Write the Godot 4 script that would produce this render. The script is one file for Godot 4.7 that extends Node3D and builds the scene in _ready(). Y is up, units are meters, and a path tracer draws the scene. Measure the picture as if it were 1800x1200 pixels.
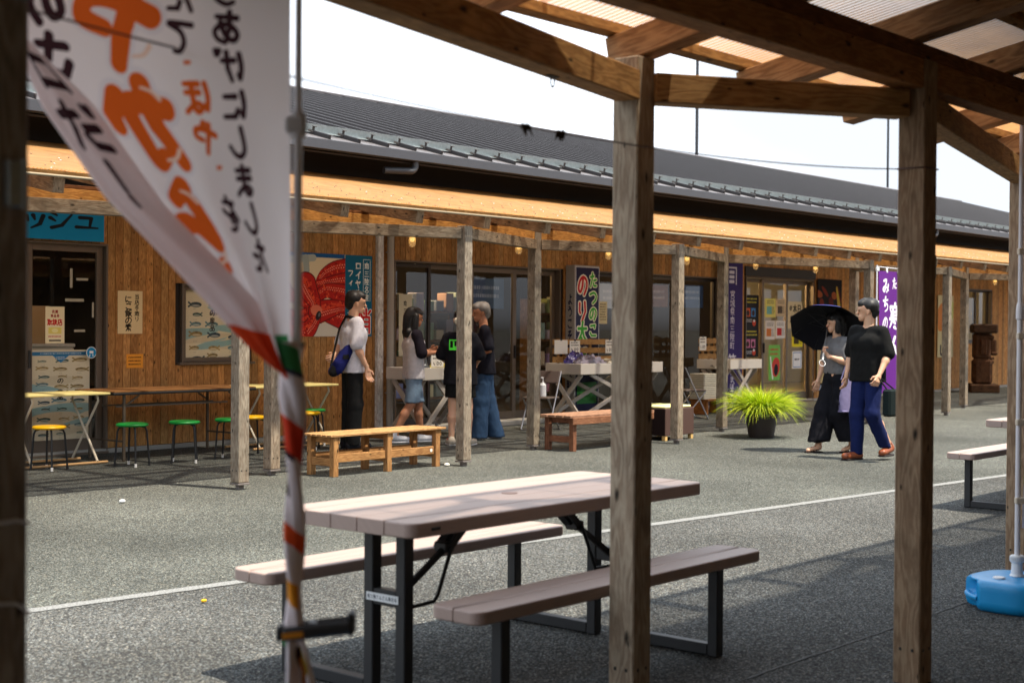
extends Node3D
# A market street of timber-clad shops seen from under the shelter on the other side. Built from code alone.
# World: the shop wall runs along +X at z = -13.12, the plaza lies between it and the camera, y is up, metres.

const WALL := -13.12
const FROW := -9.5       # front row of canopy posts, far side
const BROW := -10.17     # back row, far side
const NF := -3.081        # front row of the near shelter
const NB := -2.442       # back row of the near shelter

var M := {}
var taken := {}
var rng := RandomNumberGenerator.new()
var noise := FastNoiseLite.new()
var boxes := {}

class MB:
	var v := PackedVector3Array()
	var n := PackedVector3Array()
	var uv := PackedVector2Array()
	var c := PackedColorArray()
	var ix := PackedInt32Array()
	var col := Color(1, 1, 1)
	var uo := Vector2.ZERO

	func tri(a: int, b: int, d: int, nn: Vector3) -> void:
		ix.append(a)
		if (v[b] - v[a]).cross(v[d] - v[a]).dot(nn) > 0.0:
			ix.append(d)
			ix.append(b)
		else:
			ix.append(b)
			ix.append(d)

	func pt(p: Vector3, nn: Vector3, t: Vector2) -> int:
		v.append(p)
		n.append(nn)
		uv.append(t)
		c.append(col)
		return v.size() - 1

	func quad(a: Vector3, b: Vector3, d: Vector3, e: Vector3, nn: Vector3, ta := Vector2(0, 0), tb := Vector2(1, 0), td := Vector2(1, 1), te := Vector2(0, 1)) -> void:
		var i := pt(a, nn, ta)
		pt(b, nn, tb)
		pt(d, nn, td)
		pt(e, nn, te)
		tri(i, i + 1, i + 2, nn)
		tri(i, i + 2, i + 3, nn)

	func face3(a: Vector3, b: Vector3, d: Vector3, nn: Vector3) -> void:
		var i := pt(a, nn, uo)
		pt(b, nn, uo)
		pt(d, nn, uo)
		tri(i, i + 1, i + 2, nn)

	# box with chamfered edges; uv in metres, v along the longest side; tints: optional colour per face axis key like "-x"
	func box(xf: Transform3D, s: Vector3, bev := 0.0, tints := {}) -> void:
		var h := s * 0.5
		var L := 0
		if s.y >= s.x and s.y >= s.z:
			L = 1
		elif s.z >= s.x and s.z >= s.y:
			L = 2
		var keep := col
		for ax in 3:
			for sg in [-1.0, 1.0]:
				var key: String = ("-" if sg < 0 else "+") + "xyz"[ax]
				col = tints.get(key, keep)
				var p := (ax + 1) % 3
				var q := (ax + 2) % 3
				var nn := Vector3.ZERO
				nn[ax] = sg
				var wn := (xf.basis * nn).normalized()
				var pts := []
				var ts := []
				for k in [[-1, -1], [1, -1], [1, 1], [-1, 1]]:
					var x := Vector3.ZERO
					x[ax] = sg * h[ax]
					x[p] = k[0] * (h[p] - bev)
					x[q] = k[1] * (h[q] - bev)
					pts.append(xf * x)
					var t := Vector2(x[p], x[q])
					if L == p:
						t = Vector2(x[q], x[p])
					ts.append(t + uo + Vector2(0.17 * ax, 0.31 * sg))
				quad(pts[0], pts[1], pts[2], pts[3], wn, ts[0], ts[1], ts[2], ts[3])
		col = keep
		if bev <= 0.0:
			return
		for ax in 3:
			var p := (ax + 1) % 3
			var q := (ax + 2) % 3
			for sp in [-1.0, 1.0]:
				for sq in [-1.0, 1.0]:
					var nn := Vector3.ZERO
					nn[p] = sp
					nn[q] = sq
					var wn := (xf.basis * nn).normalized()
					var a := Vector3.ZERO
					a[p] = sp * h[p]
					a[q] = sq * (h[q] - bev)
					var b := Vector3.ZERO
					b[p] = sp * (h[p] - bev)
					b[q] = sq * h[q]
					var e := h[ax] - bev
					var a0 := a
					a0[ax] = -e
					var a1 := a
					a1[ax] = e
					var b0 := b
					b0[ax] = -e
					var b1 := b
					b1[ax] = e
					var t0 := Vector2(h[p], -e) + uo
					var t1 := Vector2(h[p], e) + uo
					if ax != L:
						t0 = Vector2(-e, h[p]) + uo
						t1 = Vector2(e, h[p]) + uo
					col = tints.get(("-" if sp < 0 else "+") + "xyz"[p], keep)
					quad(xf * a0, xf * a1, xf * b1, xf * b0, wn, t0, t1, t1, t0)
		col = keep
		for sx in [-1.0, 1.0]:
			for sy in [-1.0, 1.0]:
				for sz in [-1.0, 1.0]:
					var s3 := Vector3(sx, sy, sz)
					var cc := h * s3
					var i := h - Vector3(bev, bev, bev)
					var wn := (xf.basis * s3).normalized()
					face3(xf * Vector3(cc.x, i.y * sy, i.z * sz), xf * Vector3(i.x * sx, cc.y, i.z * sz), xf * Vector3(i.x * sx, i.y * sy, cc.z), wn)

	func bx(at: Vector3, s: Vector3, bev := 0.0, tints := {}) -> void:
		box(Transform3D(Basis(), at), s, bev, tints)

	# bar of rectangular section from a to b; w across (horizontal), t in the up direction
	func bar(a: Vector3, b: Vector3, w: float, t: float, bev := 0.0, tints := {}) -> void:
		var d := b - a
		var z := d.normalized()
		var x := Vector3.UP.cross(z)
		if x.length() < 0.01:
			x = Vector3.RIGHT
		x = x.normalized()
		var y := z.cross(x).normalized()
		box(Transform3D(Basis(x, y, z), (a + b) * 0.5), Vector3(w, t, d.length()), bev, tints)

	func tube(pts: Array, rad, seg := 8, cap := true, uvs := 1.0) -> void:
		var k := pts.size()
		var tang := []
		for i in k:
			var a: Vector3 = pts[max(i - 1, 0)]
			var b: Vector3 = pts[min(i + 1, k - 1)]
			tang.append((b - a).normalized())
		var up := Vector3.UP
		if abs(tang[0].dot(up)) > 0.9:
			up = Vector3.RIGHT
		var x: Vector3 = up.cross(tang[0]).normalized()
		var base := v.size()
		var run := 0.0
		for i in k:
			var t: Vector3 = tang[i]
			x = (x - t * x.dot(t)).normalized()
			var y: Vector3 = t.cross(x)
			var r: float = rad if rad is float else rad[i]
			if i > 0:
				run += (pts[i] - pts[i - 1]).length()
			for j in seg + 1:
				var a := TAU * j / seg
				var d := x * cos(a) + y * sin(a)
				pt(pts[i] + d * r, d, Vector2(float(j) / seg * TAU * max(r, 0.01), run * uvs) + uo)
		for i in k - 1:
			for j in seg:
				var a := base + i * (seg + 1) + j
				var b := a + seg + 1
				var nn := n[a] + n[b + 1]
				tri(a, b, b + 1, nn)
				tri(a, b + 1, a + 1, nn)
		if cap:
			for e in [0, k - 1]:
				var nn: Vector3 = -tang[0] if e == 0 else tang[k - 1]
				var m := pt(pts[e], nn, uo)
				var first := -1
				for j in seg + 1:
					var q := pt(v[base + e * (seg + 1) + j], nn, uo)
					if first < 0:
						first = q
					else:
						tri(m, q - 1, q, nn)

	# profile: array of Vector2(radius, height)
	func lathe(xf: Transform3D, prof: Array, seg := 24) -> void:
		for i in prof.size() - 1:
			var a: Vector2 = prof[i]
			var b: Vector2 = prof[i + 1]
			if (b - a).length() < 1e-6:
				continue
			var d := (b - a).normalized()
			var base := v.size()
			for j in seg + 1:
				var t := TAU * j / seg
				var nn := (xf.basis * Vector3(cos(t) * d.y, -d.x, sin(t) * d.y)).normalized()
				pt(xf * Vector3(cos(t) * a.x, a.y, sin(t) * a.x), nn, Vector2(float(j) / seg, a.y) + uo)
				pt(xf * Vector3(cos(t) * b.x, b.y, sin(t) * b.x), nn, Vector2(float(j) / seg, b.y) + uo)
			for j in seg:
				var q := base + j * 2
				var nn := n[q] + n[q + 2]
				if a.x > 1e-6:
					tri(q, q + 2, q + 1, nn)
				if b.x > 1e-6:
					tri(q + 2, q + 3, q + 1, nn)

	# grid of points (rows of equal length), smooth normals facing the given side
	func grid(rows: Array, uvs: Array, side: Vector3, flip := 1.0) -> void:
		var r := rows.size()
		var k: int = rows[0].size()
		var base := v.size()
		for i in r:
			for j in k:
				var du: Vector3 = rows[i][min(j + 1, k - 1)] - rows[i][max(j - 1, 0)]
				var dv: Vector3 = rows[min(i + 1, r - 1)][j] - rows[max(i - 1, 0)][j]
				var nn := du.cross(dv).normalized() * flip
				if side != Vector3.ZERO and nn.dot(side) < 0.0:
					nn = -nn
				pt(rows[i][j], nn, uvs[i][j])
		for i in r - 1:
			for j in k - 1:
				var a := base + i * k + j
				var nn := n[a] + n[a + 1] + n[a + k] + n[a + k + 1]
				tri(a, a + 1, a + k + 1, nn)
				tri(a, a + k + 1, a + k, nn)

	func ball(at: Vector3, r: Vector3, seg := 12, rings := 8) -> void:
		var base := v.size()
		for i in rings + 1:
			var f := PI * i / rings
			for j in seg + 1:
				var t := TAU * j / seg
				var d := Vector3(sin(f) * cos(t), cos(f), sin(f) * sin(t))
				pt(at + d * r, (d / r).normalized(), Vector2(float(j) / seg, float(i) / rings))
		for i in rings:
			for j in seg:
				var a := base + i * (seg + 1) + j
				var b := a + seg + 1
				var nn := n[a] + n[b + 1]
				if i > 0:
					tri(a, a + 1, b + 1, nn)
				if i < rings - 1:
					tri(a, b + 1, b, nn)

	# flat print panel facing +z, standing on its bottom centre; front uv 0..1
	func panel(w: float, h: float, t: float, at := Vector3.ZERO) -> void:
		var a := at + Vector3(-w / 2, 0, t)
		var b := at + Vector3(w / 2, 0, t)
		var up := Vector3(0, h, 0)
		quad(a + up, b + up, b, a, Vector3.BACK)
		var e := Vector2(0.02, 0.02)
		var bk := Vector3(0, 0, -t)
		quad(a + up + bk, b + up + bk, b + bk, a + bk, Vector3.FORWARD, e, e, e, e)
		quad(a + up, a, a + bk, a + up + bk, Vector3.LEFT, e, e, e, e)
		quad(b + up, b, b + bk, b + up + bk, Vector3.RIGHT, e, e, e, e)
		quad(a + up, b + up, b + up + bk, a + up + bk, Vector3.UP, e, e, e, e)
		quad(a, b, b + bk, a + bk, Vector3.DOWN, e, e, e, e)

	func mesh() -> ArrayMesh:
		var arr := []
		arr.resize(Mesh.ARRAY_MAX)
		arr[Mesh.ARRAY_VERTEX] = v
		arr[Mesh.ARRAY_NORMAL] = n
		arr[Mesh.ARRAY_TEX_UV] = uv
		arr[Mesh.ARRAY_COLOR] = c
		arr[Mesh.ARRAY_INDEX] = ix
		var m := ArrayMesh.new()
		m.add_surface_from_arrays(Mesh.PRIMITIVE_TRIANGLES, arr)
		return m

func mb(col := Color(1, 1, 1)) -> MB:
	var b := MB.new()
	b.col = col
	b.uo = Vector2(rng.randf(), rng.randf()) * 3.0
	return b

func numbered(s: String) -> String:
	if not taken.has(s):
		taken[s] = 0
		return s
	taken[s] += 1
	return "%s_%03d" % [s, taken[s]]

func tag(o: Node, label: String, category: String, group := "", kind := "") -> Node:
	if label:
		o.set_meta("label", label)
	if category:
		o.set_meta("category", category)
	if group:
		o.set_meta("group", group)
	if kind:
		o.set_meta("kind", kind)
	return o

func thing(called: String, label: String, category: String, at := Vector3.ZERO, turn := 0.0, group := "") -> Node3D:
	var o := Node3D.new()
	o.name = numbered(called)
	add_child(o)
	o.position = at
	o.rotation.y = turn
	tag(o, label, category, group)
	return o

func part(called: String, m, mat: Material, parent: Node = self, at := Vector3.ZERO, turn := 0.0) -> MeshInstance3D:
	var o := MeshInstance3D.new()
	o.name = numbered(called) if parent == self else called
	o.mesh = m.mesh() if m is MB else m
	o.material_override = mat
	parent.add_child(o, true)
	o.position = at
	o.rotation.y = turn
	return o

func structure(called: String, m, mat: Material, label := "", cat := "") -> MeshInstance3D:
	var o := part(called, m, mat)
	tag(o, label, cat, "", "structure")
	return o

func copy(o: Node3D, at: Vector3, turn: float, label := "") -> Node3D:
	var d: Node3D = o.duplicate()
	var stem := String(o.name)
	var cut := stem.length() - 4
	if cut > 0 and stem[cut] == "_" and stem.substr(cut + 1).is_valid_int():
		stem = stem.substr(0, cut)
	d.name = numbered(stem)
	add_child(d)
	d.position = at
	d.rotation.y = turn
	if label:
		d.set_meta("label", label)
	return d

# shared chamfered box meshes, several grain variants
func shared_box(s: Vector3, bev: float, col: Color, variant: int) -> ArrayMesh:
	var key := "%.4v_%.4f_%s_%d" % [s, bev, col.to_html(), variant]
	if not boxes.has(key):
		var b := mb(col)
		b.bx(Vector3.ZERO, s, bev)
		boxes[key] = b.mesh()
	return boxes[key]

func yaw_of(d: Vector3) -> float:
	return atan2(d.x, d.z)

func tilt(c: Color, amt: float) -> Color:
	var k := 1.0 + rng.randf_range(-amt, amt)
	var w := rng.randf_range(-amt, amt) * 0.3
	return Color(c.r * k * (1 + w), c.g * k, c.b * k * (1 - w))
# ---------------------------------------------------------------- prints: a small painter and brush-stroke letters
# Strokes on a 16 x 16 grid, each point two hex digits (x, y down), strokes divided by a bar.
const GL := {
	"か": "2594a69c8e6d|61582e|c3e6e8", "ら": "5193|443a87d8dc8f4e", "あ": "23d2|60688e|b58c4e2b57a6e9dd9f", "げ": "22182e3c|55c5|91997f|d0e2|f0f2",
	"に": "22182e3c|64d4|5b7eee", "し": "514b7fbeea", "ま": "33d3|37d7|818c5f3d6bacef", "た": "2493|60582f|98e7|8b9eee", "て": "23e2867bafdf",
	"ほ": "22182e3c|62e2|66e6|a2ac8f5d8bcdff", "や": "1784d4e7a9|7193|42689f", "を": "33c2|80562b68999c|e68a5d8fdf", "れ": "414f|15541c94a69dbffc",
	"採": "0464|303e1d|0b68|e172|8496|b3b5|e3d6|78f8|b6bf|b87e|b8fe", "つ": "1593e6db7f", "の": "83794d1b3582d4e9af", "こ": "33c2b5|2b5eee",
	"り": "323849|b1c87f", "よ": "85d4|818c5f3d6bacef", "う": "51a2|3694d8bd7f", "そ": "42b138e68a8ecf", "み": "3382774e1c499aed|d7cc9f",
	"ち": "24d3|705997d9cd6f", "さ": "25d4|71b9|3b6fce", "ん": "811f688a9ebff9", "く": "b137bf", "ぼ": "22182e3c|64d4|68d8|a4ac8f5d8bcdff|d0e2|f0f2", "だ": "2493|60582f|98e7|8b9eee|d0e2|f0f2",
	"ッ": "374a|7689|d6bc6f", "シ": "2355|1749|2e8ce4", "ュ": "37a79e|1eee", "ロ": "333d|33d3dd|3cdc", "イ": "d18629|969f", "ヤ": "25d3a7|519f",
	"ル": "52581e|919ef9", "フ": "23d3b95f", "ィ": "c5894b|999f", "三": "23d3|38c8|1efe", "南": "13e3|8085|252f|25d5debf|5668|a698|49b9|4cbc|898f",
	"陸": "111f|114135584b2a|63f3|a0a6|66f6|8679|c6d9|7beb|a9af|5fff", "町": "121c|12727c|1777|424c|1c7c|93f3|c3cead", "太": "15e5|80691f|86abff|6c8e",
	"郎": "3042|13737818|1575|232d6b|a1af|a1e1c5e9ccbb", "宮": "8082|1215|12f2e5|45b5b84845|886a|3acacf3f3a", "城": "0555|212c|0d5b|64f4|74795f|78a8ac|b1c9fffc|e79f|d1e2",
	"県": "4148|41c1c848|43c3|45c5|232aea|8a8f|4c2e|bcee", "笹": "3013|2272|4254|a083|92f2|b2c4|17f7|454d|858b|c5cb|8bcb|4eee",
	"及": "22b2a6d6|42481f|57d69c3f|589cff", "善": "5062|a092|23d3|35c5|17e7|8288|5869|a899|1aea|4cbcbf4f4c", "蒲": "12e2|5054|a0a4|1537|092a|1f4b|56f6|686f|68d8df|6ada|6cdc|959f|d4e5",
	"鉾": "4006|4074|2666|1979|464e|0e7d|1a2c|6a5c|92e2|b096|c3f6|98e8|8bfb|c8ceaf", "本": "14f4|808f|841d|84fd|5bbb", "日": "313f|31c1cf|38c8|3ece",
	"店": "8082|22e2|32290f|9399|96e6|59d9df5f59", "休": "4007|242f|54f4|a0af|a45c|a4fc|7bdb", "取": "0181|212d|616f|2565|2969|0e7c|94e48f|96ff",
	"扱": "0464|303e1d|0b68|72c2c6e67f|92896f|97ff", "当": "8085|3154|d1b4|26d6df|3ada|2ede", "手": "b042|25d5|19e9|818e5e", "造": "7054|53f3|a0a6|46f6|68d8dc6c68|1133|06362c|0e3cff",
	"飯": "4005|4074|25656a2a|252f6c|2868|e192987f|96e68f|a8ff", "素": "22d2|34c4|16e6|8086|8658894bcb|8b8f|4d2f|bddf", "共": "14e4|505a|a0aa|0afa|5c2f|acdf",
	"通": "1133|06362c|0e3cff|61d1a3|545c|54e4ec|57e7|59e9|949c", "商": "8082|12e2|5365|a395|252f|25d5df|6649|96b9|5aaaad5d5a", "品": "41b1b64641|19696f1f19|99e9ef9f99",
	"券": "5062|a092|33c3|16e6|81671b|86fb|5abaaf8f|7a4f", "会": "8016|80f6|56b6|29e9|894edd|bbdf", "名": "6026|52c2881d|5587|5acacf5f5a", "産": "8082|22e2|5365|b3a5|25f5|352b0f|6759|58e8|5bdb|969f|4fff",
	"蛸": "1363681813|404d|0e7c|6b7e|b0b4|8193|f1d3|858f|85e5ef|88e8|8bebeb", "寒": "8082|1214|12f2e4|35c5|37c7|19e9|5459|a4a9|591e|a9fe|7b8c|7e9f",
	"唐": "8082|22e2|32290f|54c4c858|46f6|838a|5bcbcf5f5b", "！": "818a|8d8f", "“": "5263|8293", "L": "212fcf", "M": "1f1181f1ff", "U": "212c5facdcd1", "S": "d3a1512437c9dcaf5f1c", "N": "2f21dfd1", "円": "222f|22d2df|2999d9|8289"
}

class Pad:
	var img: Image
	var w: int
	var h: int
	func _init(ww: int, hh: int, bg: Color) -> void:
		w = ww
		h = hh
		img = Image.create(w, h, true, Image.FORMAT_RGBA8)
		img.fill(bg)
	func rect(x: float, y: float, ww: float, hh: float, c: Color) -> void:
		img.fill_rect(Rect2i(int(x), int(y), max(1, int(ww)), max(1, int(hh))), c)
	func dot(x: int, y: int, c: Color, a: float) -> void:
		if x < 0 or y < 0 or x >= w or y >= h or a <= 0.0:
			return
		img.set_pixel(x, y, img.get_pixel(x, y).lerp(c, min(a, 1.0)))
	func seg(a: Vector2, b: Vector2, r0: float, r1: float, c: Color) -> void:
		var r: float = max(r0, r1) + 1.0
		var d := b - a
		var l2: float = max(d.length_squared(), 1e-6)
		for y in range(max(0, int(min(a.y, b.y) - r)), min(h, int(max(a.y, b.y) + r) + 1)):
			for x in range(max(0, int(min(a.x, b.x) - r)), min(w, int(max(a.x, b.x) + r) + 1)):
				var p := Vector2(x + 0.5, y + 0.5)
				var t: float = clamp((p - a).dot(d) / l2, 0.0, 1.0)
				var e: float = lerp(r0, r1, t) - (p - a - d * t).length() + 0.5
				if e > 0.0:
					dot(x, y, c, e)
	func ell(cx: float, cy: float, rx: float, ry: float, ang: float, c: Color) -> void:
		var r: float = max(rx, ry) + 1
		var cs := cos(ang)
		var sn := sin(ang)
		for y in range(int(cy - r), int(cy + r) + 1):
			for x in range(int(cx - r), int(cx + r) + 1):
				var dx := x + 0.5 - cx
				var dy := y + 0.5 - cy
				var q := Vector2((dx * cs + dy * sn) / rx, (-dx * sn + dy * cs) / ry).length()
				dot(x, y, c, (1.0 - q) * min(rx, ry) + 0.5)
	func curve(pts: Array, r0: float, r1: float, c: Color) -> void:
		var k := pts.size()
		var prev: Vector2 = pts[0]
		var steps := 1 if k < 3 else 5
		var total := float((k - 1) * steps)
		for i in k - 1:
			var p0: Vector2 = pts[max(i - 1, 0)]
			var p3: Vector2 = pts[min(i + 2, k - 1)]
			for s in steps:
				var t := float(s + 1) / steps
				var q: Vector2 = pts[i].cubic_interpolate(pts[i + 1], p0, p3, t)
				var f := (i * steps + s) / total
				var g := (i * steps + s + 1) / total
				seg(prev, q, lerp(r0, r1, f), lerp(r0, r1, g), c)
				prev = q
	func glyph(strokes: String, x: float, y: float, s: Vector2, th: float, c: Color, taper := 0.75, mirror := false, slant := 0.0) -> void:
		for st in strokes.split("|"):
			var pts := []
			for i in range(0, st.length() - 1, 2):
				var gx := ("0x" + st[i]).hex_to_int() / 15.0
				var gy := ("0x" + st[i + 1]).hex_to_int() / 15.0
				if mirror:
					gx = 1.0 - gx
				pts.append(Vector2(x + gx * s.x + slant * gy * s.y, y + gy * s.y))
			# kanji strokes turn sharply: straight polylines when few points
			if pts.size() <= 3:
				for i in pts.size() - 1:
					seg(pts[i], pts[i + 1], th * (1.0 if i == 0 else 0.9), th * taper if i == pts.size() - 2 else th * 0.9, c)
			else:
				curve(pts, th, th * taper, c)
	func column(gl: Dictionary, text: String, x: float, y: float, s: Vector2, step: float, th: float, c: Color, taper := 0.75) -> void:
		for i in text.length():
			if gl.has(text[i]):
				glyph(gl[text[i]], x, y + i * step, s, th, c, taper)
	func row(gl: Dictionary, text: String, x: float, y: float, s: Vector2, step: float, th: float, c: Color) -> void:
		for i in text.length():
			if gl.has(text[i]):
				glyph(gl[text[i]], x + i * step, y, s, th, c)
	func lines(x: float, y: float, ww: float, rows: int, step: float, c: Color, r: RandomNumberGenerator) -> void:
		for i in rows:
			var at := x
			while at < x + ww - 4:
				var l: float = r.randf_range(2, 7)
				rect(at, y + i * step, l, max(1, step * 0.45), c)
				at += l + r.randf_range(1, 3)
	func grain(r: RandomNumberGenerator, amt: float) -> void:
		for i in int(w * h * 0.06):
			var x := r.randi() % w
			var y := r.randi() % h
			var p := img.get_pixel(x, y)
			var k := 1.0 + r.randf_range(-amt, amt)
			img.set_pixel(x, y, Color(p.r * k, p.g * k, p.b * k, p.a))
	func tex() -> ImageTexture:
		img.generate_mipmaps()
		return ImageTexture.create_from_image(img)

func rgb(r: int, g: int, b: int) -> Color:
	return Color8(r, g, b)

func lin(r: int, g: int, b: int) -> Color:
	return Color8(r, g, b).srgb_to_linear()

# neutral wood grain; grain runs along v. rough 0..1 adds weather cracks
func wood_tex(w: int, h: int, sd: int, rough: float, knots: int) -> Array:
	var r := RandomNumberGenerator.new()
	r.seed = sd
	var nz := FastNoiseLite.new()
	nz.seed = sd
	nz.frequency = 1.0
	nz.noise_type = FastNoiseLite.TYPE_SIMPLEX_SMOOTH
	var kn := []
	for i in knots:
		kn.append([r.randf() * w, r.randf() * h, r.randf_range(2.0, 5.5)])
	var data := PackedByteArray()
	data.resize(w * h * 3)
	var bump := PackedByteArray()
	bump.resize(w * h)
	for y in h:
		var fy := float(y) / h
		# wrap along v by mixing two rows of noise
		var m := smoothstep(0.85, 1.0, fy)
		for x in w:
			var px := float(x)
			var py := float(y)
			var dark := 0.0
			for k in kn:
				var dx: float = px - k[0]
				var dy: float = py - k[1]
				if abs(dx) < 34 and abs(dy) < 70:
					var q: float = sqrt(dx * dx + dy * dy * 0.22) / k[2]
					px += dx * 1.4 / (1.0 + q * q * 0.5)
					if q < 1.25:
						dark = max(dark, 1.25 - q)
			var a := nz.get_noise_2d(px * 0.02, py * 0.0035)
			if m > 0.0:
				a = lerp(a, nz.get_noise_2d(px * 0.02, (py - h) * 0.0035), m)
			var ring := sin((px * 0.16 + a * 9.0) * 1.7)
			var fine := nz.get_noise_2d(px * 0.55, py * 0.012 + 40.0)
			var spk := nz.get_noise_2d(px * 0.9 + 300.0, py * 0.25)
			var crack := 0.0
			if rough > 0.0:
				var q := nz.get_noise_2d(px * 0.22 + 90.0, py * 0.004 + 7.0)
				crack = rough * clamp((q - 0.45) * 4.0, 0.0, 1.0)
			var blot := nz.get_noise_2d(px * 0.012 + 500.0, py * 0.01)
			var l: float = 0.80 + 0.07 * ring + 0.07 * fine + 0.04 * spk * (1.0 + rough) + 0.09 * blot * (1.0 + 0.8 * rough) - 0.35 * crack - 0.5 * min(dark, 1.0)
			l = clamp(l, 0.16, 1.0)
			var i := (y * w + x) * 3
			data[i] = int(l * 255)
			data[i + 1] = int(clamp(l * (0.985 + 0.02 * ring), 0, 1) * 255)
			data[i + 2] = int(clamp(l * (0.96 + 0.03 * ring), 0, 1) * 255)
			bump[y * w + x] = int(clamp(0.6 + 0.18 * ring + 0.2 * fine - 0.5 * crack - 0.2 * dark, 0, 1) * 255)
	var img := Image.create_from_data(w, h, false, Image.FORMAT_RGB8, data)
	img.generate_mipmaps()
	var bi := Image.create_from_data(w, h, false, Image.FORMAT_L8, bump)
	bi.generate_mipmaps()
	return [ImageTexture.create_from_image(img), ImageTexture.create_from_image(bi)]

func asphalt_tex(n: int, sd: int, base: Array, spread: float) -> Array:
	var r := RandomNumberGenerator.new()
	r.seed = sd
	var col := Image.create(n, n, false, Image.FORMAT_RGB8)
	var hgt := Image.create(n, n, false, Image.FORMAT_L8)
	col.fill(Color8(base[0] * 0.52, base[1] * 0.52, base[2] * 0.53))
	hgt.fill(Color(0.1, 0.1, 0.1))
	for i in int(n * n / 7.0):
		var s := r.randi_range(1, 4)
		var k := clampf(r.randfn(1.0, spread), 0.3, 2.1)
		var w := r.randf_range(-0.05, 0.05)
		var c := Color8(int(clamp(base[0] * k * (1 + w), 0, 255)), int(clamp(base[1] * k, 0, 255)), int(clamp(base[2] * k * (1 - w), 0, 255)))
		var x := r.randi() % n
		var y := r.randi() % n
		var e := 0.45 + 0.5 * r.randf()
		col.fill_rect(Rect2i(x, y, s, max(1, s - r.randi() % 2)), c)
		hgt.fill_rect(Rect2i(x, y, s, max(1, s - r.randi() % 2)), Color(e, e, e))
	col.generate_mipmaps()
	hgt.generate_mipmaps()
	return [ImageTexture.create_from_image(col), ImageTexture.create_from_image(hgt)]

func patch_tex(n: int, sd: int, lo: float, hi: float, freq: float) -> ImageTexture:
	var nz := FastNoiseLite.new()
	nz.seed = sd
	nz.frequency = freq
	nz.fractal_octaves = 5
	var im := Image.create(n, n, false, Image.FORMAT_RGB8)
	for y in n:
		for x in n:
			var a := nz.get_noise_2d(x, y) * 0.5 + 0.5
			var l: float = lerp(lo, hi, clamp(a, 0, 1))
			im.set_pixel(x, y, Color(l, l, l))
	im.generate_mipmaps()
	return ImageTexture.create_from_image(im)

func streak_tex(w: int, h: int, sd: int) -> ImageTexture:
	var nz := FastNoiseLite.new()
	nz.seed = sd
	nz.frequency = 1.0
	var im := Image.create(w, h, false, Image.FORMAT_RGB8)
	for y in h:
		for x in w:
			var l := 0.92 + 0.055 * nz.get_noise_2d(x * 0.4, y * 0.008) + 0.03 * nz.get_noise_2d(x * 0.9, y * 0.05 + 50.0)
			im.set_pixel(x, y, Color(l, l, l))
	im.generate_mipmaps()
	return ImageTexture.create_from_image(im)

func std(col: Color, rough := 0.7, metal := 0.0, spec := 0.5) -> StandardMaterial3D:
	var m := StandardMaterial3D.new()
	m.albedo_color = col
	m.roughness = rough
	m.metallic = metal
	m.metallic_specular = spec
	return m

func tinted(tex: Texture2D, bump: Texture2D, sc: Vector3, rough: float, relief: float) -> StandardMaterial3D:
	var m := StandardMaterial3D.new()
	m.albedo_texture = tex
	m.vertex_color_use_as_albedo = true
	m.uv1_scale = sc
	m.roughness = rough
	m.metallic_specular = 0.3
	if bump:
		m.heightmap_enabled = true
		m.heightmap_texture = bump
		m.heightmap_scale = relief
	return m

func print_mat(t: Texture2D, rough := 0.6) -> StandardMaterial3D:
	var m := StandardMaterial3D.new()
	m.albedo_texture = t
	m.roughness = rough
	m.metallic_specular = 0.3
	return m

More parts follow.
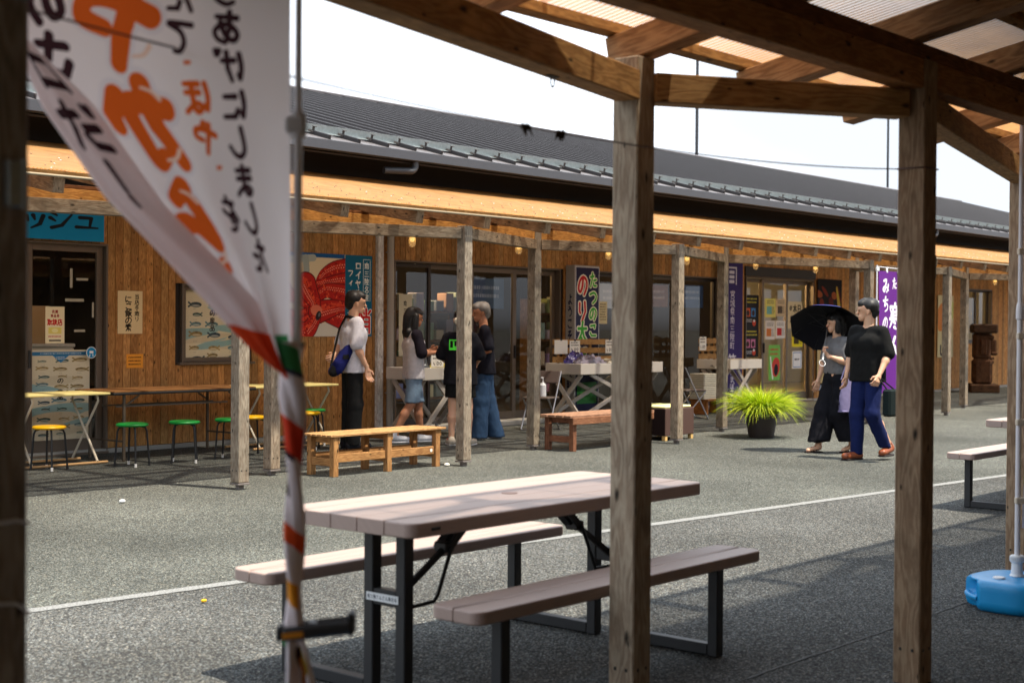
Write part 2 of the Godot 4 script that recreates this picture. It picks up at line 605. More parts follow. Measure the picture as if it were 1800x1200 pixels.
func make_materials() -> void:
	var wa := wood_tex(256, 1024, 11, 0.15, 26)
	var wb := wood_tex(256, 1024, 23, 1.0, 22)
	M.wood = tinted(wa[0], wa[1], Vector3(2.4, 0.55, 1), 0.72, 0.08)
	M.wood_near = tinted(wa[0], wa[1], Vector3(2.0, 0.45, 1), 0.7, 0.1)
	M.gray_wood = tinted(wb[0], wb[1], Vector3(2.4, 0.55, 1), 0.85, 0.15)
	M.tint = tinted(null, null, Vector3.ONE, 0.6, 0)
	M.cloth = tinted(patch_tex(256, 5, 0.82, 1.0, 0.03), null, Vector3(1, 1, 1), 0.9, 0)
	M.cloth.uv1_triplanar = true
	M.cloth.uv1_scale = Vector3(2.2, 2.2, 2.2)
	M.skin = std(rgb(205, 158, 128), 0.55)
	M.skin.subsurf_scatter_enabled = true
	M.skin.subsurf_scatter_strength = 0.15
	M.skin_tan = std(rgb(176, 120, 88), 0.55)
	M.skin_tan.subsurf_scatter_enabled = true
	M.skin_tan.subsurf_scatter_strength = 0.12
	M.hair = std(rgb(20, 17, 16), 0.55)
	M.gray_hair = std(rgb(120, 116, 112), 0.6)
	var ap := asphalt_tex(1024, 3, [106, 108, 102], 0.22)
	M.asphalt = StandardMaterial3D.new()
	M.asphalt.albedo_texture = ap[0]
	M.asphalt.roughness = 0.92
	M.asphalt.metallic_specular = 0.25
	M.asphalt.uv1_scale = Vector3(0.43, 0.43, 0.43)
	M.asphalt.heightmap_enabled = true
	M.asphalt.heightmap_texture = ap[1]
	M.asphalt.heightmap_scale = 0.25
	M.asphalt.detail_enabled = true
	M.asphalt.detail_albedo = patch_tex(512, 9, 0.70, 1.06, 0.016)
	M.asphalt.detail_blend_mode = BaseMaterial3D.BLEND_MODE_MUL
	M.asphalt.detail_uv_layer = BaseMaterial3D.DETAIL_UV_2
	M.asphalt.uv2_scale = Vector3(0.045, 0.045, 0.045)
	var an := asphalt_tex(1024, 8, [102, 103, 100], 0.27)
	M.asphalt_near = M.asphalt.duplicate()
	M.asphalt_near.albedo_texture = an[0]
	M.asphalt_near.heightmap_texture = an[1]
	M.line = tinted(patch_tex(256, 15, 0.45, 1.05, 0.09), null, Vector3(3, 3, 3), 0.8, 0)
	M.line.uv1_triplanar = true
	M.line.uv1_world_triplanar = true
	M.dark_metal = std(rgb(54, 55, 58), 0.5, 0.2)
	M.roof = std(rgb(112, 107, 108), 0.38, 0.3)
	M.roof.vertex_color_use_as_albedo = true
	M.roof.albedo_texture = patch_tex(256, 31, 0.9, 1.0, 0.02)
	M.roof.uv1_triplanar = true
	M.roof.uv1_world_triplanar = true
	M.roof.uv1_scale = Vector3(0.6, 0.6, 0.6)
	M.gutter = std(rgb(62, 64, 70), 0.5, 0.1)
	M.galv = std(rgb(176, 186, 188), 0.42, 0.55)
	M.galv.albedo_texture = patch_tex(256, 33, 0.8, 1.0, 0.08)
	M.galv.uv1_triplanar = true
	M.galv.uv1_world_triplanar = true
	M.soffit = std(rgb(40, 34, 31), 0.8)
	M.sheet = StandardMaterial3D.new()
	M.sheet.albedo_color = Color8(224, 174, 120, 164)
	M.sheet.albedo_texture = patch_tex(256, 41, 0.68, 1.05, 0.03)
	M.sheet.uv1_triplanar = true
	M.sheet.uv1_world_triplanar = true
	M.sheet.uv1_scale = Vector3(0.4, 0.4, 0.4)
	M.sheet.roughness = 0.5
	M.sheet.transparency = BaseMaterial3D.TRANSPARENCY_ALPHA
	M.sheet.backlight_enabled = true
	M.sheet.backlight = Color(1.0, 0.93, 0.74)
	M.frame = std(rgb(104, 92, 80), 0.45, 0.35)
	M.frame_dark = std(rgb(52, 44, 40), 0.5, 0.2)
	M.glass = StandardMaterial3D.new()
	M.glass.transparency = BaseMaterial3D.TRANSPARENCY_ALPHA
	M.glass.albedo_color = Color(0.2, 0.2, 0.19, 0.05)
	M.glass.roughness = 0.0
	M.glass.metallic_specular = 0.55
	M.black = std(rgb(20, 20, 21), 0.5)
	M.black_metal = std(rgb(38, 39, 41), 0.5, 0.15)
	M.white_paint = std(rgb(222, 220, 214), 0.5)
	M.plastic_white = std(rgb(226, 228, 230), 0.35)
	M.blue_plastic = std(rgb(22, 146, 208), 0.36)
	M.pole = std(rgb(222, 222, 228), 0.3, 0.0)
	M.steel = std(rgb(170, 170, 172), 0.3, 0.9)
	M.rusty = std(rgb(222, 214, 196), 0.6)
	M.rust = std(rgb(150, 92, 48), 0.85)
	M.concrete = std(rgb(150, 148, 142), 0.9)
	M.room = std(rgb(74, 66, 58), 0.9)
	M.resin = StandardMaterial3D.new()
	M.resin.albedo_color = rgb(172, 150, 140)
	M.resin.albedo_texture = streak_tex(128, 512, 77)
	M.resin.uv1_scale = Vector3(4.0, 0.8, 1)
	M.resin.roughness = 0.5
	M.card = std(rgb(196, 160, 112), 0.85)
	M.paper = std(rgb(236, 228, 206), 0.8)
	M.bulb = std(rgb(255, 236, 190), 0.4)
	M.bulb.emission_enabled = true
	M.bulb.emission = Color(1.0, 0.78, 0.42)
	M.bulb.emission_energy_multiplier = 0.2
	M.lamp_glass = M.glass.duplicate()
	M.lamp_glass.albedo_color = Color(0.95, 0.9, 0.75, 0.12)
# ---------------------------------------------------------------- camera, light, ground, buildings
func _ready() -> void:
	rng.seed = 4177
	noise.seed = 5
	noise.frequency = 1.0
	# camera: 50 mm lens, eye 1.40 m up, looking 40.7 degrees off the shop front, a hair down and rolled
	var yaw := deg_to_rad(40.7)
	var pit := deg_to_rad(0.69)
	var rol := deg_to_rad(0.41)
	var f0 := Vector3(cos(yaw), 0, -sin(yaw))
	var r0 := f0.cross(Vector3.UP)
	var f := f0 * cos(pit) - Vector3.UP * sin(pit)
	var u := Vector3.UP * cos(pit) + f0 * sin(pit)
	var right := r0 * cos(rol) + u * sin(rol)
	var up := u * cos(rol) - r0 * sin(rol)
	var cam := Camera3D.new()
	cam.name = "camera"
	add_child(cam)
	cam.transform = Transform3D(Basis(right, up, -f), Vector3(0, 1.40, 0))
	cam.fov = rad_to_deg(2.0 * atan(600.0 / 2500.0))
	cam.near = 0.05
	cam.far = 600.0
	var lens := CameraAttributesPhysical.new()
	lens.frustum_focal_length = 50.0
	lens.frustum_focus_distance = 11.5
	lens.exposure_aperture = 3.4
	lens.frustum_near = 0.05
	lens.frustum_far = 600.0
	cam.attributes = lens
	cam.current = true
	# sky with thin bright cloud
	var we := WorldEnvironment.new()
	we.name = "world_environment"
	var env := Environment.new()
	env.background_mode = Environment.BG_SKY
	env.tonemap_mode = Environment.TONE_MAPPER_LINEAR
	env.tonemap_exposure = 4.05
	env.sdfgi_enabled = true
	env.ssao_enabled = true
	env.ssil_enabled = true
	var sm := ProceduralSkyMaterial.new()
	sm.sky_top_color = Color(0.50, 0.54, 0.585)
	sm.sky_horizon_color = Color(0.395, 0.41, 0.427)
	sm.sky_curve = 0.5
	sm.ground_horizon_color = Color(0.5, 0.5, 0.48)
	sm.ground_bottom_color = Color(0.25, 0.25, 0.24)
	sm.sun_angle_max = 1.0
	sm.energy_multiplier = 1.0
	sm.sky_cover = cloud_tex()
	sm.sky_cover_modulate = Color(1, 1, 1, 0.44)
	var sky := Sky.new()
	sky.sky_material = sm
	env.sky = sky
	we.environment = env
	add_child(we)
	var sun := DirectionalLight3D.new()
	sun.name = "sun"
	sun.light_energy = 0.78
	sun.light_color = Color(1.0, 0.955, 0.88)
	sun.light_angular_distance = 1.4
	sun.shadow_enabled = true
	add_child(sun)
	sun.look_at_from_position(Vector3(0.9, 10, 3.8), Vector3.ZERO, Vector3.UP)

	make_materials()
	build_ground()
	build_far_building()
	build_neighbours()
	build_shelters()
	build_near_building()
	build_signs()
	build_furniture()
	build_near_props()
	build_people()
	build_small_things()

func cloud_tex() -> ImageTexture:
	var nz := FastNoiseLite.new()
	nz.seed = 12
	nz.frequency = 0.9
	nz.fractal_octaves = 5
	var w := 512
	var h := 256
	var im := Image.create(w, h, false, Image.FORMAT_RGBA8)
	for y in h:
		var el := PI * (0.5 - (y + 0.5) / h)
		for x in w:
			var az := TAU * x / w
			var d := Vector3(cos(el) * sin(az), sin(el) * 2.4, cos(el) * cos(az))
			var a := nz.get_noise_3dv(d * 2.1 + Vector3(0.4, 0, 0.2)) * 0.5 + 0.5
			a = smoothstep(0.34, 0.62, a) if el > 0 else 0.0
			im.set_pixel(x, y, Color(0.9, 0.92, 0.95, a))
	return ImageTexture.create_from_image(im)

func line_z(x: float) -> float:
	return -6.204 + (x - 3.638) * 0.10352

func flat_sheet(pts: Array, y: float) -> ArrayMesh:
	var arr := []
	arr.resize(Mesh.ARRAY_MAX)
	var v := PackedVector3Array()
	var n := PackedVector3Array()
	var t := PackedVector2Array()
	for p in pts:
		v.append(Vector3(p.x, y, p.y))
		n.append(Vector3.UP)
		t.append(Vector2(p.x, p.y))
	var ix := PackedInt32Array()
	for i in range(1, pts.size() - 1):
		var a: Vector3 = v[i] - v[0]
		var b: Vector3 = v[i + 1] - v[0]
		if a.cross(b).y > 0:
			ix.append_array([0, i + 1, i])
		else:
			ix.append_array([0, i, i + 1])
	arr[Mesh.ARRAY_VERTEX] = v
	arr[Mesh.ARRAY_NORMAL] = n
	arr[Mesh.ARRAY_TEX_UV] = t
	arr[Mesh.ARRAY_TEX_UV2] = t
	arr[Mesh.ARRAY_INDEX] = ix
	var m := ArrayMesh.new()
	m.add_surface_from_arrays(Mesh.PRIMITIVE_TRIANGLES, arr)
	return m

func build_ground() -> void:
	structure("ground", flat_sheet([Vector2(-250, -300), Vector2(350, -300), Vector2(350, 200), Vector2(-250, 200)], 0.0), M.asphalt, "pale grey asphalt of the plaza before the shops", "asphalt")
	var near := [Vector2(-60, line_z(-60)), Vector2(90, line_z(90)), Vector2(90, 60), Vector2(-60, 60)]
	structure("pavement", flat_sheet(near, 0.004), M.asphalt_near, "darker coarse asphalt under the near shelter up to the line", "asphalt")
	# painted line, worn along its edges
	var b := mb(lin(166, 168, 166))
	var rows := []
	var uvs := []
	var x := -4.0
	while x < 34.0:
		var z := line_z(x)
		rows.append([Vector3(x, 0.008, z - 0.045 + rng.randf_range(-0.006, 0.004)), Vector3(x, 0.008, z + 0.045 + rng.randf_range(-0.004, 0.006))])
		uvs.append([Vector2(x, 0), Vector2(x, 0.1)])
		x += 0.035 if x < 14 else 0.2
	b.grid(rows, uvs, Vector3.UP)
	structure("painted_line", b, M.line, "worn white line painted across the asphalt", "line")
	# ragged paving joint near the right-hand post
	b = mb(Color(0.012, 0.012, 0.012))
	rows = []
	uvs = []
	for i in 120:
		var t := i / 119.0
		var p := Vector3(3.0, 0.0075, -2.955).lerp(Vector3(9.0, 0.0075, -2.93), t)
		var w := 0.0045 + 0.004 * absf(noise.get_noise_1d(i * 0.4)) 
		p.z += 0.012 * noise.get_noise_1d(i * 0.31 + 7)
		rows.append([p + Vector3(0, 0, -w), p + Vector3(0, 0, w)])
		uvs.append([Vector2(t, 0), Vector2(t, 1)])
	b.grid(rows, uvs, Vector3.UP)
	structure("paving_joint", b, M.tint, "dark ragged joint running through the near asphalt", "joint")

# openings in the shop wall: x0, x1, y0, y1
const OPEN := [[6.0, 8.65, 0.0, 2.22], [9.6, 10.56, 0.92, 1.83], [12.9, 16.33, 0.0, 2.22], [17.22, 20.62, 0.0, 2.22], [21.5, 23.92, 0.0, 2.27], [30.73, 32.35, 1.04, 2.28]]

func sash(parent: Node3D, called: String, x0: float, x1: float, y0: float, y1: float, z: float, mat: Material, st := 0.055, foot := 0.1, handle := 0.0) -> MeshInstance3D:
	var b := mb()
	var w := x1 - x0
	var h := y1 - y0
	b.bx(Vector3(-w / 2 + st / 2, h / 2, 0), Vector3(st, h, 0.036), 0.003)
	b.bx(Vector3(w / 2 - st / 2, h / 2, 0), Vector3(st, h, 0.036), 0.003)
	b.bx(Vector3(0, h - st / 2, 0), Vector3(w - 2 * st, st, 0.032), 0.002)
	b.bx(Vector3(0, foot / 2, 0), Vector3(w - 2 * st, foot, 0.032), 0.002)
	var o := part(called, b, mat, parent, Vector3((x0 + x1) / 2, y0, z))
	var g := mb()
	g.quad(Vector3(-w / 2 + st, h - st, 0), Vector3(w / 2 - st, h - st, 0), Vector3(w / 2 - st, foot, 0), Vector3(-w / 2 + st, foot, 0), Vector3.BACK)
	part("pane", g, M.glass, o)
	if handle != 0.0:
		var k := mb()
		k.bx(Vector3(0, 0, 0), Vector3(0.022, 0.18, 0.03), 0.004)
		part("handle", k, M.black, o, Vector3(handle * (w / 2 - st / 2), 0.98, 0.03))
	return o

func build_far_building() -> void:
	var t := thing("shop_building", "long single-storey shop with orange cedar cladding and dark metal roof", "building", Vector3(0, 0, WALL))
	var back := mb()
	var xs := [3.0]
	for o in OPEN:
		xs.append(o[0])
		xs.append(o[1])
	xs.append(47.0)
	for i in xs.size() - 1:
		var a: float = xs[i]
		var c: float = xs[i + 1]
		if i % 2 == 0:
			back.bx(Vector3((a + c) / 2, 1.65, -0.09), Vector3(c - a, 3.3, 0.12))
		else:
			var o = OPEN[(i - 1) / 2]
			back.bx(Vector3((a + c) / 2, (o[3] + 3.3) / 2, -0.09), Vector3(c - a, 3.3 - o[3], 0.12))
			if o[2] > 0:
				back.bx(Vector3((a + c) / 2, o[2] / 2, -0.09), Vector3(c - a, o[2], 0.12))
	part("wall", back, M.soffit, t)
	# cladding boards, one by one where they can be told apart
	var far := mb()
	var w := 0.097
	var x := 3.02
	while x < 46.9:
		var gaps := [[0.055, 2.72]]
		var xa := x
		var xb := x + w - 0.004
		for o in OPEN:
			if xb > o[0] + 0.01 and xa < o[1] - 0.01:
				if o[2] <= 0.0:
					gaps = [[o[3], 2.72]]
				else:
					gaps = [[0.055, o[2]], [o[3], 2.72]]
		for g in gaps:
			var h: float = g[1] - g[0]
			var col := tilt(Color(0.66, 0.34, 0.12), 0.24)
			var at := Vector3((xa + xb) / 2, (g[0] + g[1]) / 2, rng.randf_range(-0.002, 0.002))
			if x > 6.6 and x < 16.4:
				var b := mb(col)
				b.bx(Vector3.ZERO, Vector3(w - 0.005, h, 0.018), 0.0025)
				part("board", b, M.wood, t, at)
			else:
				far.col = col
				far.uo = Vector2(rng.randf() * 5, rng.randf() * 5)
				far.bx(at, Vector3(w - 0.005, h, 0.018), 0.0)
		x += w
	tag(part("cladding_boards", far, M.wood, t), "", "", "", "stuff")
	var b := mb()
	b.bx(Vector3(25, 0.025, -0.03), Vector3(44, 0.05, 0.1), 0.004)
	part("plinth", b, M.concrete, t)
	# doors and windows; z is relative to the wall
	sash(t, "sliding_door", 6.05, 6.95, 0.03, 2.2, -0.075, M.frame, 0.06, 0.12)
	sash(t, "sliding_door", 6.88, 7.8, 0.03, 2.2, -0.115, M.frame, 0.06, 0.12)
	sash(t, "sliding_door", 7.72, 8.62, 0.03, 2.2, -0.055, M.frame, 0.075, 0.14, -1.0)
	sash(t, "window", 9.63, 10.53, 0.95, 1.81, -0.04, M.frame, 0.05, 0.05)
	sash(t, "window", 12.93, 13.64, 0.03, 2.19, -0.06, M.frame_dark, 0.05, 0.12)
	sash(t, "window", 13.60, 14.37, 0.03, 2.19, -0.1, M.frame, 0.06, 0.12)
	sash(t, "sliding_door", 14.4, 15.38, 0.03, 2.19, -0.05, M.frame, 0.075, 0.14, 1.0)
	sash(t, "sliding_door", 15.34, 16.3, 0.03, 2.19, -0.09, M.frame, 0.075, 0.14, -1.0)
	sash(t, "window", 17.25, 18.38, 0.03, 2.19, -0.06, M.frame_dark, 0.05, 0.1)
	sash(t, "window", 18.36, 19.5, 0.03, 2.19, -0.1, M.frame, 0.05, 0.1)
	sash(t, "window", 19.48, 20.6, 0.03, 2.19, -0.06, M.frame_dark, 0.05, 0.1)
	sash(t, "sliding_door", 21.53, 22.2, 0.03, 2.24, -0.1, M.frame, 0.06, 0.16)
	sash(t, "sliding_door", 22.14, 23.06, 0.03, 2.24, -0.06, M.frame, 0.07, 0.16, -0.95)
	sash(t, "sliding_door", 23.02, 23.9, 0.03, 2.24, -0.11, M.frame, 0.07, 0.16, -0.95)
	sash(t, "window", 30.75, 31.56, 1.06, 2.26, -0.05, M.frame_dark, 0.05, 0.06)
	sash(t, "window", 31.52, 32.33, 1.06, 2.26, -0.09, M.frame_dark, 0.05, 0.06)
	# outer frames
	for o in OPEN:
		b = mb()
		var cx: float = (o[0] + o[1]) / 2
		b.bx(Vector3(cx, o[3] - 0.012, -0.06), Vector3(o[1] - o[0], 0.024, 0.16), 0.003)
		b.bx(Vector3(o[0] + 0.012, (o[2] + o[3]) / 2, -0.06), Vector3(0.024, o[3] - o[2] - 0.05, 0.16), 0.003)
		b.bx(Vector3(o[1] - 0.012, (o[2] + o[3]) / 2, -0.06), Vector3(0.024, o[3] - o[2] - 0.05, 0.16), 0.003)
		b.bx(Vector3(cx, o[2] + 0.014, -0.05), Vector3(o[1] - o[0] + (0.1 if o[2] > 0 else 0.0), 0.028, 0.2 if o[2] > 0 else 0.18), 0.003)
		part("frame", b, M.frame, t)
	b = mb()
	b.bx(Vector3(14.6, 0.035, 0.16), Vector3(3.5, 0.07, 0.3), 0.008)
	part("door_step", b, M.concrete, t)
	b = mb()
	b.bx(Vector3(22.7, 2.36, 0.022), Vector3(2.5, 0.17, 0.03), 0.003)
	part("lintel", b, M.black, t)
	b = mb()
	b.bx(Vector3(12.62, 1.3, 0.03), Vector3(0.1, 2.6, 0.06), 0.004)
	b.col = Color(0.30, 0.135, 0.05)
	part("corner_trim", b, M.wood, t)
	b = mb()
	b.tube([Vector3(12.76, 0.0, 0.09), Vector3(12.76, 2.75, 0.09)], 0.045, 16)
	for y in [0.5, 1.55, 2.3]:
		b.tube([Vector3(12.76, y, 0.09), Vector3(12.76, y + 0.02, 0.09)], 0.05, 16)
		b.bx(Vector3(12.76, y + 0.01, 0.03), Vector3(0.02, 0.015, 0.08))
	part("downpipe", b, std(rgb(158, 152, 142), 0.5), t)
	# rooms behind the glass
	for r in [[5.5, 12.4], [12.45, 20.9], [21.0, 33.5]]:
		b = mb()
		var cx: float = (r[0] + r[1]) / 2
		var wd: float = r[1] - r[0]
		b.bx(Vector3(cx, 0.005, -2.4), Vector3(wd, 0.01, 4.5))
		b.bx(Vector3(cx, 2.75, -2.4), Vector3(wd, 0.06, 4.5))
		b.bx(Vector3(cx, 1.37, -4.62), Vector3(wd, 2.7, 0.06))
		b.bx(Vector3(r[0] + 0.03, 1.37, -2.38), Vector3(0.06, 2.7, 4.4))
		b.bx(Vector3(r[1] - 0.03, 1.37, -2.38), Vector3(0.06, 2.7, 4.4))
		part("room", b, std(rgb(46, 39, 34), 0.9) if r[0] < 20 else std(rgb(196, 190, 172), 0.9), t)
	# roof: standing-seam pans one by one, gutter, soffit, snow guard
	var s := 0.27
	var z0 := -11.9 - WALL
	var y0 := 3.435
	var len := 8.5
	var dir := Vector3(0, s, -1).normalized()
	var nrm := Vector3(0, 1, s).normalized()
	var L := len / absf(dir.z)
	var basis := Basis(Vector3.RIGHT, nrm, -dir)
	var deck := mb()
	deck.box(Transform3D(basis, Vector3(25, y0, z0) + dir * L / 2 - nrm * 0.06), Vector3(44.4, 0.1, L), 0.0)
	deck.box(Transform3D(Basis(Vector3.RIGHT, Vector3(0, 1, -s).normalized(), Vector3(0, s, 1).normalized()), Vector3(25, y0 + s * len, z0 - len) + Vector3(0, -s, -1).normalized() * L / 2 - Vector3(0, 0.06, 0)), Vector3(44.4, 0.1, L), 0.0)
	var roof := part("roof", deck, M.roof, t)
	var pan := mb()
	var pw := 0.455
	pan.box(Transform3D(basis, dir * L / 2), Vector3(pw - 0.03, 0.006, L), 0.0)
	pan.col = Color(0.3, 0.3, 0.3)  # seams tinted dark to stand in for their shaded sides
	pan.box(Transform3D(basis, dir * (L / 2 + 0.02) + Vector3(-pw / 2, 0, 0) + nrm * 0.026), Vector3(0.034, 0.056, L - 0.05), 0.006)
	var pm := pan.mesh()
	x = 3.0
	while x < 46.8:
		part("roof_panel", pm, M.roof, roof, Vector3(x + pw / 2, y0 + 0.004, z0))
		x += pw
	b = mb()
	b.box(Transform3D(basis, Vector3(25, y0, z0) + dir * (L - 0.1) + nrm * 0.045), Vector3(44.2, 0.07, 0.26), 0.01)
	part("ridge_cap", b, M.roof, roof)
	b = mb()
	b.bx(Vector3(25, 3.375, z0 + 0.07), Vector3(44.4, 0.105, 0.008), 0.003)
	b.bx(Vector3(25, 3.326, z0), Vector3(44.4, 0.008, 0.14), 0.003)
	b.bx(Vector3(25, 3.375, z0 - 0.065), Vector3(44.4, 0.1, 0.008), 0.003)
	var gut := part("gutter", b, M.gutter, t)
	for gx in [15.9, 24.2, 36.6]:
		b = mb()
		b.bx(Vector3(gx, 3.375, z0 + 0.076), Vector3(0.1, 0.107, 0.005), 0.001)
		part("joint_cover", b, M.gutter, gut)
	for gx in [12.05, 26.6]:
		b = mb()
		var pth := []
		for k in 7:
			var a := PI / 2 * k / 6.0
			pth.append(Vector3(gx - 0.09 + 0.09 * cos(a), 3.27 - 0.07 * sin(a), z0))
		pth.push_front(Vector3(gx, 3.33, z0))
		pth.append(Vector3(gx - 0.42, 3.19, z0 - 0.1))
		b.tube(pth, 0.04, 14)
		part("downpipe_elbow", b, M.dark_metal, gut)
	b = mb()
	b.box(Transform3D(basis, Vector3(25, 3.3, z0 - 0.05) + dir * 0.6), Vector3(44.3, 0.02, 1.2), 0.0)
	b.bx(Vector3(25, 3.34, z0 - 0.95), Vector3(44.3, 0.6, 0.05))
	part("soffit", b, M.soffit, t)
	b = mb()
	var gp := Vector3(25, y0, z0) + dir * 0.42 + nrm * 0.03
	b.box(Transform3D(basis, gp + nrm * 0.045), Vector3(44.0, 0.09, 0.005), 0.0)
	b.box(Transform3D(basis, gp - dir * 0.03), Vector3(44.0, 0.005, 0.06), 0.0)
	var guard := part("snow_guard", b, M.galv, t)
	var br := mb()
	br.box(Transform3D(basis, Vector3(0, 0, 0)), Vector3(0.05, 0.03, 0.09), 0.003)
	br.box(Transform3D(basis, nrm * 0.04 - dir * 0.02), Vector3(0.035, 0.06, 0.008), 0.002)
	br.box(Transform3D(basis, nrm * 0.066 - dir * 0.03), Vector3(0.035, 0.008, 0.05), 0.002)
	var brm := br.mesh()
	x = 3.0 + pw
	while x < 46.8:
		part("bracket", brm, std(rgb(66, 58, 54), 0.5), guard, Vector3(x, y0, z0) + dir * 0.37 + nrm * 0.035)
		x += pw

func build_neighbours() -> void:
	# the next roof beyond the ridge with its row of clerestory openings
	var t := thing("clerestory_roof", "far dark roof with a row of small clerestory openings above the shops", "roof", Vector3(64, 0, -24.5))
	var b := mb()
	b.bx(Vector3(0, 2.55, 0), Vector3(30, 5.1, 3.0))
	part("wall", b, M.soffit, t)
	b = mb()
	var d := Vector3(0, 0.25, -1).normalized()
	b.box(Transform3D(Basis(Vector3.RIGHT, Vector3(0, 1, 0.25).normalized(), -d), Vector3(0, 6.15, 0.6)), Vector3(31, 0.1, 3.6), 0.01)
	part("roof", b, M.roof, t)
	b = mb()
	b.tube([Vector3(-15, 5.72, 2.34), Vector3(15, 5.72, 2.34)], 0.06, 10)
	part("gutter", b, std(rgb(206, 198, 172), 0.6), t)
	b = mb()
	b.bx(Vector3(0, 5.2, 1.55), Vector3(30, 0.75, 0.06))
	part("clerestory_wall", b, std(rgb(120, 116, 112), 0.7), t)
	for i in 40:
		b = mb()
		b.bx(Vector3(0, 0, 0), Vector3(0.46, 0.34, 0.03), 0.004)
		part("clerestory_window", b, M.black, t, Vector3(-14.6 + i * 0.75, 5.3, 1.59))
	for p in [[Vector3(36.0, 0, -23.7), 10.0, "thin dark mast rising behind the ridge of the shop roof"], [Vector3(56.5, 0, -27.5), 13.0, "thin dark mast rising behind the clerestory roof"]]:
		b = mb()
		b.tube([Vector3.ZERO, Vector3(0, p[1], 0)], [0.06, 0.045], 10)
		b.bx(Vector3(0, 0.05, 0), Vector3(0.3, 0.1, 0.3), 0.01)
		var o := part("lamp_mast", b, M.dark_metal, self, p[0])  # bare antenna mast, carries no lamp
		tag(o, p[2], "mast", "masts behind the roofs")

func build_near_building() -> void:
	# the shop at the photographer's back: its eave shades the inner part of the shelter
	var t := thing("near_shop_building", "cedar-clad shop whose eave covers the near shelter's upper sheets", "building", Vector3(0, 0, 0.6))
	var b := mb(Color(0.85, 0.58, 0.32))  # unseen wall, coloured pale to throw warm bounce onto the near posts
	b.bx(Vector3(8, 1.99, 0.06), Vector3(34, 3.98, 0.12))
	b.bx(Vector3(-8.94, 3.3, -1.45), Vector3(0.12, 1.2, 2.9))  # added end walls that keep light out of the roof cavity
	b.bx(Vector3(24.94, 3.3, -1.45), Vector3(0.12, 1.2, 2.9))
	part("wall", b, M.wood, t)
	b = mb()
	var d := Vector3(0, 0.27, 1).normalized()
	b.box(Transform3D(Basis(Vector3.LEFT, Vector3(0, 1, -0.27).normalized(), d), Vector3(8, 3.2, -3.0) + d * 3.6), Vector3(34, 0.1, 7.2), 0.0)
	part("roof", b, M.roof, t)
	b = mb()
	b.bx(Vector3(8, 3.135, -3.05), Vector3(34, 0.13, 0.14), 0.005)
	b.bx(Vector3(8, 2.975, -2.99), Vector3(34, 0.44, 0.03), 0.005)  # added unseen board closing the eave gap to darken the inner sheets
	part("gutter", b, M.gutter, t)
# ---------------------------------------------------------------- timber canopies with zigzag beams and corrugated sheets
func build_shelters() -> void:
	var g := Color(0.37, 0.305, 0.235)
	var fp := []
	for p in [[3.9, 0], [4.8, 1], [7.55, 0], [8.45, 1], [10.32, 0], [12.2, 1], [14.05, 0], [16.1, 1], [18.95, 0], [19.8, 1], [21.65, 0], [23.9, 1], [25.1, 0], [27.0, 1], [28.9, 0], [30.8, 1], [33.5, 0], [34.4, 1], [37.0, 0], [39.0, 1]]:
		fp.append(p)
	shelter("timber_canopy", "weathered timber canopy with orange corrugated sheets along the shop front", fp, FROW, BROW, WALL + 0.1, 4.0, 40.0, 8.62 - 0.95 * 5, -0.035, false, g)
	var np := [[-2.6, 1], [0.34, 0], [1.35, 1], [4.261, 0], [5.275, 1], [8.03, 0], [10.1, 1], [12.0, 0], [14.0, 1], [16.0, 0], [18.0, 1]]
	shelter("timber_shelter", "near timber shelter with glowing yellow corrugated sheets over the picnic tables", np, NF, NB, 0.55, -3.5, 18.5, 4.30 - 0.917 * 8, 0.0, true, Color(0.36, 0.27, 0.19))

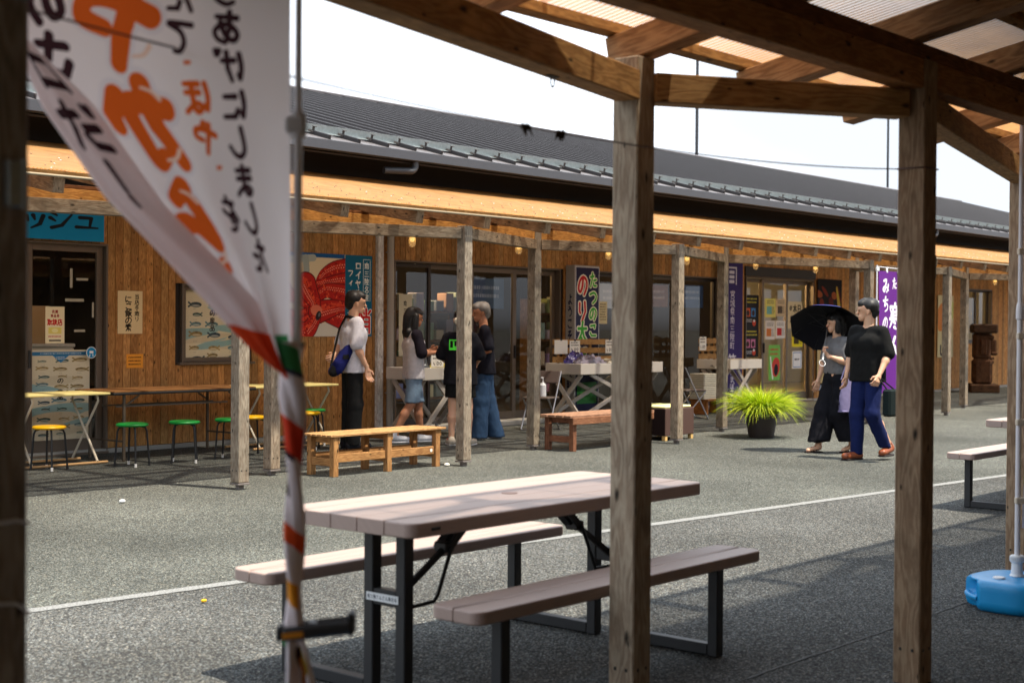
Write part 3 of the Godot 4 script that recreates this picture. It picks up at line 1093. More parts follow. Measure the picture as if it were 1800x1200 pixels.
func shelter(called: String, label: String, posts: Array, zf: float, zb: float, zin: float, X0: float, X1: float, raf0: float, dy: float, near: bool, g: Color) -> void:
	var t := thing(called, label, "shelter", Vector3(0, -0.021 if near else 0.0, 0))
	var o := signf(zf - zb)
	var a := 0.112
	var sl := 0.194
	var wm: Material = M.wood_near if near else M.gray_wood
	var inner := Color(0.62, 0.31, 0.085)          # sheltered faces keep their orange
	var aged := g
	var rc := func(z: float) -> float: return 2.40 + dy + sl * absf(z - zf) * (-1.0 if (z - zf) * o > 0 else 1.0)
	# posts
	for p in posts:
		var z := zf if p[1] == 0 else zb
		var top: float = rc.call(zf) if p[1] == 0 else 2.4615
		# each post has its own weathering: greyed where it has stood open, browner under cover
		var own := aged
		if near:
			own = Color(0.45, 0.41, 0.37) if p[0] < 2 else (Color(0.52, 0.43, 0.33) if p[0] < 5 else Color(0.44, 0.31, 0.205))
		var b := mb(tilt(own, 0.05 if near else 0.14))
		var sunk := 0.055 if near else 0.0
		b.bx(Vector3(0, (top - 0.06 - sunk) / 2, 0), Vector3(a, top - 0.06 + sunk, a), 0.005)
		var o1 := part("post", b, wm, t, Vector3(p[0], 0.06, z))
		b = mb()
		b.bx(Vector3(0, -0.012, 0), Vector3(0.118, 0.016, 0.118), 0.002)
		b.bx(Vector3(0, -0.04, 0), Vector3(0.052, 0.042, 0.052), 0.003)
		if not near:
			part("foot", b, std(rgb(120, 112, 108), 0.6, 0.2), o1)
		b = mb()
		for k in [-0.025, 0.025]:
			b.bx(Vector3(k, 0.1, a / 2), Vector3(0.01, 0.012, 0.004), 0.001)
			b.bx(Vector3(-a / 2, 0.1, k), Vector3(0.004, 0.012, 0.01), 0.001)
		part("bolt", b, M.black, o1)
	# zigzag beams
	for i in posts.size() - 1:
		var p = posts[i]
		var q = posts[i + 1]
		var A := Vector3(p[0], 2.292, zf if p[1] == 0 else zb)
		var B := Vector3(q[0], 2.292, zf if q[1] == 0 else zb)
		var d := (B - A).normalized()
		var cut := 0.056 / maxf(absf(d.x), absf(d.z)) + 0.001
		var b := mb(tilt(Color(0.56, 0.32, 0.125) if near else Color(0.35, 0.27, 0.19), 0.12))
		b.bar(A + d * cut, B - d * cut, 0.1, 0.108, 0.004)
		part("beam", b, wm, t)
	# long beams between the back posts and a plate on top
	var last := -1.0e9
	for p in posts:
		if p[1] == 1:
			if last > -1.0e8:
				var b := mb(tilt(inner, 0.08) if not near else tilt(Color(0.5, 0.24, 0.09), 0.06))
				b.bar(Vector3(last + a / 2 + 0.001, 2.4045, zb), Vector3(p[0] - a / 2 - 0.001, 2.4045, zb), 0.1, 0.112, 0.004)
				part("purlin_beam", b, M.wood, t)
			last = p[0]
	var pt: float = rc.call(zb) - 0.002
	var b2 := mb(Color(0.26, 0.11, 0.045))
	b2.bx(Vector3((X0 + X1) / 2, (2.4635 + pt) / 2, zb), Vector3(X1 - X0, pt - 2.4635, 0.085), 0.003)
	part("top_plate", b2, M.wood, t)
	# rafters
	var z_end := zf + o * 0.12
	var x := raf0
	while x < X1:
		if x > X0:
			var b := mb(tilt(Color(0.52, 0.29, 0.14) if near else Color(0.34, 0.225, 0.135), 0.1))
			var A := Vector3(x, rc.call(z_end) + 0.0575, z_end)
			var B := Vector3(x, rc.call(zin) + 0.0575, zin)
			b.bar(A, B, 0.1 if near else 0.095, 0.113, 0.004)
			part("rafter", b, wm, t)
		x += 0.917 if near else 0.95
	# battens under the sheets
	var bz := zf + o * 0.11
	var k := 0
	while (zin - bz) * -o > 0.1:
		var y: float = rc.call(bz) + 0.119 + 0.024
		var b := mb(tilt(Color(0.42, 0.22, 0.075), 0.1))
		b.box(Transform3D(Basis(Vector3.RIGHT, atan(sl) * o), Vector3((X0 + X1) / 2, y, bz)), Vector3(X1 - X0, 0.044, 0.05), 0.002)
		part("batten", b, M.wood, t)
		bz -= o * 0.46
		k += 1
	# corrugated sheets, overlapping side by side
	var ze := zf + o * 0.15
	var n := int(round((X1 - X0) / 0.91))
	var cw := (X1 - X0) / n
	var pitch := 0.032
	for i in n:
		var b := mb()
		var cols := int((cw + pitch) / pitch * 6)
		var r0 := []
		var r1 := []
		var u0 := []
		for j in cols + 1:
			var dx := j * pitch / 6.0
			var px := X0 + i * cw + dx
			var h := 0.0055 * sin(TAU * px / pitch) + 0.0015 * (i % 2) 
			var ya: float = rc.call(ze) + 0.119 + 0.0535
			var yb: float = rc.call(zin) + 0.119 + 0.0535
			var jag := 0.004 * noise.get_noise_1d(px * 3.0)
			r0.append(Vector3(px, ya + h, ze + jag))
			r1.append(Vector3(px, yb + h, zin))
			u0.append(Vector2(px, 0))
		b.grid([r0, r1], [u0, u0], Vector3.UP)
		part("roof_sheet", b, M.sheet, t)
	# screw caps on the far sheets
	if not near:
		var sc := mb(Color(0.1, 0.09, 0.08))
		var row := 0
		var zz := zf + 0.1
		while zz > zf - 1.4:
			var px := X0 + 0.1 * (row % 2)
			while px < 34.0:
				sc.col = Color(0.24, 0.18, 0.12) if rng.randf() < 0.75 else Color(0.7, 0.68, 0.64)
				sc.ball(Vector3(px + rng.randf_range(-0.02, 0.02), rc.call(zz) + 0.119 + 0.062, zz), Vector3(0.008, 0.005, 0.008), 6, 4)
				px += 0.34
			zz -= 0.23
			row += 1
		tag(part("screw_caps", sc, M.tint, t), "", "", "", "stuff")
		var e := mb()
		var y: float = rc.call(ze) + 0.13
		e.tube([Vector3(X0, y, ze - 0.005), Vector3(X1, y, ze - 0.005)], 0.011, 8)
		part("eave_rail", e, std(rgb(150, 136, 112), 0.5, 0.3), t)
	else:
		# lifting eye under the long bay and hinge plates on posts
		var e := mb()
		e.bx(Vector3(0, -0.002, 0), Vector3(0.06, 0.004, 0.02), 0.001)
		e.tube([Vector3(-0.012, 0, 0), Vector3(-0.012, -0.025, 0), Vector3(-0.007, -0.036, 0), Vector3(0.007, -0.036, 0), Vector3(0.012, -0.025, 0), Vector3(0.012, 0, 0)], 0.003, 6)
		part("eye_plate", e, M.dark_metal, t, Vector3(3.63, 2.237, -2.955), 0.2)
		for h in [[5.275 + 0.056, 1.66, NB + 0.03], [1.35 + 0.02, 2.05, NB + 0.058], [1.35 + 0.02, 1.67, NB + 0.058]]:
			e = mb()
			e.bx(Vector3(0, 0, 0), Vector3(0.028, 0.085, 0.03), 0.003)
			e.tube([Vector3(0.018, -0.045, 0.012), Vector3(0.018, 0.045, 0.012)], 0.007, 8)
			part("hinge", e, M.galv, t, Vector3(h[0], h[1], h[2]))
# ---------------------------------------------------------------- signs, posters, notices and banners of the shops
func sign_panel(called: String, label: String, cat: String, t: Texture2D, x0: float, x1: float, y0: float, y1: float, z: float, thick := 0.012, group := "", rough := 0.55) -> MeshInstance3D:
	var b := mb()
	b.panel(x1 - x0, y1 - y0, thick)
	var o := part(called, b, print_mat(t, rough), self, Vector3((x0 + x1) / 2, y0, z))
	tag(o, label, cat, group)
	return o

func fish(p: Pad, x: float, y: float, l: float, c: Color, fl := 1.0) -> void:
	p.ell(x, y, l * 0.5, l * 0.19, 0.0, c)
	p.curve([Vector2(x - fl * l * 0.4, y), Vector2(x - fl * l * 0.62, y - l * 0.16)], l * 0.05, l * 0.07, c)
	p.curve([Vector2(x - fl * l * 0.4, y), Vector2(x - fl * l * 0.62, y + l * 0.14)], l * 0.05, l * 0.07, c)
	p.ell(x, y + l * 0.07, l * 0.36, l * 0.07, 0.0, c.lerp(Color(0.95, 0.93, 0.85), 0.6))
	p.ell(x + fl * l * 0.33, y - l * 0.04, l * 0.03, l * 0.03, 0.0, Color(0.05, 0.05, 0.05))
	p.ell(x, y - l * 0.13, l * 0.14, l * 0.05, 0.1, c.darkened(0.3))

func fish_chart(w: int, h: int, sd: int, header: bool) -> ImageTexture:
	var r := RandomNumberGenerator.new()
	r.seed = sd
	var p := Pad.new(w, h, rgb(226, 218, 190))
	for i in 5:
		p.ell(r.randf() * w, h * (0.3 + 0.6 * r.randf()), w * 0.5, h * 0.06, r.randf_range(-0.2, 0.2), rgb(150, 186, 188))
		p.ell(r.randf() * w, h * (0.3 + 0.6 * r.randf()), w * 0.4, h * 0.05, r.randf_range(-0.2, 0.2), rgb(214, 204, 174))
	var cs := [rgb(96, 132, 140), rgb(70, 96, 92), rgb(150, 132, 84), rgb(120, 136, 120), rgb(60, 78, 88), rgb(170, 150, 100)]
	var rows := int(h / 46.0)
	for j in rows:
		for i in 3:
			fish(p, w * (0.2 + 0.31 * i) + r.randf_range(-8, 8), 60 + j * 44 + r.randf_range(-8, 8), r.randf_range(30, 58), cs[r.randi() % 6], 1.0 if r.randf() < 0.5 else -1.0)
			p.lines(w * (0.16 + 0.31 * i), 82 + j * 44, 18, 1, 4, rgb(90, 84, 70), r)
	if header:
		p.rect(0, 10, w, 20, rgb(34, 118, 170))
		p.lines(w * 0.15, 17, w * 0.7, 1, 9, rgb(232, 236, 236), r)
		for k in 40:
			p.rect(w * 0.5 - (40 - k) * 0.9, 30 + k, (40 - k) * 1.8, 1, rgb(44, 128, 180))
		p.lines(w * 0.42, 38, w * 0.16, 2, 9, rgb(240, 240, 240), r)
	p.column(GL, "の", w * 0.44, h * 0.3, Vector2(26, 26), 30, 2.2, rgb(40, 40, 40))
	p.column(GL, "産品", w * 0.44, h * 0.42, Vector2(24, 24), 30, 1.8, rgb(40, 40, 40))
	p.grain(r, 0.12)
	return p.tex()

func build_signs() -> void:
	var r := RandomNumberGenerator.new()
	r.seed = 99
	var Z := WALL + 0.012
	# blue fascia sign
	var p := Pad.new(512, 160, rgb(8, 138, 190))
	for i in 3:
		p.glyph(GL["ッシュ"[i]], 262 + i * 80, 34 if i < 2 else 26, Vector2(74, 84), 7, rgb(16, 22, 30), 0.5)
	p.glyph(GL["フ"], 20, 34, Vector2(90, 90), 8, rgb(16, 22, 30), 0.5)
	p.grain(r, 0.06)
	sign_panel("shop_sign", "bright blue fascia sign with black brush lettering over the left shop door", "sign", p.tex(), 6.6, 8.56, 2.235, 2.64, Z + 0.03, 0.03)
	# octopus poster: photograph of boiled octopus and a teal panel
	p = Pad.new(800, 512, rgb(228, 214, 178))
	p.rect(0, 0, 600, 26, rgb(20, 88, 150))
	p.seg(Vector2(90, 60), Vector2(380, 30), 22, 22, rgb(176, 186, 180))
	p.seg(Vector2(330, 30), Vector2(336, 110), 20, 20, rgb(160, 172, 168))
	p.rect(0, 430, 620, 82, rgb(214, 210, 196))
	var arms := [[Vector2(-20, 160), Vector2(90, 120), Vector2(180, 200), Vector2(220, 260)], [Vector2(-20, 330), Vector2(110, 250), Vector2(230, 260), Vector2(380, 330)], [Vector2(-20, 420), Vector2(120, 380), Vector2(260, 390), Vector2(400, 350)], [Vector2(20, 500), Vector2(150, 470), Vector2(290, 440), Vector2(410, 370)], [Vector2(640, 90), Vector2(540, 100), Vector2(470, 130), Vector2(430, 170)], [Vector2(660, 170), Vector2(560, 180), Vector2(480, 190), Vector2(400, 200)], [Vector2(640, 260), Vector2(560, 240), Vector2(470, 230), Vector2(380, 290)], [Vector2(640, 420), Vector2(560, 400), Vector2(480, 380), Vector2(400, 350)], [Vector2(420, 360), Vector2(500, 340), Vector2(560, 330), Vector2(640, 330)], [Vector2(330, 190), Vector2(360, 250), Vector2(390, 300), Vector2(400, 350)], [Vector2(230, 470), Vector2(330, 480), Vector2(380, 430), Vector2(410, 380)]]
	for a in arms:
		p.curve(a, 74, 30, rgb(110, 14, 12))
		p.curve(a, 66, 25, rgb(186, 30, 22))
		var hi := []
		for q in a:
			hi.append(q + Vector2(-4, -16))
		p.curve(hi, 20, 6, rgb(222, 72, 42))
		for k in 90:
			var t := r.randf()
			var i := int(t * 2.99)
			var c: Vector2 = a[i].lerp(a[i + 1], t * 3.0 - i) + Vector2(r.randf_range(-30, 30), r.randf_range(-38, 34))
			p.ell(c.x, c.y, r.randf_range(3, 12), r.randf_range(2, 6), r.randf() * 3.0, [rgb(170, 24, 18), rgb(206, 50, 30), rgb(140, 16, 14), rgb(232, 92, 50)][k % 4])
		for k in 34:
			var t := k / 34.0
			var i := int(t * 2.99)
			var dv: Vector2 = (a[i + 1] - a[i]).normalized()
			var c: Vector2 = a[i].lerp(a[i + 1], t * 3.0 - i) + Vector2(-dv.y, dv.x) * (13.0 if k % 2 else 31.0) * (1.0 - 0.5 * t)
			var s := 9.5 - 5.0 * t
			p.ell(c.x, c.y, s, s, 0, rgb(160, 22, 18))
			p.ell(c.x - 1, c.y - 1, s * 0.72, s * 0.72, 0, rgb(230, 96, 72))
			p.ell(c.x - s * 0.2, c.y - s * 0.25, s * 0.3, s * 0.3, 0, rgb(250, 196, 172))
	p.ell(405, 352, 40, 34, 0.2, rgb(226, 120, 92))
	p.ell(418, 384, 17, 30, 0.3, rgb(38, 26, 30))
	p.ell(424, 378, 7, 14, 0.3, rgb(96, 104, 110))
	p.rect(604, 0, 196, 512, rgb(4, 98, 130))
	p.rect(734, 24, 3, 260, rgb(226, 232, 226))
	p.rect(784, 30, 3, 260, rgb(226, 232, 226))
	p.rect(734, 24, 53, 3, rgb(226, 232, 226))
	p.column(GL, "南三陸名産", 744, 44, Vector2(32, 40), 50, 2.8, rgb(236, 238, 230))
	p.column(GL, "ロイヤルフ", 676, 42, Vector2(42, 50), 58, 4.4, rgb(236, 238, 230), 0.5)
	p.column(GL, "フィッシュ", 624, 92, Vector2(36, 42), 58, 3.8, rgb(236, 238, 230), 0.5)
	p.glyph(GL["蛸"], 676, 340, Vector2(112, 150), 13, rgb(240, 238, 230), 0.8)
	p.glyph(GL["蛸"], 676, 340, Vector2(112, 150), 8, rgb(206, 20, 26), 0.8)
	sign_panel("octopus_poster", "wide poster of red boiled octopus beside a teal lettered strip on the cladding", "poster", p.tex(), 10.62, 12.5, 1.235, 2.25, Z, 0.01)
	# paper notices on the cladding
	p = Pad.new(128, 200, rgb(226, 206, 160))
	p.column(GL, "当店手造り", 88, 16, Vector2(22, 22), 26, 1.6, rgb(40, 34, 28))
	p.column(GL, "にこ飯の素", 38, 22, Vector2(34, 32), 33, 2.6, rgb(34, 30, 26))
	p.grain(r, 0.1)
	sign_panel("paper_notice", "cream paper notice with two columns of brush writing taped to the cladding", "notice", p.tex(), 8.77, 9.08, 1.27, 1.73, Z, 0.002, "", 0.9)
	p = Pad.new(128, 96, rgb(232, 158, 60))
	for j in 3:
		p.lines(16, 18 + j * 24, 96, 1, 22, rgb(60, 40, 24), r)
	sign_panel("small_note", "small orange handwritten note low on the cladding", "note", p.tex(), 8.88, 9.09, 0.9, 1.05, Z, 0.002, "", 0.9)
	# papers behind the glass of the left door
	sign_panel("fish_chart", "tall fish chart with a blue heading behind the left door's glass", "poster", fish_chart(256, 512, 7, true), 7.82, 8.5, 0.12, 1.1, WALL - 0.1, 0.003)
	sign_panel("window_chart", "cream fish chart filling the small window in the cladding", "poster", fish_chart(288, 280, 21, false), 9.68, 10.5, 1.0, 1.78, WALL - 0.07, 0.003)
	p = Pad.new(128, 208, rgb(238, 226, 190))
	p.row(GL, "共通", 44, 20, Vector2(18, 18), 22, 1.5, rgb(150, 30, 30))
	p.row(GL, "商品券", 36, 44, Vector2(16, 16), 20, 1.3, rgb(150, 30, 30))
	p.row(GL, "取扱店", 14, 72, Vector2(30, 32), 34, 3.0, rgb(196, 26, 30))
	p.rect(20, 118, 88, 36, rgb(232, 218, 120))
	p.ell(64, 136, 22, 12, 0, rgb(244, 236, 170))
	p.lines(20, 166, 90, 1, 14, rgb(190, 40, 40), r)
	p.rect(24, 188, 80, 8, rgb(40, 40, 40))
	sign_panel("voucher_notice", "white and red voucher notice stuck on the left door's glass", "notice", p.tex(), 7.95, 8.17, 1.17, 1.55, WALL - 0.052, 0.002, "", 0.7)
	p = Pad.new(96, 96, rgb(236, 236, 236))
	p.ell(48, 48, 42, 42, 0, rgb(30, 140, 196))
	p.rect(30, 34, 36, 20, rgb(240, 244, 246))
	p.seg(Vector2(34, 66), Vector2(30, 80), 4, 4, rgb(240, 244, 246))
	p.seg(Vector2(60, 62), Vector2(62, 74), 4, 4, rgb(240, 244, 246))
	var b := mb()
	b.lathe(Transform3D(Basis(Vector3.RIGHT, PI / 2), Vector3.ZERO), [Vector2(0, 0), Vector2(0.062, 0), Vector2(0.062, 0.003)], 28)
	var base := b.v.size()
	b.pt(Vector3(0, 0, 0.003), Vector3.BACK, Vector2(0.5, 0.5))
	for j in 29:
		var t := TAU * j / 28
		b.pt(Vector3(cos(t) * 0.062, sin(t) * 0.062, 0.003), Vector3.BACK, Vector2(0.5 + 0.5 * cos(t), 0.5 - 0.5 * sin(t)))
	for j in 28:
		b.tri(base, base + 1 + j, base + 2 + j, Vector3.BACK)
	tag(part("round_sticker", b, print_mat(p.tex()), self, Vector3(8.49, 1.07, WALL - 0.05)), "round blue and white sticker on the left door's glass", "sticker")
	# strips of old tape on the glass
	for k in 5:
		var e = [[8.2, 1.85, 0.03, 0.2], [8.33, 1.84, 0.14, 0.025], [8.24, 1.62, 0.22, 0.03], [8.46, 1.52, 0.022, 0.16], [8.3, 1.3, 0.13, 0.025]][k]
		b = mb(lin(196, 190, 172))
		b.bx(Vector3.ZERO, Vector3(e[2], e[3], 0.0012))
		tag(part("tape_strip", b, M.cloth, self, Vector3(e[0] + 0.05, e[1], WALL - 0.0535)), ["tall torn tape strip high on the left door's glass", "short level tape strip beside the tall strip on the left door", "long level tape strip above the voucher notice's corner", "upright tape strip by the left door's right stile", "lowest tape strip just above the round blue sticker"][k], "tape", "old tape on the left door")
	# boxes stacked behind the left door
	var bo := mb()
	bo.bx(Vector3(0, 0.2, 0), Vector3(0.62, 0.4, 0.34), 0.006)
	var q := thing("cardboard_box", "brown cardboard box leaning behind the left door's glass", "box", Vector3(7.86, 1.16, WALL - 0.5), 0.1)
	part("carton", bo, M.card, q)
	p = Pad.new(160, 100, rgb(196, 160, 112))
	p.row(GL, "南品", 20, 16, Vector2(34, 34), 44, 3, rgb(48, 40, 34))
	p.ell(40, 72, 12, 12, 0, rgb(60, 50, 40))
	p.ell(40, 72, 9, 9, 0, rgb(196, 160, 112))
	b = mb()
	b.panel(0.46, 0.28, 0.002)
	part("print", b, print_mat(p.tex(), 0.85), q, Vector3(0, 0.06, 0.1705))
	for k in [[7.75, 0.62, 0.9, 0.4, 0.0], [8.2, 0.92, 0.52, 0.2, 0.06]]:
		b = mb()
		b.bx(Vector3(0, k[3] / 2, 0), Vector3(k[2], k[3], 0.34), 0.015)
		b.bx(Vector3(0, k[3] + 0.022, 0), Vector3(k[2] + 0.02, 0.04, 0.36), 0.012)
		tag(part("foam_box", b, M.paper, self, Vector3(k[0], k[1], WALL - 0.55 + k[4])), "pale foam box behind the left door's glass, " + ("lower wide one" if k[1] < 0.8 else "upper small one"), "box")
	# stand-up light box sign
	var sg := thing("sign_tower", "navy upright box sign with red and green lettering beside the middle doors", "sign", Vector3(16.74, 0.0, WALL + 0.02))
	b = mb()
	b.bx(Vector3(0, 1.18, 0.085), Vector3(0.6, 2.2, 0.17), 0.006)
	part("case", b, std(rgb(168, 164, 158), 0.45, 0.2), sg)
	p = Pad.new(224, 820, rgb(24, 22, 62))
	for pass_ in 2:
		for i in 4:
			p.glyph(GL["たつのこ"[i]], 132, 36 + i * 94, Vector2(66, 74), 13 if pass_ == 0 else 6.5, rgb(236, 238, 200) if pass_ == 0 else rgb(58, 168, 40), 0.9)
		for i in 4:
			p.glyph(GL["のり太郎"[i]], 22, 44 + i * 148 - (0 if i < 2 else 30), Vector2(88, 112), 17 if pass_ == 0 else 9, rgb(240, 234, 210) if pass_ == 0 else (rgb(196, 28, 36) if i < 2 else rgb(58, 168, 40)), 0.9)
	p.rect(20, 650, 184, 120, rgb(52, 128, 60))
	p.ell(112, 710, 60, 40, 0, rgb(76, 156, 78))
	p.rect(0, 0, 224, 5, rgb(196, 196, 200))
	p.rect(0, 0, 5, 820, rgb(196, 196, 200))
	p.rect(219, 0, 5, 820, rgb(196, 196, 200))
	b = mb()
	b.panel(0.575, 2.16, 0.004)
	part("face", b, print_mat(p.tex(), 0.35), sg, Vector3(0, 0.1, 0.171))
	p = Pad.new(96, 700, rgb(164, 160, 154))
	p.column(GL, "ようこそ南三陸町", 20, 150, Vector2(54, 54), 66, 4.5, rgb(34, 38, 70))
	b = mb()
	b.panel(0.16, 1.9, 0.003)
	part("side_face", b, print_mat(p.tex(), 0.5), sg, Vector3(-0.301, 0.36, 0.085), -PI / 2)
	# tall purple banner with crest
	p = Pad.new(160, 640, rgb(62, 52, 106))
	for k in 3:
		p.rect(52, 44 + k * 22, 40, 15, rgb(206, 204, 216))
	p.rect(48, 26, 62, 8, rgb(206, 204, 216))
	p.rect(104, 26, 7, 84, rgb(206, 204, 216))
	p.column(GL, "宮城県南三陸町", 62, 138, Vector2(34, 36), 40, 2.0, rgb(206, 204, 216))
	p.column(GL, "笹", 50, 438, Vector2(58, 60), 70, 4, rgb(224, 222, 232))
	p.column(GL, "かまぼこ", 64, 508, Vector2(34, 28), 32, 2.4, rgb(206, 204, 216))
	var pb := sign_panel("purple_banner", "tall violet cloth banner with a pale crest beside the right-hand doors", "banner", p.tex(), 20.5, 21.14, 0.18, 2.5, WALL + 0.16, 0.008, "", 0.85)
	# dark banner with brush lettering
	p = Pad.new(256, 512, rgb(28, 26, 28))
	p.rect(0, 130, 256, 350, rgb(196, 176, 128))
	for i in 9:
		p.ell(r.randf() * 256, 50 + r.randf() * 110, r.randf_range(20, 46), r.randf_range(10, 24), r.randf(), [rgb(112, 44, 30), rgb(86, 32, 26), rgb(150, 80, 44)][i % 3])
	p.seg(Vector2(200, 40), Vector2(226, 120), 8, 16, rgb(176, 150, 60))
	for i in 60:
		p.curve([Vector2(r.randf() * 256, 140 + r.randf() * 330), Vector2(r.randf() * 256, 140 + r.randf() * 330)], 0.6, 0.6, rgb(176, 152, 106))
	p.column(GL, "及善蒲鉾", 84, 142, Vector2(92, 74), 84, 6.5, rgb(48, 56, 86), 0.6)
	p.rect(0, 488, 256, 24, rgb(150, 160, 172))
	sign_panel("door_banner", "dark banner with four brushed characters on straw colour beside the right-hand doors", "banner", p.tex(), 24.0, 24.95, 0.2, 2.3, WALL + 0.04, 0.01, "", 0.8)
	# posters and papers on the right-hand doors
	var ZD := WALL - 0.05
	p = Pad.new(128, 400, rgb(20, 20, 24))
	for k in 2:
		p.lines(14, 20 + k * 210, 100, 2, 22, rgb(226, 212, 60), r)
		p.rect(12, 84 + k * 200, 40, 56, [rgb(206, 90, 40), rgb(196, 110, 150)][k])
		p.rect(60, 84 + k * 200, 40, 56, [rgb(70, 130, 190), rgb(200, 120, 160)][k])
		p.ell(32, 116 + k * 200, 13, 18, 0, rgb(60, 34, 30))
		p.ell(80, 116 + k * 200, 13, 18, 0, rgb(60, 34, 30))
		p.ell(88, 180 + k * 190, 16, 20, 0, rgb(206, 70, 40))
		p.ell(88, 166 + k * 190, 9, 9, 0, rgb(226, 226, 226))
		p.lines(14, 156 + k * 205, 60, 2, 12, rgb(230, 230, 232), r)
	sign_panel("snack_poster", "long black poster with bright snack pictures inside the right-hand doors", "poster", p.tex(), 21.62, 22.1, 0.85, 1.95, WALL - 0.09, 0.003)
	var papers := [
		[22.27, 22.62, 1.56, 1.9, "small yellow and teal leaflet on the glass of the right-hand doors", rgb(222, 214, 120), rgb(120, 180, 170)],
		[22.66, 22.98, 1.58, 1.9, "beige typed paper on the glass of the right-hand doors", rgb(204, 184, 150), rgb(90, 80, 70)],
		[22.27, 22.6, 1.16, 1.5, "pale leaflet with an orange picture on the right-hand doors", rgb(220, 216, 210), rgb(206, 120, 60)],
		[22.64, 22.97, 1.18, 1.5, "white leaflet with a red corner on the right-hand doors", rgb(224, 222, 218), rgb(190, 50, 50)],
		[22.4, 22.8, 0.42, 1.06, "tall green and red cartoon-free festival poster on the right-hand doors", rgb(120, 190, 90), rgb(206, 70, 60)],
		[23.33, 23.7, 1.02, 1.34, "bright yellow notice on the far sliding door", rgb(226, 214, 40), rgb(70, 60, 30)],
		[23.33, 23.68, 0.62, 0.94, "white notice with a blue border on the far sliding door", rgb(232, 234, 236), rgb(90, 130, 180)]]
	for k in papers.size():
		var e = papers[k]
		p = Pad.new(96, 96 if k != 4 else 160, e[5])
		if k == 6:
			p.rect(6, 6, 84, 84, e[6])
			p.rect(10, 10, 76, 76, e[5])
			p.lines(22, 40, 52, 1, 26, rgb(40, 40, 44), r)
		elif k == 4:
			p.ell(60, 100, 34, 44, 0.2, e[6])
			p.ell(62, 112, 17, 26, 0.1, rgb(30, 30, 36))
			p.seg(Vector2(14, 56), Vector2(34, 150), 5, 5, rgb(240, 238, 230))
			p.lines(10, 16, 76, 2, 20, rgb(200, 40, 44), r)
		else:
			p.rect(12, 40, 48, 40, e[6])
			p.lines(14, 12, 68, 2, 10, rgb(60, 56, 54), r)
			p.lines(62, 44, 26, 4, 10, rgb(60, 56, 54), r)
		sign_panel("door_paper", e[4].replace("cartoon-free ", ""), "paper", p.tex(), e[0], e[1], e[2], e[3], ZD + (0.0 if e[0] < 23.0 else -0.048), 0.002, "papers on the right-hand doors", 0.7)
	p = Pad.new(128, 160, rgb(214, 200, 162))
	p.row(GL, "本日", 44, 20, Vector2(34, 44), 40, 3.2, rgb(30, 28, 26))
	p.row(GL, "店休日", 20, 84, Vector2(30, 40), 34, 3.0, rgb(30, 28, 26))
	p.ell(24, 40, 12, 16, 0.3, rgb(120, 110, 90))
	sign_panel("closed_notice", "cream paper with large black closing-day writing on the far sliding door", "notice", p.tex(), 23.16, 23.68, 1.36, 1.86, WALL - 0.1, 0.002, "", 0.8)
	# notice on the middle window and a paper on a post by the display
	p = Pad.new(64, 96, rgb(216, 204, 160))
	p.lines(10, 10, 44, 7, 11, rgb(80, 70, 56), r)
	sign_panel("window_notice", "small cream list taped inside the window beside the navy box sign", "notice", p.tex(), 17.34, 17.56, 1.42, 1.76, WALL - 0.055, 0.002)
	p = Pad.new(96, 288, rgb(196, 192, 168))
	p.column(GL, "南三陸名産品", 34, 30, Vector2(22, 24), 34, 1.6, rgb(60, 56, 50))
	sign_panel("tall_notice", "tall pale paper with a thin column of writing behind the girl's shoulder", "notice", p.tex(), 12.98, 13.22, 0.98, 1.78, WALL + 0.02, 0.003)
	# blue cloth and papers hung inside the windows
	for e in [[14.5, 15.25, 1.62, 2.04, rgb(70, 96, 126), "faded blue cloth hung inside the middle sliding door"], [19.6, 20.4, 1.7, 2.08, rgb(66, 92, 130), "blue printed cloth hung inside the window by the purple banner"], [18.7, 19.35, 1.7, 2.06, rgb(120, 84, 52), "brown lettered board inside the middle window"], [17.5, 18.2, 1.66, 2.04, rgb(196, 206, 214), "white brush-lettered cloth inside the window by the navy sign"]]:
		p = Pad.new(160, 96, e[4])
		p.lines(20, 24, 120, 2, 26, e[4].lightened(0.45), r)
		p.grain(r, 0.2)
		sign_panel("hung_cloth", e[5], "cloth", p.tex(), e[0], e[1], e[2], e[3], WALL - 0.16, 0.004)
	# purple flag on its pole by the couple
	var fl := thing("flag_banner", "purple flag with white brush lettering hanging from a white pole behind the couple", "banner", Vector3(18.72, 0, FROW + 0.22), -0.12)
	p = Pad.new(256, 720, rgb(98, 40, 128))
	p.column(GL, "みちのく", 40, 40, Vector2(76, 84), 112, 8, rgb(238, 236, 240), 0.6)
	p.column(GL, "寒", 138, 190, Vector2(108, 150), 100, 11, rgb(238, 236, 240), 0.5)
	p.column(GL, "た", 160, 40, Vector2(52, 60), 100, 6, rgb(238, 236, 240), 0.6)
	p.column(GL, "ん", 140, 380, Vector2(96, 110), 100, 9, rgb(238, 236, 240), 0.5)
	b = mb()
	var rows := []
	var uvs := []
	for j in 25:
		var row := []
		var uu := []
		var v := j / 24.0
		for i in 11:
			var s := i / 10.0
			row.append(Vector3(0.07 + s * 0.6, 2.2 - v * 1.75, 0.03 * sin(s * 6.0 + v * 3.0) * (0.3 + v)))
			uu.append(Vector2(s, v))
		rows.append(row)
		uvs.append(uu)
	b.grid(rows, uvs, Vector3.BACK)
	var fm := print_mat(p.tex(), 0.9)
	fm.backlight_enabled = true
	fm.backlight = Color(0.4, 0.4, 0.4)
	part("cloth", b, fm, fl)
	b = mb()
	b.tube([Vector3(0.03, 0, 0), Vector3(0.03, 2.28, 0)], 0.011, 10)
	b.tube([Vector3(0.03, 2.26, 0), Vector3(0.68, 2.24, 0)], 0.006, 8)
	part("pole", b, M.pole, fl)
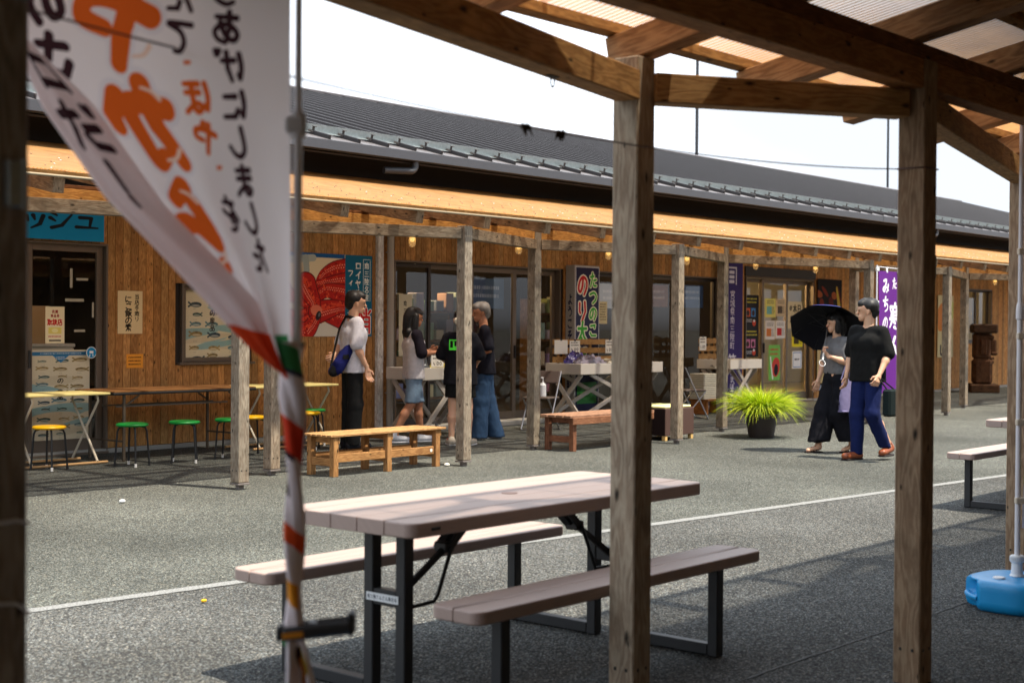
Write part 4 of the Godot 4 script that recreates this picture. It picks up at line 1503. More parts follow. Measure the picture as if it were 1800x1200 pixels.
	for y in [2.22, 1.75, 1.3, 0.85]:
		b = mb()
		b.bx(Vector3(0.045, y, 0), Vector3(0.06, 0.045, 0.03), 0.004)
		part("loop", b, M.plastic_white, fl)
	for xx in [0.28, 0.58]:
		b = mb()
		b.bx(Vector3(xx, 2.215, 0.002), Vector3(0.04, 0.07, 0.012), 0.003)
		part("loop", b, M.plastic_white, fl)
	# white board on the far post pair
	p = Pad.new(128, 256, rgb(206, 196, 150))
	p.ell(30, 90, 40, 60, 0.3, rgb(206, 130, 60))
	p.ell(96, 60, 50, 40, 0.1, rgb(180, 190, 110))
	p.row(GL, "US", 20, 206, Vector2(32, 40), 44, 5, rgb(60, 50, 46))
	sign_panel("far_poster", "tall food poster between the far pair of canopy posts", "poster", p.tex(), 29.35, 30.15, 0.75, 2.1, WALL + 0.03, 0.01)
# ---------------------------------------------------------------- things standing before the shops
func x_table(label: String, at: Vector3, turn: float, w: float, d: float) -> void:
	var t := thing("folding_table", label, "table", at, turn, "cream folding tables by the wall")
	var b := mb(lin(226, 210, 140))
	b.bx(Vector3(0, 0.69, 0), Vector3(w, 0.022, d), 0.005)
	part("tabletop", b, M.tint, t)
	for sx in [-1, 1]:
		for sz in [-1, 1]:
			b = mb(lin(206, 196, 176))
			var x: float = sx * (w / 2 - 0.12) + sz * 0.012
			b.tube([Vector3(x, 0.675, sz * (d / 2 - 0.07)), Vector3(x, 0.62, sz * (d / 2 - 0.05)), Vector3(x, 0.03, -sz * (d / 2 - 0.02))], 0.012, 8)
			part("leg", b, M.tint, t)
	for sz in [-1, 1]:
		b = mb(lin(188, 150, 104))
		b.tube([Vector3(-w / 2 + 0.02, 0.018, sz * (d / 2 - 0.02)), Vector3(w / 2 - 0.02, 0.018, sz * (d / 2 - 0.02))], 0.013, 8)
		part("foot_rail", b, M.tint, t)

func stool(seat: Color) -> Node3D:
	var t := thing("round_stool", "", "stool", Vector3.ZERO, 0, "round stools by the wall")
	var b := mb(seat)
	b.lathe(Transform3D(), [Vector2(0, 0.385), Vector2(0.142, 0.385), Vector2(0.153, 0.392), Vector2(0.156, 0.402), Vector2(0.15, 0.412), Vector2(0.135, 0.417), Vector2(0, 0.419)], 28)
	part("seat", b, std(seat.linear_to_srgb(), 0.35), t)
	for k in 4:
		var a := TAU * k / 4 + 0.4
		var d := Vector3(cos(a), 0, sin(a))
		b = mb()
		b.tube([d * 0.09 + Vector3(0, 0.382, 0), d * 0.125 + Vector3(0, 0.372, 0), d * 0.14 + Vector3(0, 0.34, 0), d * 0.165 + Vector3(0, 0.03, 0)], 0.0095, 8)
		var l := part("leg", b, M.black, t)
		b = mb()
		b.tube([d * 0.1645 + Vector3(0, 0.035, 0), d * 0.167 + Vector3(0, 0.0, 0)], 0.0125, 8)
		part("tip", b, M.white_paint if k % 2 else M.black, l)
	return t

func plank_bench(called: String, label: String, at: Vector3, turn: float, w: float, d: float, h: float, legs: Array, nsl: int, c0: Color, c1: Color, th: float) -> Node3D:
	var t := thing(called, label, "bench", at, turn)
	var gap := 0.012
	var sw := (d - gap * (nsl - 1)) / nsl
	for i in nsl:
		var b := mb(tilt(c0, 0.08))
		b.bx(Vector3(0, h - th / 2, -d / 2 + sw / 2 + i * (sw + gap)), Vector3(w, th, sw), 0.004)
		part("slat", b, M.wood, t)
	for x in legs:
		for sz in [-1, 1]:
			var b := mb(tilt(c1, 0.06))
			b.bx(Vector3(x, (h - th) / 2, sz * (d / 2 - 0.045)), Vector3(0.06, h - th, 0.06), 0.003)
			part("leg", b, M.wood, t)
		var b := mb(tilt(c1, 0.06))
		b.bx(Vector3(x + 0.032, h - th - 0.032, 0), Vector3(0.024, 0.062, d - 0.03), 0.003)
		part("cross_rail", b, M.wood, t)
		b = mb(tilt(c1, 0.06))
		b.bx(Vector3(x - 0.01, 0.13, 0), Vector3(0.03, 0.07, d - 0.152), 0.003)
		part("cross_rail", b, M.wood, t)
	return t

func display_stand(label: String, at: Vector3, w: float, d: float) -> Node3D:
	var t := thing("display_stand", label, "display stand", at, 0.0, "white display stands before the shop")
	var c := lin(204, 198, 188)
	var y := 0.78
	var b := mb(c)
	b.bx(Vector3(0, y - 0.075, 0), Vector3(w - 0.04, 0.012, d - 0.04))
	part("tray_floor", b, M.tint, t)
	for e in [[Vector3(0, y, d / 2), Vector3(w, 0.15, 0.02)], [Vector3(0, y, -d / 2), Vector3(w, 0.15, 0.02)], [Vector3(w / 2 - 0.01, y, 0), Vector3(0.02, 0.15, d - 0.021)], [Vector3(-w / 2 + 0.01, y, 0), Vector3(0.02, 0.15, d - 0.021)]]:
		b = mb(tilt(c, 0.05))
		b.bx(e[0], e[1], 0.003)
		part("tray_side", b, M.tint, t)
	for sx in [-1, 1]:
		for sz in [-1, 1]:
			b = mb(tilt(lin(180, 172, 162), 0.05))
			var x: float = sx * (w / 2 - 0.08) + sz * 0.018
			b.bar(Vector3(x, 0.11, -sz * (d / 2 - 0.06)), Vector3(x, y - 0.08, sz * (d / 2 - 0.06)), 0.032, 0.06, 0.003)
			part("leg", b, M.tint, t)
			b = mb(tilt(lin(180, 172, 162), 0.05))
			b.bar(Vector3(sx * (w / 2 - 0.1), 0.11, sz * (d / 2 - 0.03)), Vector3(-sx * (w / 2 - 0.3), y - 0.08, sz * (d / 2 - 0.03) - sx * 0.02), 0.03, 0.055, 0.003)
			part("cross_leg", b, M.tint, t)
			b = mb()
			b.tube([Vector3(x - 0.012, 0.035, sz * (d / 2 - 0.06)), Vector3(x + 0.012, 0.035, sz * (d / 2 - 0.06))], 0.035, 14)
			b.bx(Vector3(x, 0.075, sz * (d / 2 - 0.06)), Vector3(0.04, 0.06, 0.03), 0.003)
			part("caster", b, M.steel, t)
	return t

func bag_heap(called: String, label: String, at: Vector3, s: Vector3, col: Color, sd: int) -> void:
	var nz := FastNoiseLite.new()
	nz.seed = sd
	nz.frequency = 1.0
	var b := mb(col)
	var rows := []
	var uvs := []
	for i in 15:
		var row := []
		var uu := []
		var f := PI * 0.5 * i / 14.0
		for j in 33:
			var a := TAU * j / 32
			var d := Vector3(cos(a) * cos(f), sin(f), sin(a) * cos(f))
			var k := 1.0 + 0.34 * nz.get_noise_3dv(d * 2.6) + 0.16 * nz.get_noise_3dv(d * 7.0)
			row.append(Vector3(d.x * s.x, d.y * s.y, d.z * s.z) * k)
			uu.append(Vector2(j / 32.0, i / 14.0))
		rows.append(row)
		uvs.append(uu)
	b.grid(rows, uvs, Vector3.ZERO, -1.0)
	var m := std(col.linear_to_srgb(), 0.22)
	tag(part(called, b, m, self, at), label, "bag")

func folding_chair(label: String, at: Vector3, turn: float) -> void:
	var t := thing("folding_chair", label, "chair", at, turn, "folding steel chairs")
	for sx in [-1, 1]:
		var x: float = sx * 0.2
		var b := mb()
		b.tube([Vector3(x, 0.01, 0.2), Vector3(x, 0.42, -0.02), Vector3(x, 0.78, -0.2)], 0.011, 8)
		part("frame_tube", b, M.steel, t)
		b = mb()
		b.tube([Vector3(x * 0.9, 0.01, -0.2), Vector3(x * 0.9, 0.42, 0.17)], 0.011, 8)
		part("frame_tube", b, M.steel, t)
	for z in [0.2, -0.2]:
		var b := mb()
		b.tube([Vector3(-0.2, 0.012, z), Vector3(0.2, 0.012, z)], 0.011, 8)
		part("floor_bar", b, M.steel, t)
	var b := mb()
	b.bx(Vector3(0, 0.43, 0), Vector3(0.38, 0.03, 0.36), 0.012)
	part("seat", b, std(rgb(96, 84, 76), 0.6), t)
	b = mb()
	b.box(Transform3D(Basis(Vector3.RIGHT, -0.45), Vector3(0, 0.7, -0.16)), Vector3(0.38, 0.18, 0.025), 0.01)
	part("backrest", b, std(rgb(84, 70, 64), 0.6), t)

func card(label: String, at: Vector3, w: float, h: float, seed_: int) -> void:
	var r := RandomNumberGenerator.new()
	r.seed = seed_
	var p := Pad.new(80, 64, rgb(232, 230, 220))
	if seed_ != 1:
		p.lines(10, 8, 58, 2, 14, rgb(40, 36, 34), r)
		p.seg(Vector2(14, 44), Vector2(20, 54), 2, 2, rgb(30, 30, 30))
		p.ell(42, 48, 7, 8, 0, rgb(36, 34, 34))
		p.ell(42, 48, 4, 5, 0, rgb(232, 230, 220))
		p.ell(60, 48, 7, 8, 0, rgb(36, 34, 34))
		p.ell(60, 48, 4, 5, 0, rgb(232, 230, 220))
	var b := mb()
	b.panel(w, h, 0.002)
	var o := thing("price_card", label, "price card", at)
	part("card", b, print_mat(p.tex(), 0.8), o)
	b = mb()
	b.bx(Vector3(0, h + 0.004, 0.003), Vector3(0.03, 0.028, 0.014), 0.003)
	part("clip", b, M.black, o)

func build_furniture() -> void:
	x_table("cream folding table with rusty crossed legs before the left door", Vector3(7.57, 0, WALL + 0.72), 0.0, 0.95, 0.52)
	x_table("cream folding table with crossed legs between the canopy posts and octopus poster", Vector3(10.5, 0, WALL + 0.66), 0.0, 1.25, 0.52)
	var t := thing("long_table", "long brown folding table with a black edge against the cladding", "table", Vector3(8.98, 0, WALL + 0.62))
	var b := mb(Color(0.36, 0.17, 0.06))
	b.bx(Vector3(0, 0.7, 0), Vector3(1.78, 0.012, 0.7), 0.002)
	part("tabletop", b, M.wood, t)
	b = mb()
	b.bx(Vector3(0, 0.68, 0), Vector3(1.795, 0.026, 0.715), 0.006)
	part("edge", b, M.black, t)
	for sx in [-1, 1]:
		for sz in [-1, 1]:
			b = mb()
			b.bx(Vector3(sx * 0.74, 0.334, sz * 0.3), Vector3(0.026, 0.668, 0.026), 0.003)
			part("leg", b, std(rgb(96, 84, 70), 0.5, 0.4), t)
		b = mb()
		b.bar(Vector3(sx * 0.72, 0.56, 0.3), Vector3(sx * 0.56, 0.66, 0.3), 0.01, 0.018)
		b.bar(Vector3(sx * 0.72, 0.56, -0.3), Vector3(sx * 0.56, 0.66, -0.3), 0.01, 0.018)
		b.bx(Vector3(sx * 0.74, 0.2, 0), Vector3(0.018, 0.018, 0.58))
		part("brace", b, std(rgb(96, 84, 70), 0.5, 0.4), t)
	b = mb()
	b.bx(Vector3(0, 0.54, 0.1), Vector3(1.4, 0.016, 0.016))
	part("shelf_bar", b, std(rgb(110, 100, 90), 0.5, 0.4), t)
	b = mb()
	b.bx(Vector3(0, 0.54, -0.15), Vector3(1.4, 0.016, 0.016))
	part("shelf_bar", b, std(rgb(110, 100, 90), 0.5, 0.4), t)
	# stools
	var ys := stool(lin(244, 186, 12))
	var gs := stool(lin(16, 138, 56))
	ys.position = Vector3(7.3, 0, -12.02)
	ys.set_meta("label", "yellow round stool in front of the rusty cream table")
	gs.position = Vector3(8.05, 0, -11.78)
	gs.set_meta("label", "green round stool at the left end of the long brown table")
	copy(gs, Vector3(8.62, 0, -11.72), 0.5, "green round stool at the middle of the long brown table")
	copy(gs, Vector3(9.17, 0, -11.7), 0.2, "green round stool behind the mossy front canopy post")
	copy(ys, Vector3(9.58, 0, -11.85), 0.9, "yellow round stool between the two left canopy posts")
	copy(ys, Vector3(10.47, 0, -12.0), 0.3, "yellow round stool beside the twisted flag and boy's heels")
	copy(gs, Vector3(10.85, 0, -12.35), 0.7, "green round stool against the wall behind the standing boy")
	# benches
	var bc := Color(0.56, 0.29, 0.115)
	var be := plank_bench("slatted_bench", "light new wooden slatted bench with six legs before the standing boy", Vector3(9.43, 0, -9.81), 0.0, 1.52, 0.40, 0.385, [-0.68, 0.0, 0.66], 6, Color(0.60, 0.34, 0.15), bc, 0.022)
	for sz in [-1, 1]:
		for k in [[-0.34, 0.6], [0.33, 0.58]]:
			b = mb(tilt(bc, 0.06))
			b.bx(Vector3(k[0], 0.165, sz * 0.155), Vector3(k[1], 0.075, 0.024), 0.003)
			part("long_rail", b, M.wood, be)
	b = mb()
	b.lathe(Transform3D(Basis(Vector3.RIGHT, PI / 2), Vector3(0.58, 0.165, 0.168)), [Vector2(0, 0), Vector2(0.017, 0), Vector2(0.017, 0.002), Vector2(0, 0.002)], 16)
	part("round_tag", b, M.white_paint, be)
	var rc := Color(0.30, 0.13, 0.075)
	plank_bench("wooden_bench", "worn red-brown plank bench in front of the white display stand", Vector3(13.05, 0, -9.9), 0.0, 1.6, 0.44, 0.40, [-0.7, 0.7], 4, Color(0.42, 0.24, 0.16), rc, 0.03)
	b = mb(Color(0.34, 0.155, 0.085))
	b.bx(Vector3(13.05, 0.335, -9.675), Vector3(1.54, 0.075, 0.022), 0.003)
	var bb: Node = get_node("wooden_bench")
	part("apron", b, M.wood, bb, -Vector3(13.05, 0, -9.9))
	# brown box seat with a pale cushion
	t = thing("box_seat", "dark brown box seat with pale green pads behind the grey canopy post", "seat", Vector3(14.55, 0, -10.05), 0.0)
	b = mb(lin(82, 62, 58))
	b.bx(Vector3(0, 0.225, 0), Vector3(0.62, 0.33, 0.52), 0.006, {"-x": lin(34, 26, 26)})  # left face painted with a shaded copy of the brown
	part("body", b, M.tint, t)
	for sx in [-1, 1]:
		for sz in [-1, 1]:
			b = mb(lin(206, 170, 110))
			b.bx(Vector3(sx * 0.28, 0.03, sz * 0.23), Vector3(0.05, 0.06, 0.05), 0.003)
			part("foot", b, M.tint, t)
	for sx in [-1, 1]:
		b = mb(lin(226, 224, 158))
		b.bx(Vector3(sx * 0.15, 0.405, 0), Vector3(0.27, 0.028, 0.47), 0.01)
		part("pad", b, M.tint, t)
	# display stands and their goods
	display_stand("white display stand on crossed legs between the girl and the glass", Vector3(12.97, 0.0, -12.51), 0.95, 0.62)
	display_stand("wide white display stand with bagged goods left of the near post", Vector3(16.65, 0.0, -12.51), 2.0, 0.62)
	display_stand("white display stand with a wooden step and baskets under it", Vector3(20.03, 0.0, -12.51), 0.97, 0.62)
	bag_heap("plastic_bag", "large clear and violet plastic bag heaped on the wide display stand", Vector3(16.15, 0.72, -12.42), Vector3(0.34, 0.24, 0.17), lin(126, 120, 134), 3)
	bag_heap("plastic_bag", "crumpled dark violet bag behind the clear bag on the wide stand", Vector3(16.05, 0.74, -12.6), Vector3(0.24, 0.26, 0.13), lin(48, 40, 96), 4)
	bag_heap("plastic_bag", "beige bag of goods at the right of the wide display stand", Vector3(16.85, 0.72, -12.45), Vector3(0.3, 0.22, 0.2), lin(170, 160, 140), 5)
	bag_heap("plastic_bag", "small grey packet pile on the tray with the baskets below", Vector3(19.8, 0.72, -12.5), Vector3(0.26, 0.12, 0.18), lin(150, 148, 140), 6)
	bag_heap("plastic_bag", "dark packet lying on the right of the last display stand", Vector3(20.3, 0.72, -12.45), Vector3(0.2, 0.1, 0.12), lin(86, 84, 84), 8)
	bag_heap("plastic_bag", "yellow-green packet of noodles on the stand beside the girl", Vector3(13.0, 0.72, -12.42), Vector3(0.16, 0.2, 0.12), lin(176, 160, 70), 9)
	bag_heap("plastic_bag", "dark upright packet on the stand beside the girl", Vector3(12.78, 0.72, -12.5), Vector3(0.14, 0.26, 0.1), lin(90, 96, 104), 10)
	for e in [[16.65, 1.9, "slatted wooden back board on the wide display stand"], [19.85, 0.75, "small slatted wooden back board on the last display stand"]]:
		t = thing("back_board", e[2], "board", Vector3(e[0], 0.78, -12.78))
		for k in 3:
			b = mb(tilt(Color(0.55, 0.32, 0.12), 0.1))
			b.bx(Vector3(0, 0.12 + k * 0.125, 0), Vector3(e[1] - 0.1, 0.08, 0.018), 0.003)
			part("slat", b, M.wood, t)
		for sx in [-1, 0, 1]:
			b = mb(tilt(Color(0.5, 0.28, 0.1), 0.1))
			b.bx(Vector3(sx * (e[1] / 2 - 0.2), 0.2, -0.022), Vector3(0.05, 0.44, 0.022), 0.003)
			part("upright", b, M.wood, t)
	card("blank white card clipped to the wide stand's back board", Vector3(15.92, 0.98, -12.765), 0.3, 0.2, 1)
	card("small written price card in the middle of the wide stand's board", Vector3(16.24, 1.0, -12.765), 0.24, 0.17, 2)
	card("white price card with large figures on the wide stand's board", Vector3(17.08, 0.98, -12.765), 0.2, 0.2, 3)
	card("price card clipped to the small slatted back board", Vector3(19.62, 1.0, -12.765), 0.2, 0.22, 4)
	card("price card at the right end of the small back board", Vector3(20.1, 1.02, -12.765), 0.14, 0.2, 5)
	card("price card standing on the stand beside the girl", Vector3(12.85, 0.86, -12.28), 0.22, 0.18, 6)
	folding_chair("folding steel chair holding a pump bottle left of the wide stand", Vector3(14.55, 0, -12.0), -1.3)
	folding_chair("folding steel chair right of the wide display stand", Vector3(17.95, 0, -11.9), 1.1)
	t = thing("pump_bottle", "white pump bottle standing on the folding chair", "bottle", Vector3(14.55, 0.446, -11.97))
	b = mb()
	b.lathe(Transform3D(), [Vector2(0, 0), Vector2(0.042, 0), Vector2(0.045, 0.01), Vector2(0.045, 0.15), Vector2(0.03, 0.175), Vector2(0.016, 0.182), Vector2(0.016, 0.2), Vector2(0, 0.2)], 20)
	part("bottle", b, M.plastic_white, t)
	b = mb()
	b.tube([Vector3(0, 0.2, 0), Vector3(0, 0.245, 0)], 0.006, 8)
	b.bx(Vector3(-0.012, 0.25, 0), Vector3(0.05, 0.014, 0.018), 0.004)
	part("pump", b, M.plastic_white, t)
	# wooden step with stacked baskets
	t = thing("wooden_step", "low orange wooden step under the last display stand", "step", Vector3(19.25, 0, -12.4))
	b = mb(Color(0.42, 0.17, 0.05))
	b.bx(Vector3(0, 0.225, 0), Vector3(0.62, 0.03, 0.36), 0.004)
	part("top", b, M.wood, t)
	for sx in [-1, 1]:
		b = mb(Color(0.42, 0.17, 0.05))
		b.bx(Vector3(sx * 0.27, 0.105, 0), Vector3(0.05, 0.21, 0.3), 0.004)
		part("leg", b, M.wood, t)
	for k in 2:
		t = thing("shop_basket", "pale woven shop basket on the wooden step, " + ("lower of two" if k == 0 else "upper of two"), "basket", Vector3(19.08, 0.241 + k * 0.205, -12.4), 0.0, "stacked shop baskets")
		b = mb(lin(196, 190, 172))
		for j in 7:
			var y := 0.012 + j * 0.029
			var g := 0.004 * (j % 2)
			for e in [[Vector3(0, y, 0.13 + g), Vector3(0.36, 0.02, 0.01)], [Vector3(0, y, -0.13 - g), Vector3(0.36, 0.02, 0.01)], [Vector3(0.18 + g, y, 0), Vector3(0.01, 0.02, 0.26)], [Vector3(-0.18 - g, y, 0), Vector3(0.01, 0.02, 0.26)]]:
				b.bx(e[0], e[1], 0.003)
		part("weave", b, M.tint, t)
		b = mb(lin(150, 146, 134))
		b.bx(Vector3(0, 0.1, 0), Vector3(0.335, 0.19, 0.235), 0.004)
		part("liner", b, M.tint, t)
	# golden grass in a pot
	t = thing("potted_grass", "lush yellow-green grass spilling over a dark brown pot on the asphalt", "plant", Vector3(15.6, 0, -9.27))
	b = mb()
	b.lathe(Transform3D(), [Vector2(0, 0), Vector2(0.15, 0), Vector2(0.158, 0.01), Vector2(0.2, 0.26), Vector2(0.212, 0.27), Vector2(0.212, 0.3), Vector2(0.195, 0.3), Vector2(0.19, 0.26), Vector2(0, 0.255)], 32)
	part("pot", b, std(rgb(42, 32, 30), 0.55), t)
	b = mb()
	var gr := RandomNumberGenerator.new()
	gr.seed = 31
	for i in 1500:
		var a := gr.randf() * TAU
		var rad := sqrt(gr.randf())
		var base := Vector3(cos(a), 0, sin(a)) * rad * 0.17 + Vector3(0, 0.26, 0)
		var a2 := a + gr.randf_range(-0.6, 0.6)
		var out := Vector3(cos(a2), 0, sin(a2))
		var L := gr.randf_range(0.3, 0.52)
		var lean := 0.25 + rad * gr.randf_range(0.35, 0.95)
		var wd := gr.randf_range(0.004, 0.0075)
		var side := out.cross(Vector3.UP).normalized()
		var k := gr.randf_range(0.7, 1.15)
		b.col = Color(0.50 * k, 0.56 * k, 0.035 * k) if gr.randf() < 0.7 else Color(0.30 * k, 0.42 * k, 0.04 * k)
		var rows := []
		var uvs := []
		for j in 6:
			var s := j / 5.0
			var ang := lean * 0.5 + lean * 1.5 * s
			var p := base + out * L * (s * sin(ang * 0.75)) + Vector3(0, L * (s * cos(ang * 0.72) - 0.1 * s * s * lean), 0)
			var ww := wd * (1.0 - 0.92 * s * s)
			var tw := side * ww + Vector3(0, ww * 0.4 * sin(a * 7.0), 0)
			rows.append([p - tw, p + tw])
			uvs.append([Vector2(0, s), Vector2(1, s)])
		b.grid(rows, uvs, Vector3.UP)
	var gm := tinted(null, null, Vector3.ONE, 0.6, 0)
	gm.backlight_enabled = true
	gm.backlight = Color(0.7, 0.8, 0.3)
	tag(part("blades", b, gm, t), "", "", "", "stuff")
	# carved wooden figure by the far window
	t = thing("carved_statue", "dark carved wooden head figure on a block by the far window", "statue", Vector3(30.1, 0, WALL + 0.75), 0.5)
	b = mb(Color(0.11, 0.055, 0.03))
	b.bx(Vector3(0, 0.09, 0), Vector3(0.85, 0.18, 0.6), 0.02)
	part("base", b, M.gray_wood, t)
	b = mb(Color(0.13, 0.06, 0.03))
	b.bx(Vector3(0, 0.45, -0.03), Vector3(0.5, 0.56, 0.4), 0.06)
	b.bx(Vector3(0, 1.0, -0.04), Vector3(0.44, 0.56, 0.36), 0.05)
	b.bx(Vector3(0, 1.19, 0.13), Vector3(0.46, 0.1, 0.14), 0.03)
	b.bx(Vector3(0, 0.98, 0.2), Vector3(0.1, 0.34, 0.14), 0.03)
	b.bx(Vector3(0, 0.84, 0.22), Vector3(0.16, 0.08, 0.14), 0.03)
	b.bx(Vector3(0, 0.74, 0.16), Vector3(0.26, 0.05, 0.12), 0.02)
	b.bx(Vector3(0, 0.66, 0.15), Vector3(0.3, 0.1, 0.12), 0.03)
	b.bx(Vector3(-0.24, 0.98, -0.02), Vector3(0.06, 0.34, 0.14), 0.02)
	b.bx(Vector3(0.24, 0.98, -0.02), Vector3(0.06, 0.34, 0.14), 0.02)
	part("head", b, M.gray_wood, t)
	b = mb(Color(0.09, 0.05, 0.03))
	b.bx(Vector3(0, 1.38, 0.0), Vector3(0.72, 0.2, 0.52), 0.03)
	part("topknot", b, M.gray_wood, t)
	# lamps under the canopy
	var z := -11.0
	var names := ["before the octopus poster's downpipe", "over the middle doors", "behind the near grey post", "left of the violet banner", "over the snack poster", "over the far sliding door", "before the far window"]
	var lx := [11.1, 12.9, 14.68, 16.49, 18.31, 20.12, 27.3]
	for i in lx.size():
		t = thing("bulb_lamp", "small lit glass bulb lamp under the canopy " + names[i], "lamp", Vector3(lx[i], 2.31, z), 0.0, "bulb lamps under the canopy")
		b = mb()
		b.lathe(Transform3D(), [Vector2(0, -0.075), Vector2(0.022, -0.07), Vector2(0.036, -0.052), Vector2(0.04, -0.03), Vector2(0.04, 0.05)], 18)
		part("shade", b, M.lamp_glass, t)
		b = mb()
		b.ball(Vector3(0, 0.015, 0), Vector3(0.026, 0.032, 0.026), 14, 10)
		part("bulb", b, M.bulb, t)
		b = mb()
		b.lathe(Transform3D(), [Vector2(0, 0.05), Vector2(0.043, 0.05), Vector2(0.043, 0.075), Vector2(0.025, 0.085), Vector2(0.02, 0.11), Vector2(0, 0.11)], 18)
		b.tube([Vector3(0, 0.11, 0), Vector3(0, 0.26, 0)], 0.005, 6)
		part("socket", b, M.frame_dark, t)
		var li := OmniLight3D.new()
		li.name = "glow"
		li.light_energy = 0.004
		li.light_color = Color(1.0, 0.78, 0.45)
		li.light_size = 0.03
		li.omni_range = 8.0
		li.omni_attenuation = 2.0
		li.shadow_enabled = true
		t.add_child(li)
		li.position = Vector3(0, 0.015, 0)
	# lit ceiling spots in the right-hand shop, plus two added fills in the middle
	for e in [[22.3, WALL - 1.3, 0.9, "left ceiling spot lit inside the right-hand doors"], [23.1, WALL - 2.0, 0.9, "middle ceiling spot lit inside the right-hand doors"], [24.2, WALL - 1.2, 0.9, "right ceiling spot lit inside the right-hand doors"], [14.9, WALL - 1.8, 0.5, "added ceiling spot to brighten the goods inside the middle sliding doors"], [18.6, WALL - 1.8, 0.5, "added ceiling spot to brighten the goods behind the window by the navy sign"]]:
		t = thing("ceiling_spot", e[3], "lamp", Vector3(e[0], 2.42, e[1]), 0.0, "ceiling spots inside the shops")
		b = mb()
		b.lathe(Transform3D(), [Vector2(0.035, 0.02), Vector2(0.05, 0.02), Vector2(0.05, 0.14), Vector2(0.02, 0.17), Vector2(0.02, 0.3), Vector2(0, 0.3)], 16)
		part("housing", b, M.black, t)
		b = mb()
		b.ball(Vector3(0, 0.02, 0), Vector3(0.034, 0.034, 0.034), 12, 8)
		var bm: StandardMaterial3D = M.bulb.duplicate()
		bm.emission_energy_multiplier = 2.0
		part("bulb", b, bm, t)
		var sl := OmniLight3D.new()
		sl.name = "glow"
		sl.light_energy = e[2]
		sl.light_color = Color(1.0, 0.84, 0.6)
		sl.light_size = 0.03
		sl.omni_range = 10.0
		sl.omni_attenuation = 2.0
		sl.shadow_enabled = true
		t.add_child(sl)
		sl.position = Vector3(0, -0.03, 0)
	# goods inside the shops, dim behind the glass
	for e in [[13.3, "tall goods shelf behind the dark window beside the girl"], [15.0, "goods shelf deep inside the middle sliding doors"], [18.2, "goods shelf inside the window by the navy sign"], [22.6, "goods shelf inside the right-hand doors"]]:
		t = thing("goods_shelf", e[1], "shelf", Vector3(e[0], 0.01, WALL - 1.5 if e[0] < 22 else WALL - 2.8))
		for k in 4:
			b = mb(Color(0.3, 0.17, 0.09))
			b.bx(Vector3(0, 0.3 + k * 0.42, 0), Vector3(1.5, 0.03, 0.4), 0.004)
			part("shelf_board", b, M.wood, t)
			for i in 7:
				b = mb(Color.from_hsv(rng.randf(), rng.randf_range(0.15, 0.6), rng.randf_range(0.3, 0.8)))
				var hh := rng.randf_range(0.12, 0.3)
				b.bx(Vector3(-0.64 + i * 0.21, 0.316 + k * 0.42 + hh / 2, 0.05), Vector3(0.16, hh, 0.2), 0.01)
				part("goods", b, M.tint, t)
		for sx in [-1, 1]:
			b = mb(Color(0.3, 0.17, 0.09))
			b.bx(Vector3(sx * 0.765, 0.9, 0), Vector3(0.03, 1.8, 0.4), 0.004)
			part("side_board", b, M.wood, t)
# ---------------------------------------------------------------- picnic tables, flags, wire: things on the near side
# slab with rounded plan corners and a rounded edge
func slab(b: MB, w: float, d: float, y0: float, y1: float, rc: Array, bev: float, uo: Vector2) -> void:
	var out := []
	var cs := [[1, 1], [-1, 1], [-1, -1], [1, -1]]
	for k in 4:
		var r: float = rc[k]
		for j in 7:
			var a := PI / 2 * (k + j / 6.0)
			var dir := Vector2(cos(a), sin(a))
			out.append([Vector2(cs[k][0] * (w / 2 - r), cs[k][1] * (d / 2 - r)) + dir * r, dir])
	var n := out.size()
	var rings := []
	for s in 5:
		var a := PI / 2 * s / 4.0
		rings.append([bev * (1.0 - sin(a)), y0 + bev * (1.0 - cos(a)), -cos(a), sin(a)])
	rings.reverse()
	var prof := []
	for s in 5:
		var a := PI / 2 * s / 4.0
		prof.append([bev * (1.0 - cos(a)), y1 - bev * (1.0 - sin(a)), sin(a), cos(a)])
	var all := []
	for s in range(4, -1, -1):
		all.append([rings[s][0], rings[s][1], rings[s][2], rings[s][3]])
	for s in 5:
		all.append(prof[s])
	var base := b.v.size()
	for q in all:
		for j in n + 1:
			var e = out[j % n]
			var p: Vector2 = e[0] - e[1] * q[0]
			b.pt(Vector3(p.x, q[1], p.y), Vector3(e[1].x * q[3], q[2], e[1].y * q[3]).normalized(), Vector2(p.y, p.x) + uo + Vector2(q[1], 0))
	for i in all.size() - 1:
		for j in n:
			var a := base + i * (n + 1) + j
			var c := a + n + 1
			var nn := b.n[a] + b.n[c + 1]
			b.tri(a, a + 1, c + 1, nn)
			b.tri(a, c + 1, c, nn)
	for e in [[0, Vector3.DOWN], [all.size() - 1, Vector3.UP]]:
		var m := b.pt(Vector3(0, all[e[0]][1], 0), e[1], uo)
		for j in n + 1:
			var p: Vector3 = b.v[base + e[0] * (n + 1) + j]
			b.pt(p, e[1], Vector2(p.z, p.x) + uo)
		for j in n:
			b.tri(m, m + 1 + j, m + 2 + j, e[1])

func planks(t: Node3D, called: String, x: float, z: float, w: float, d: float, y0: float, y1: float, n: int) -> void:
	var pw := d / n
	for i in n:
		var b := mb()
		var r := 0.045
		var s := 0.004
		var rc := [s, s, s, s]
		if i == n - 1:
			rc[0] = r
			rc[1] = r
		if i == 0:
			rc[2] = r
			rc[3] = r
		slab(b, w, pw - 0.0025, y0, y1, rc, 0.0035 if n > 2 and i > 0 and i < n - 1 else 0.008, Vector2(rng.randf(), rng.randf()))
		part(called, b, M.resin, t, Vector3(x, 0, z - d / 2 + pw * (i + 0.5)))

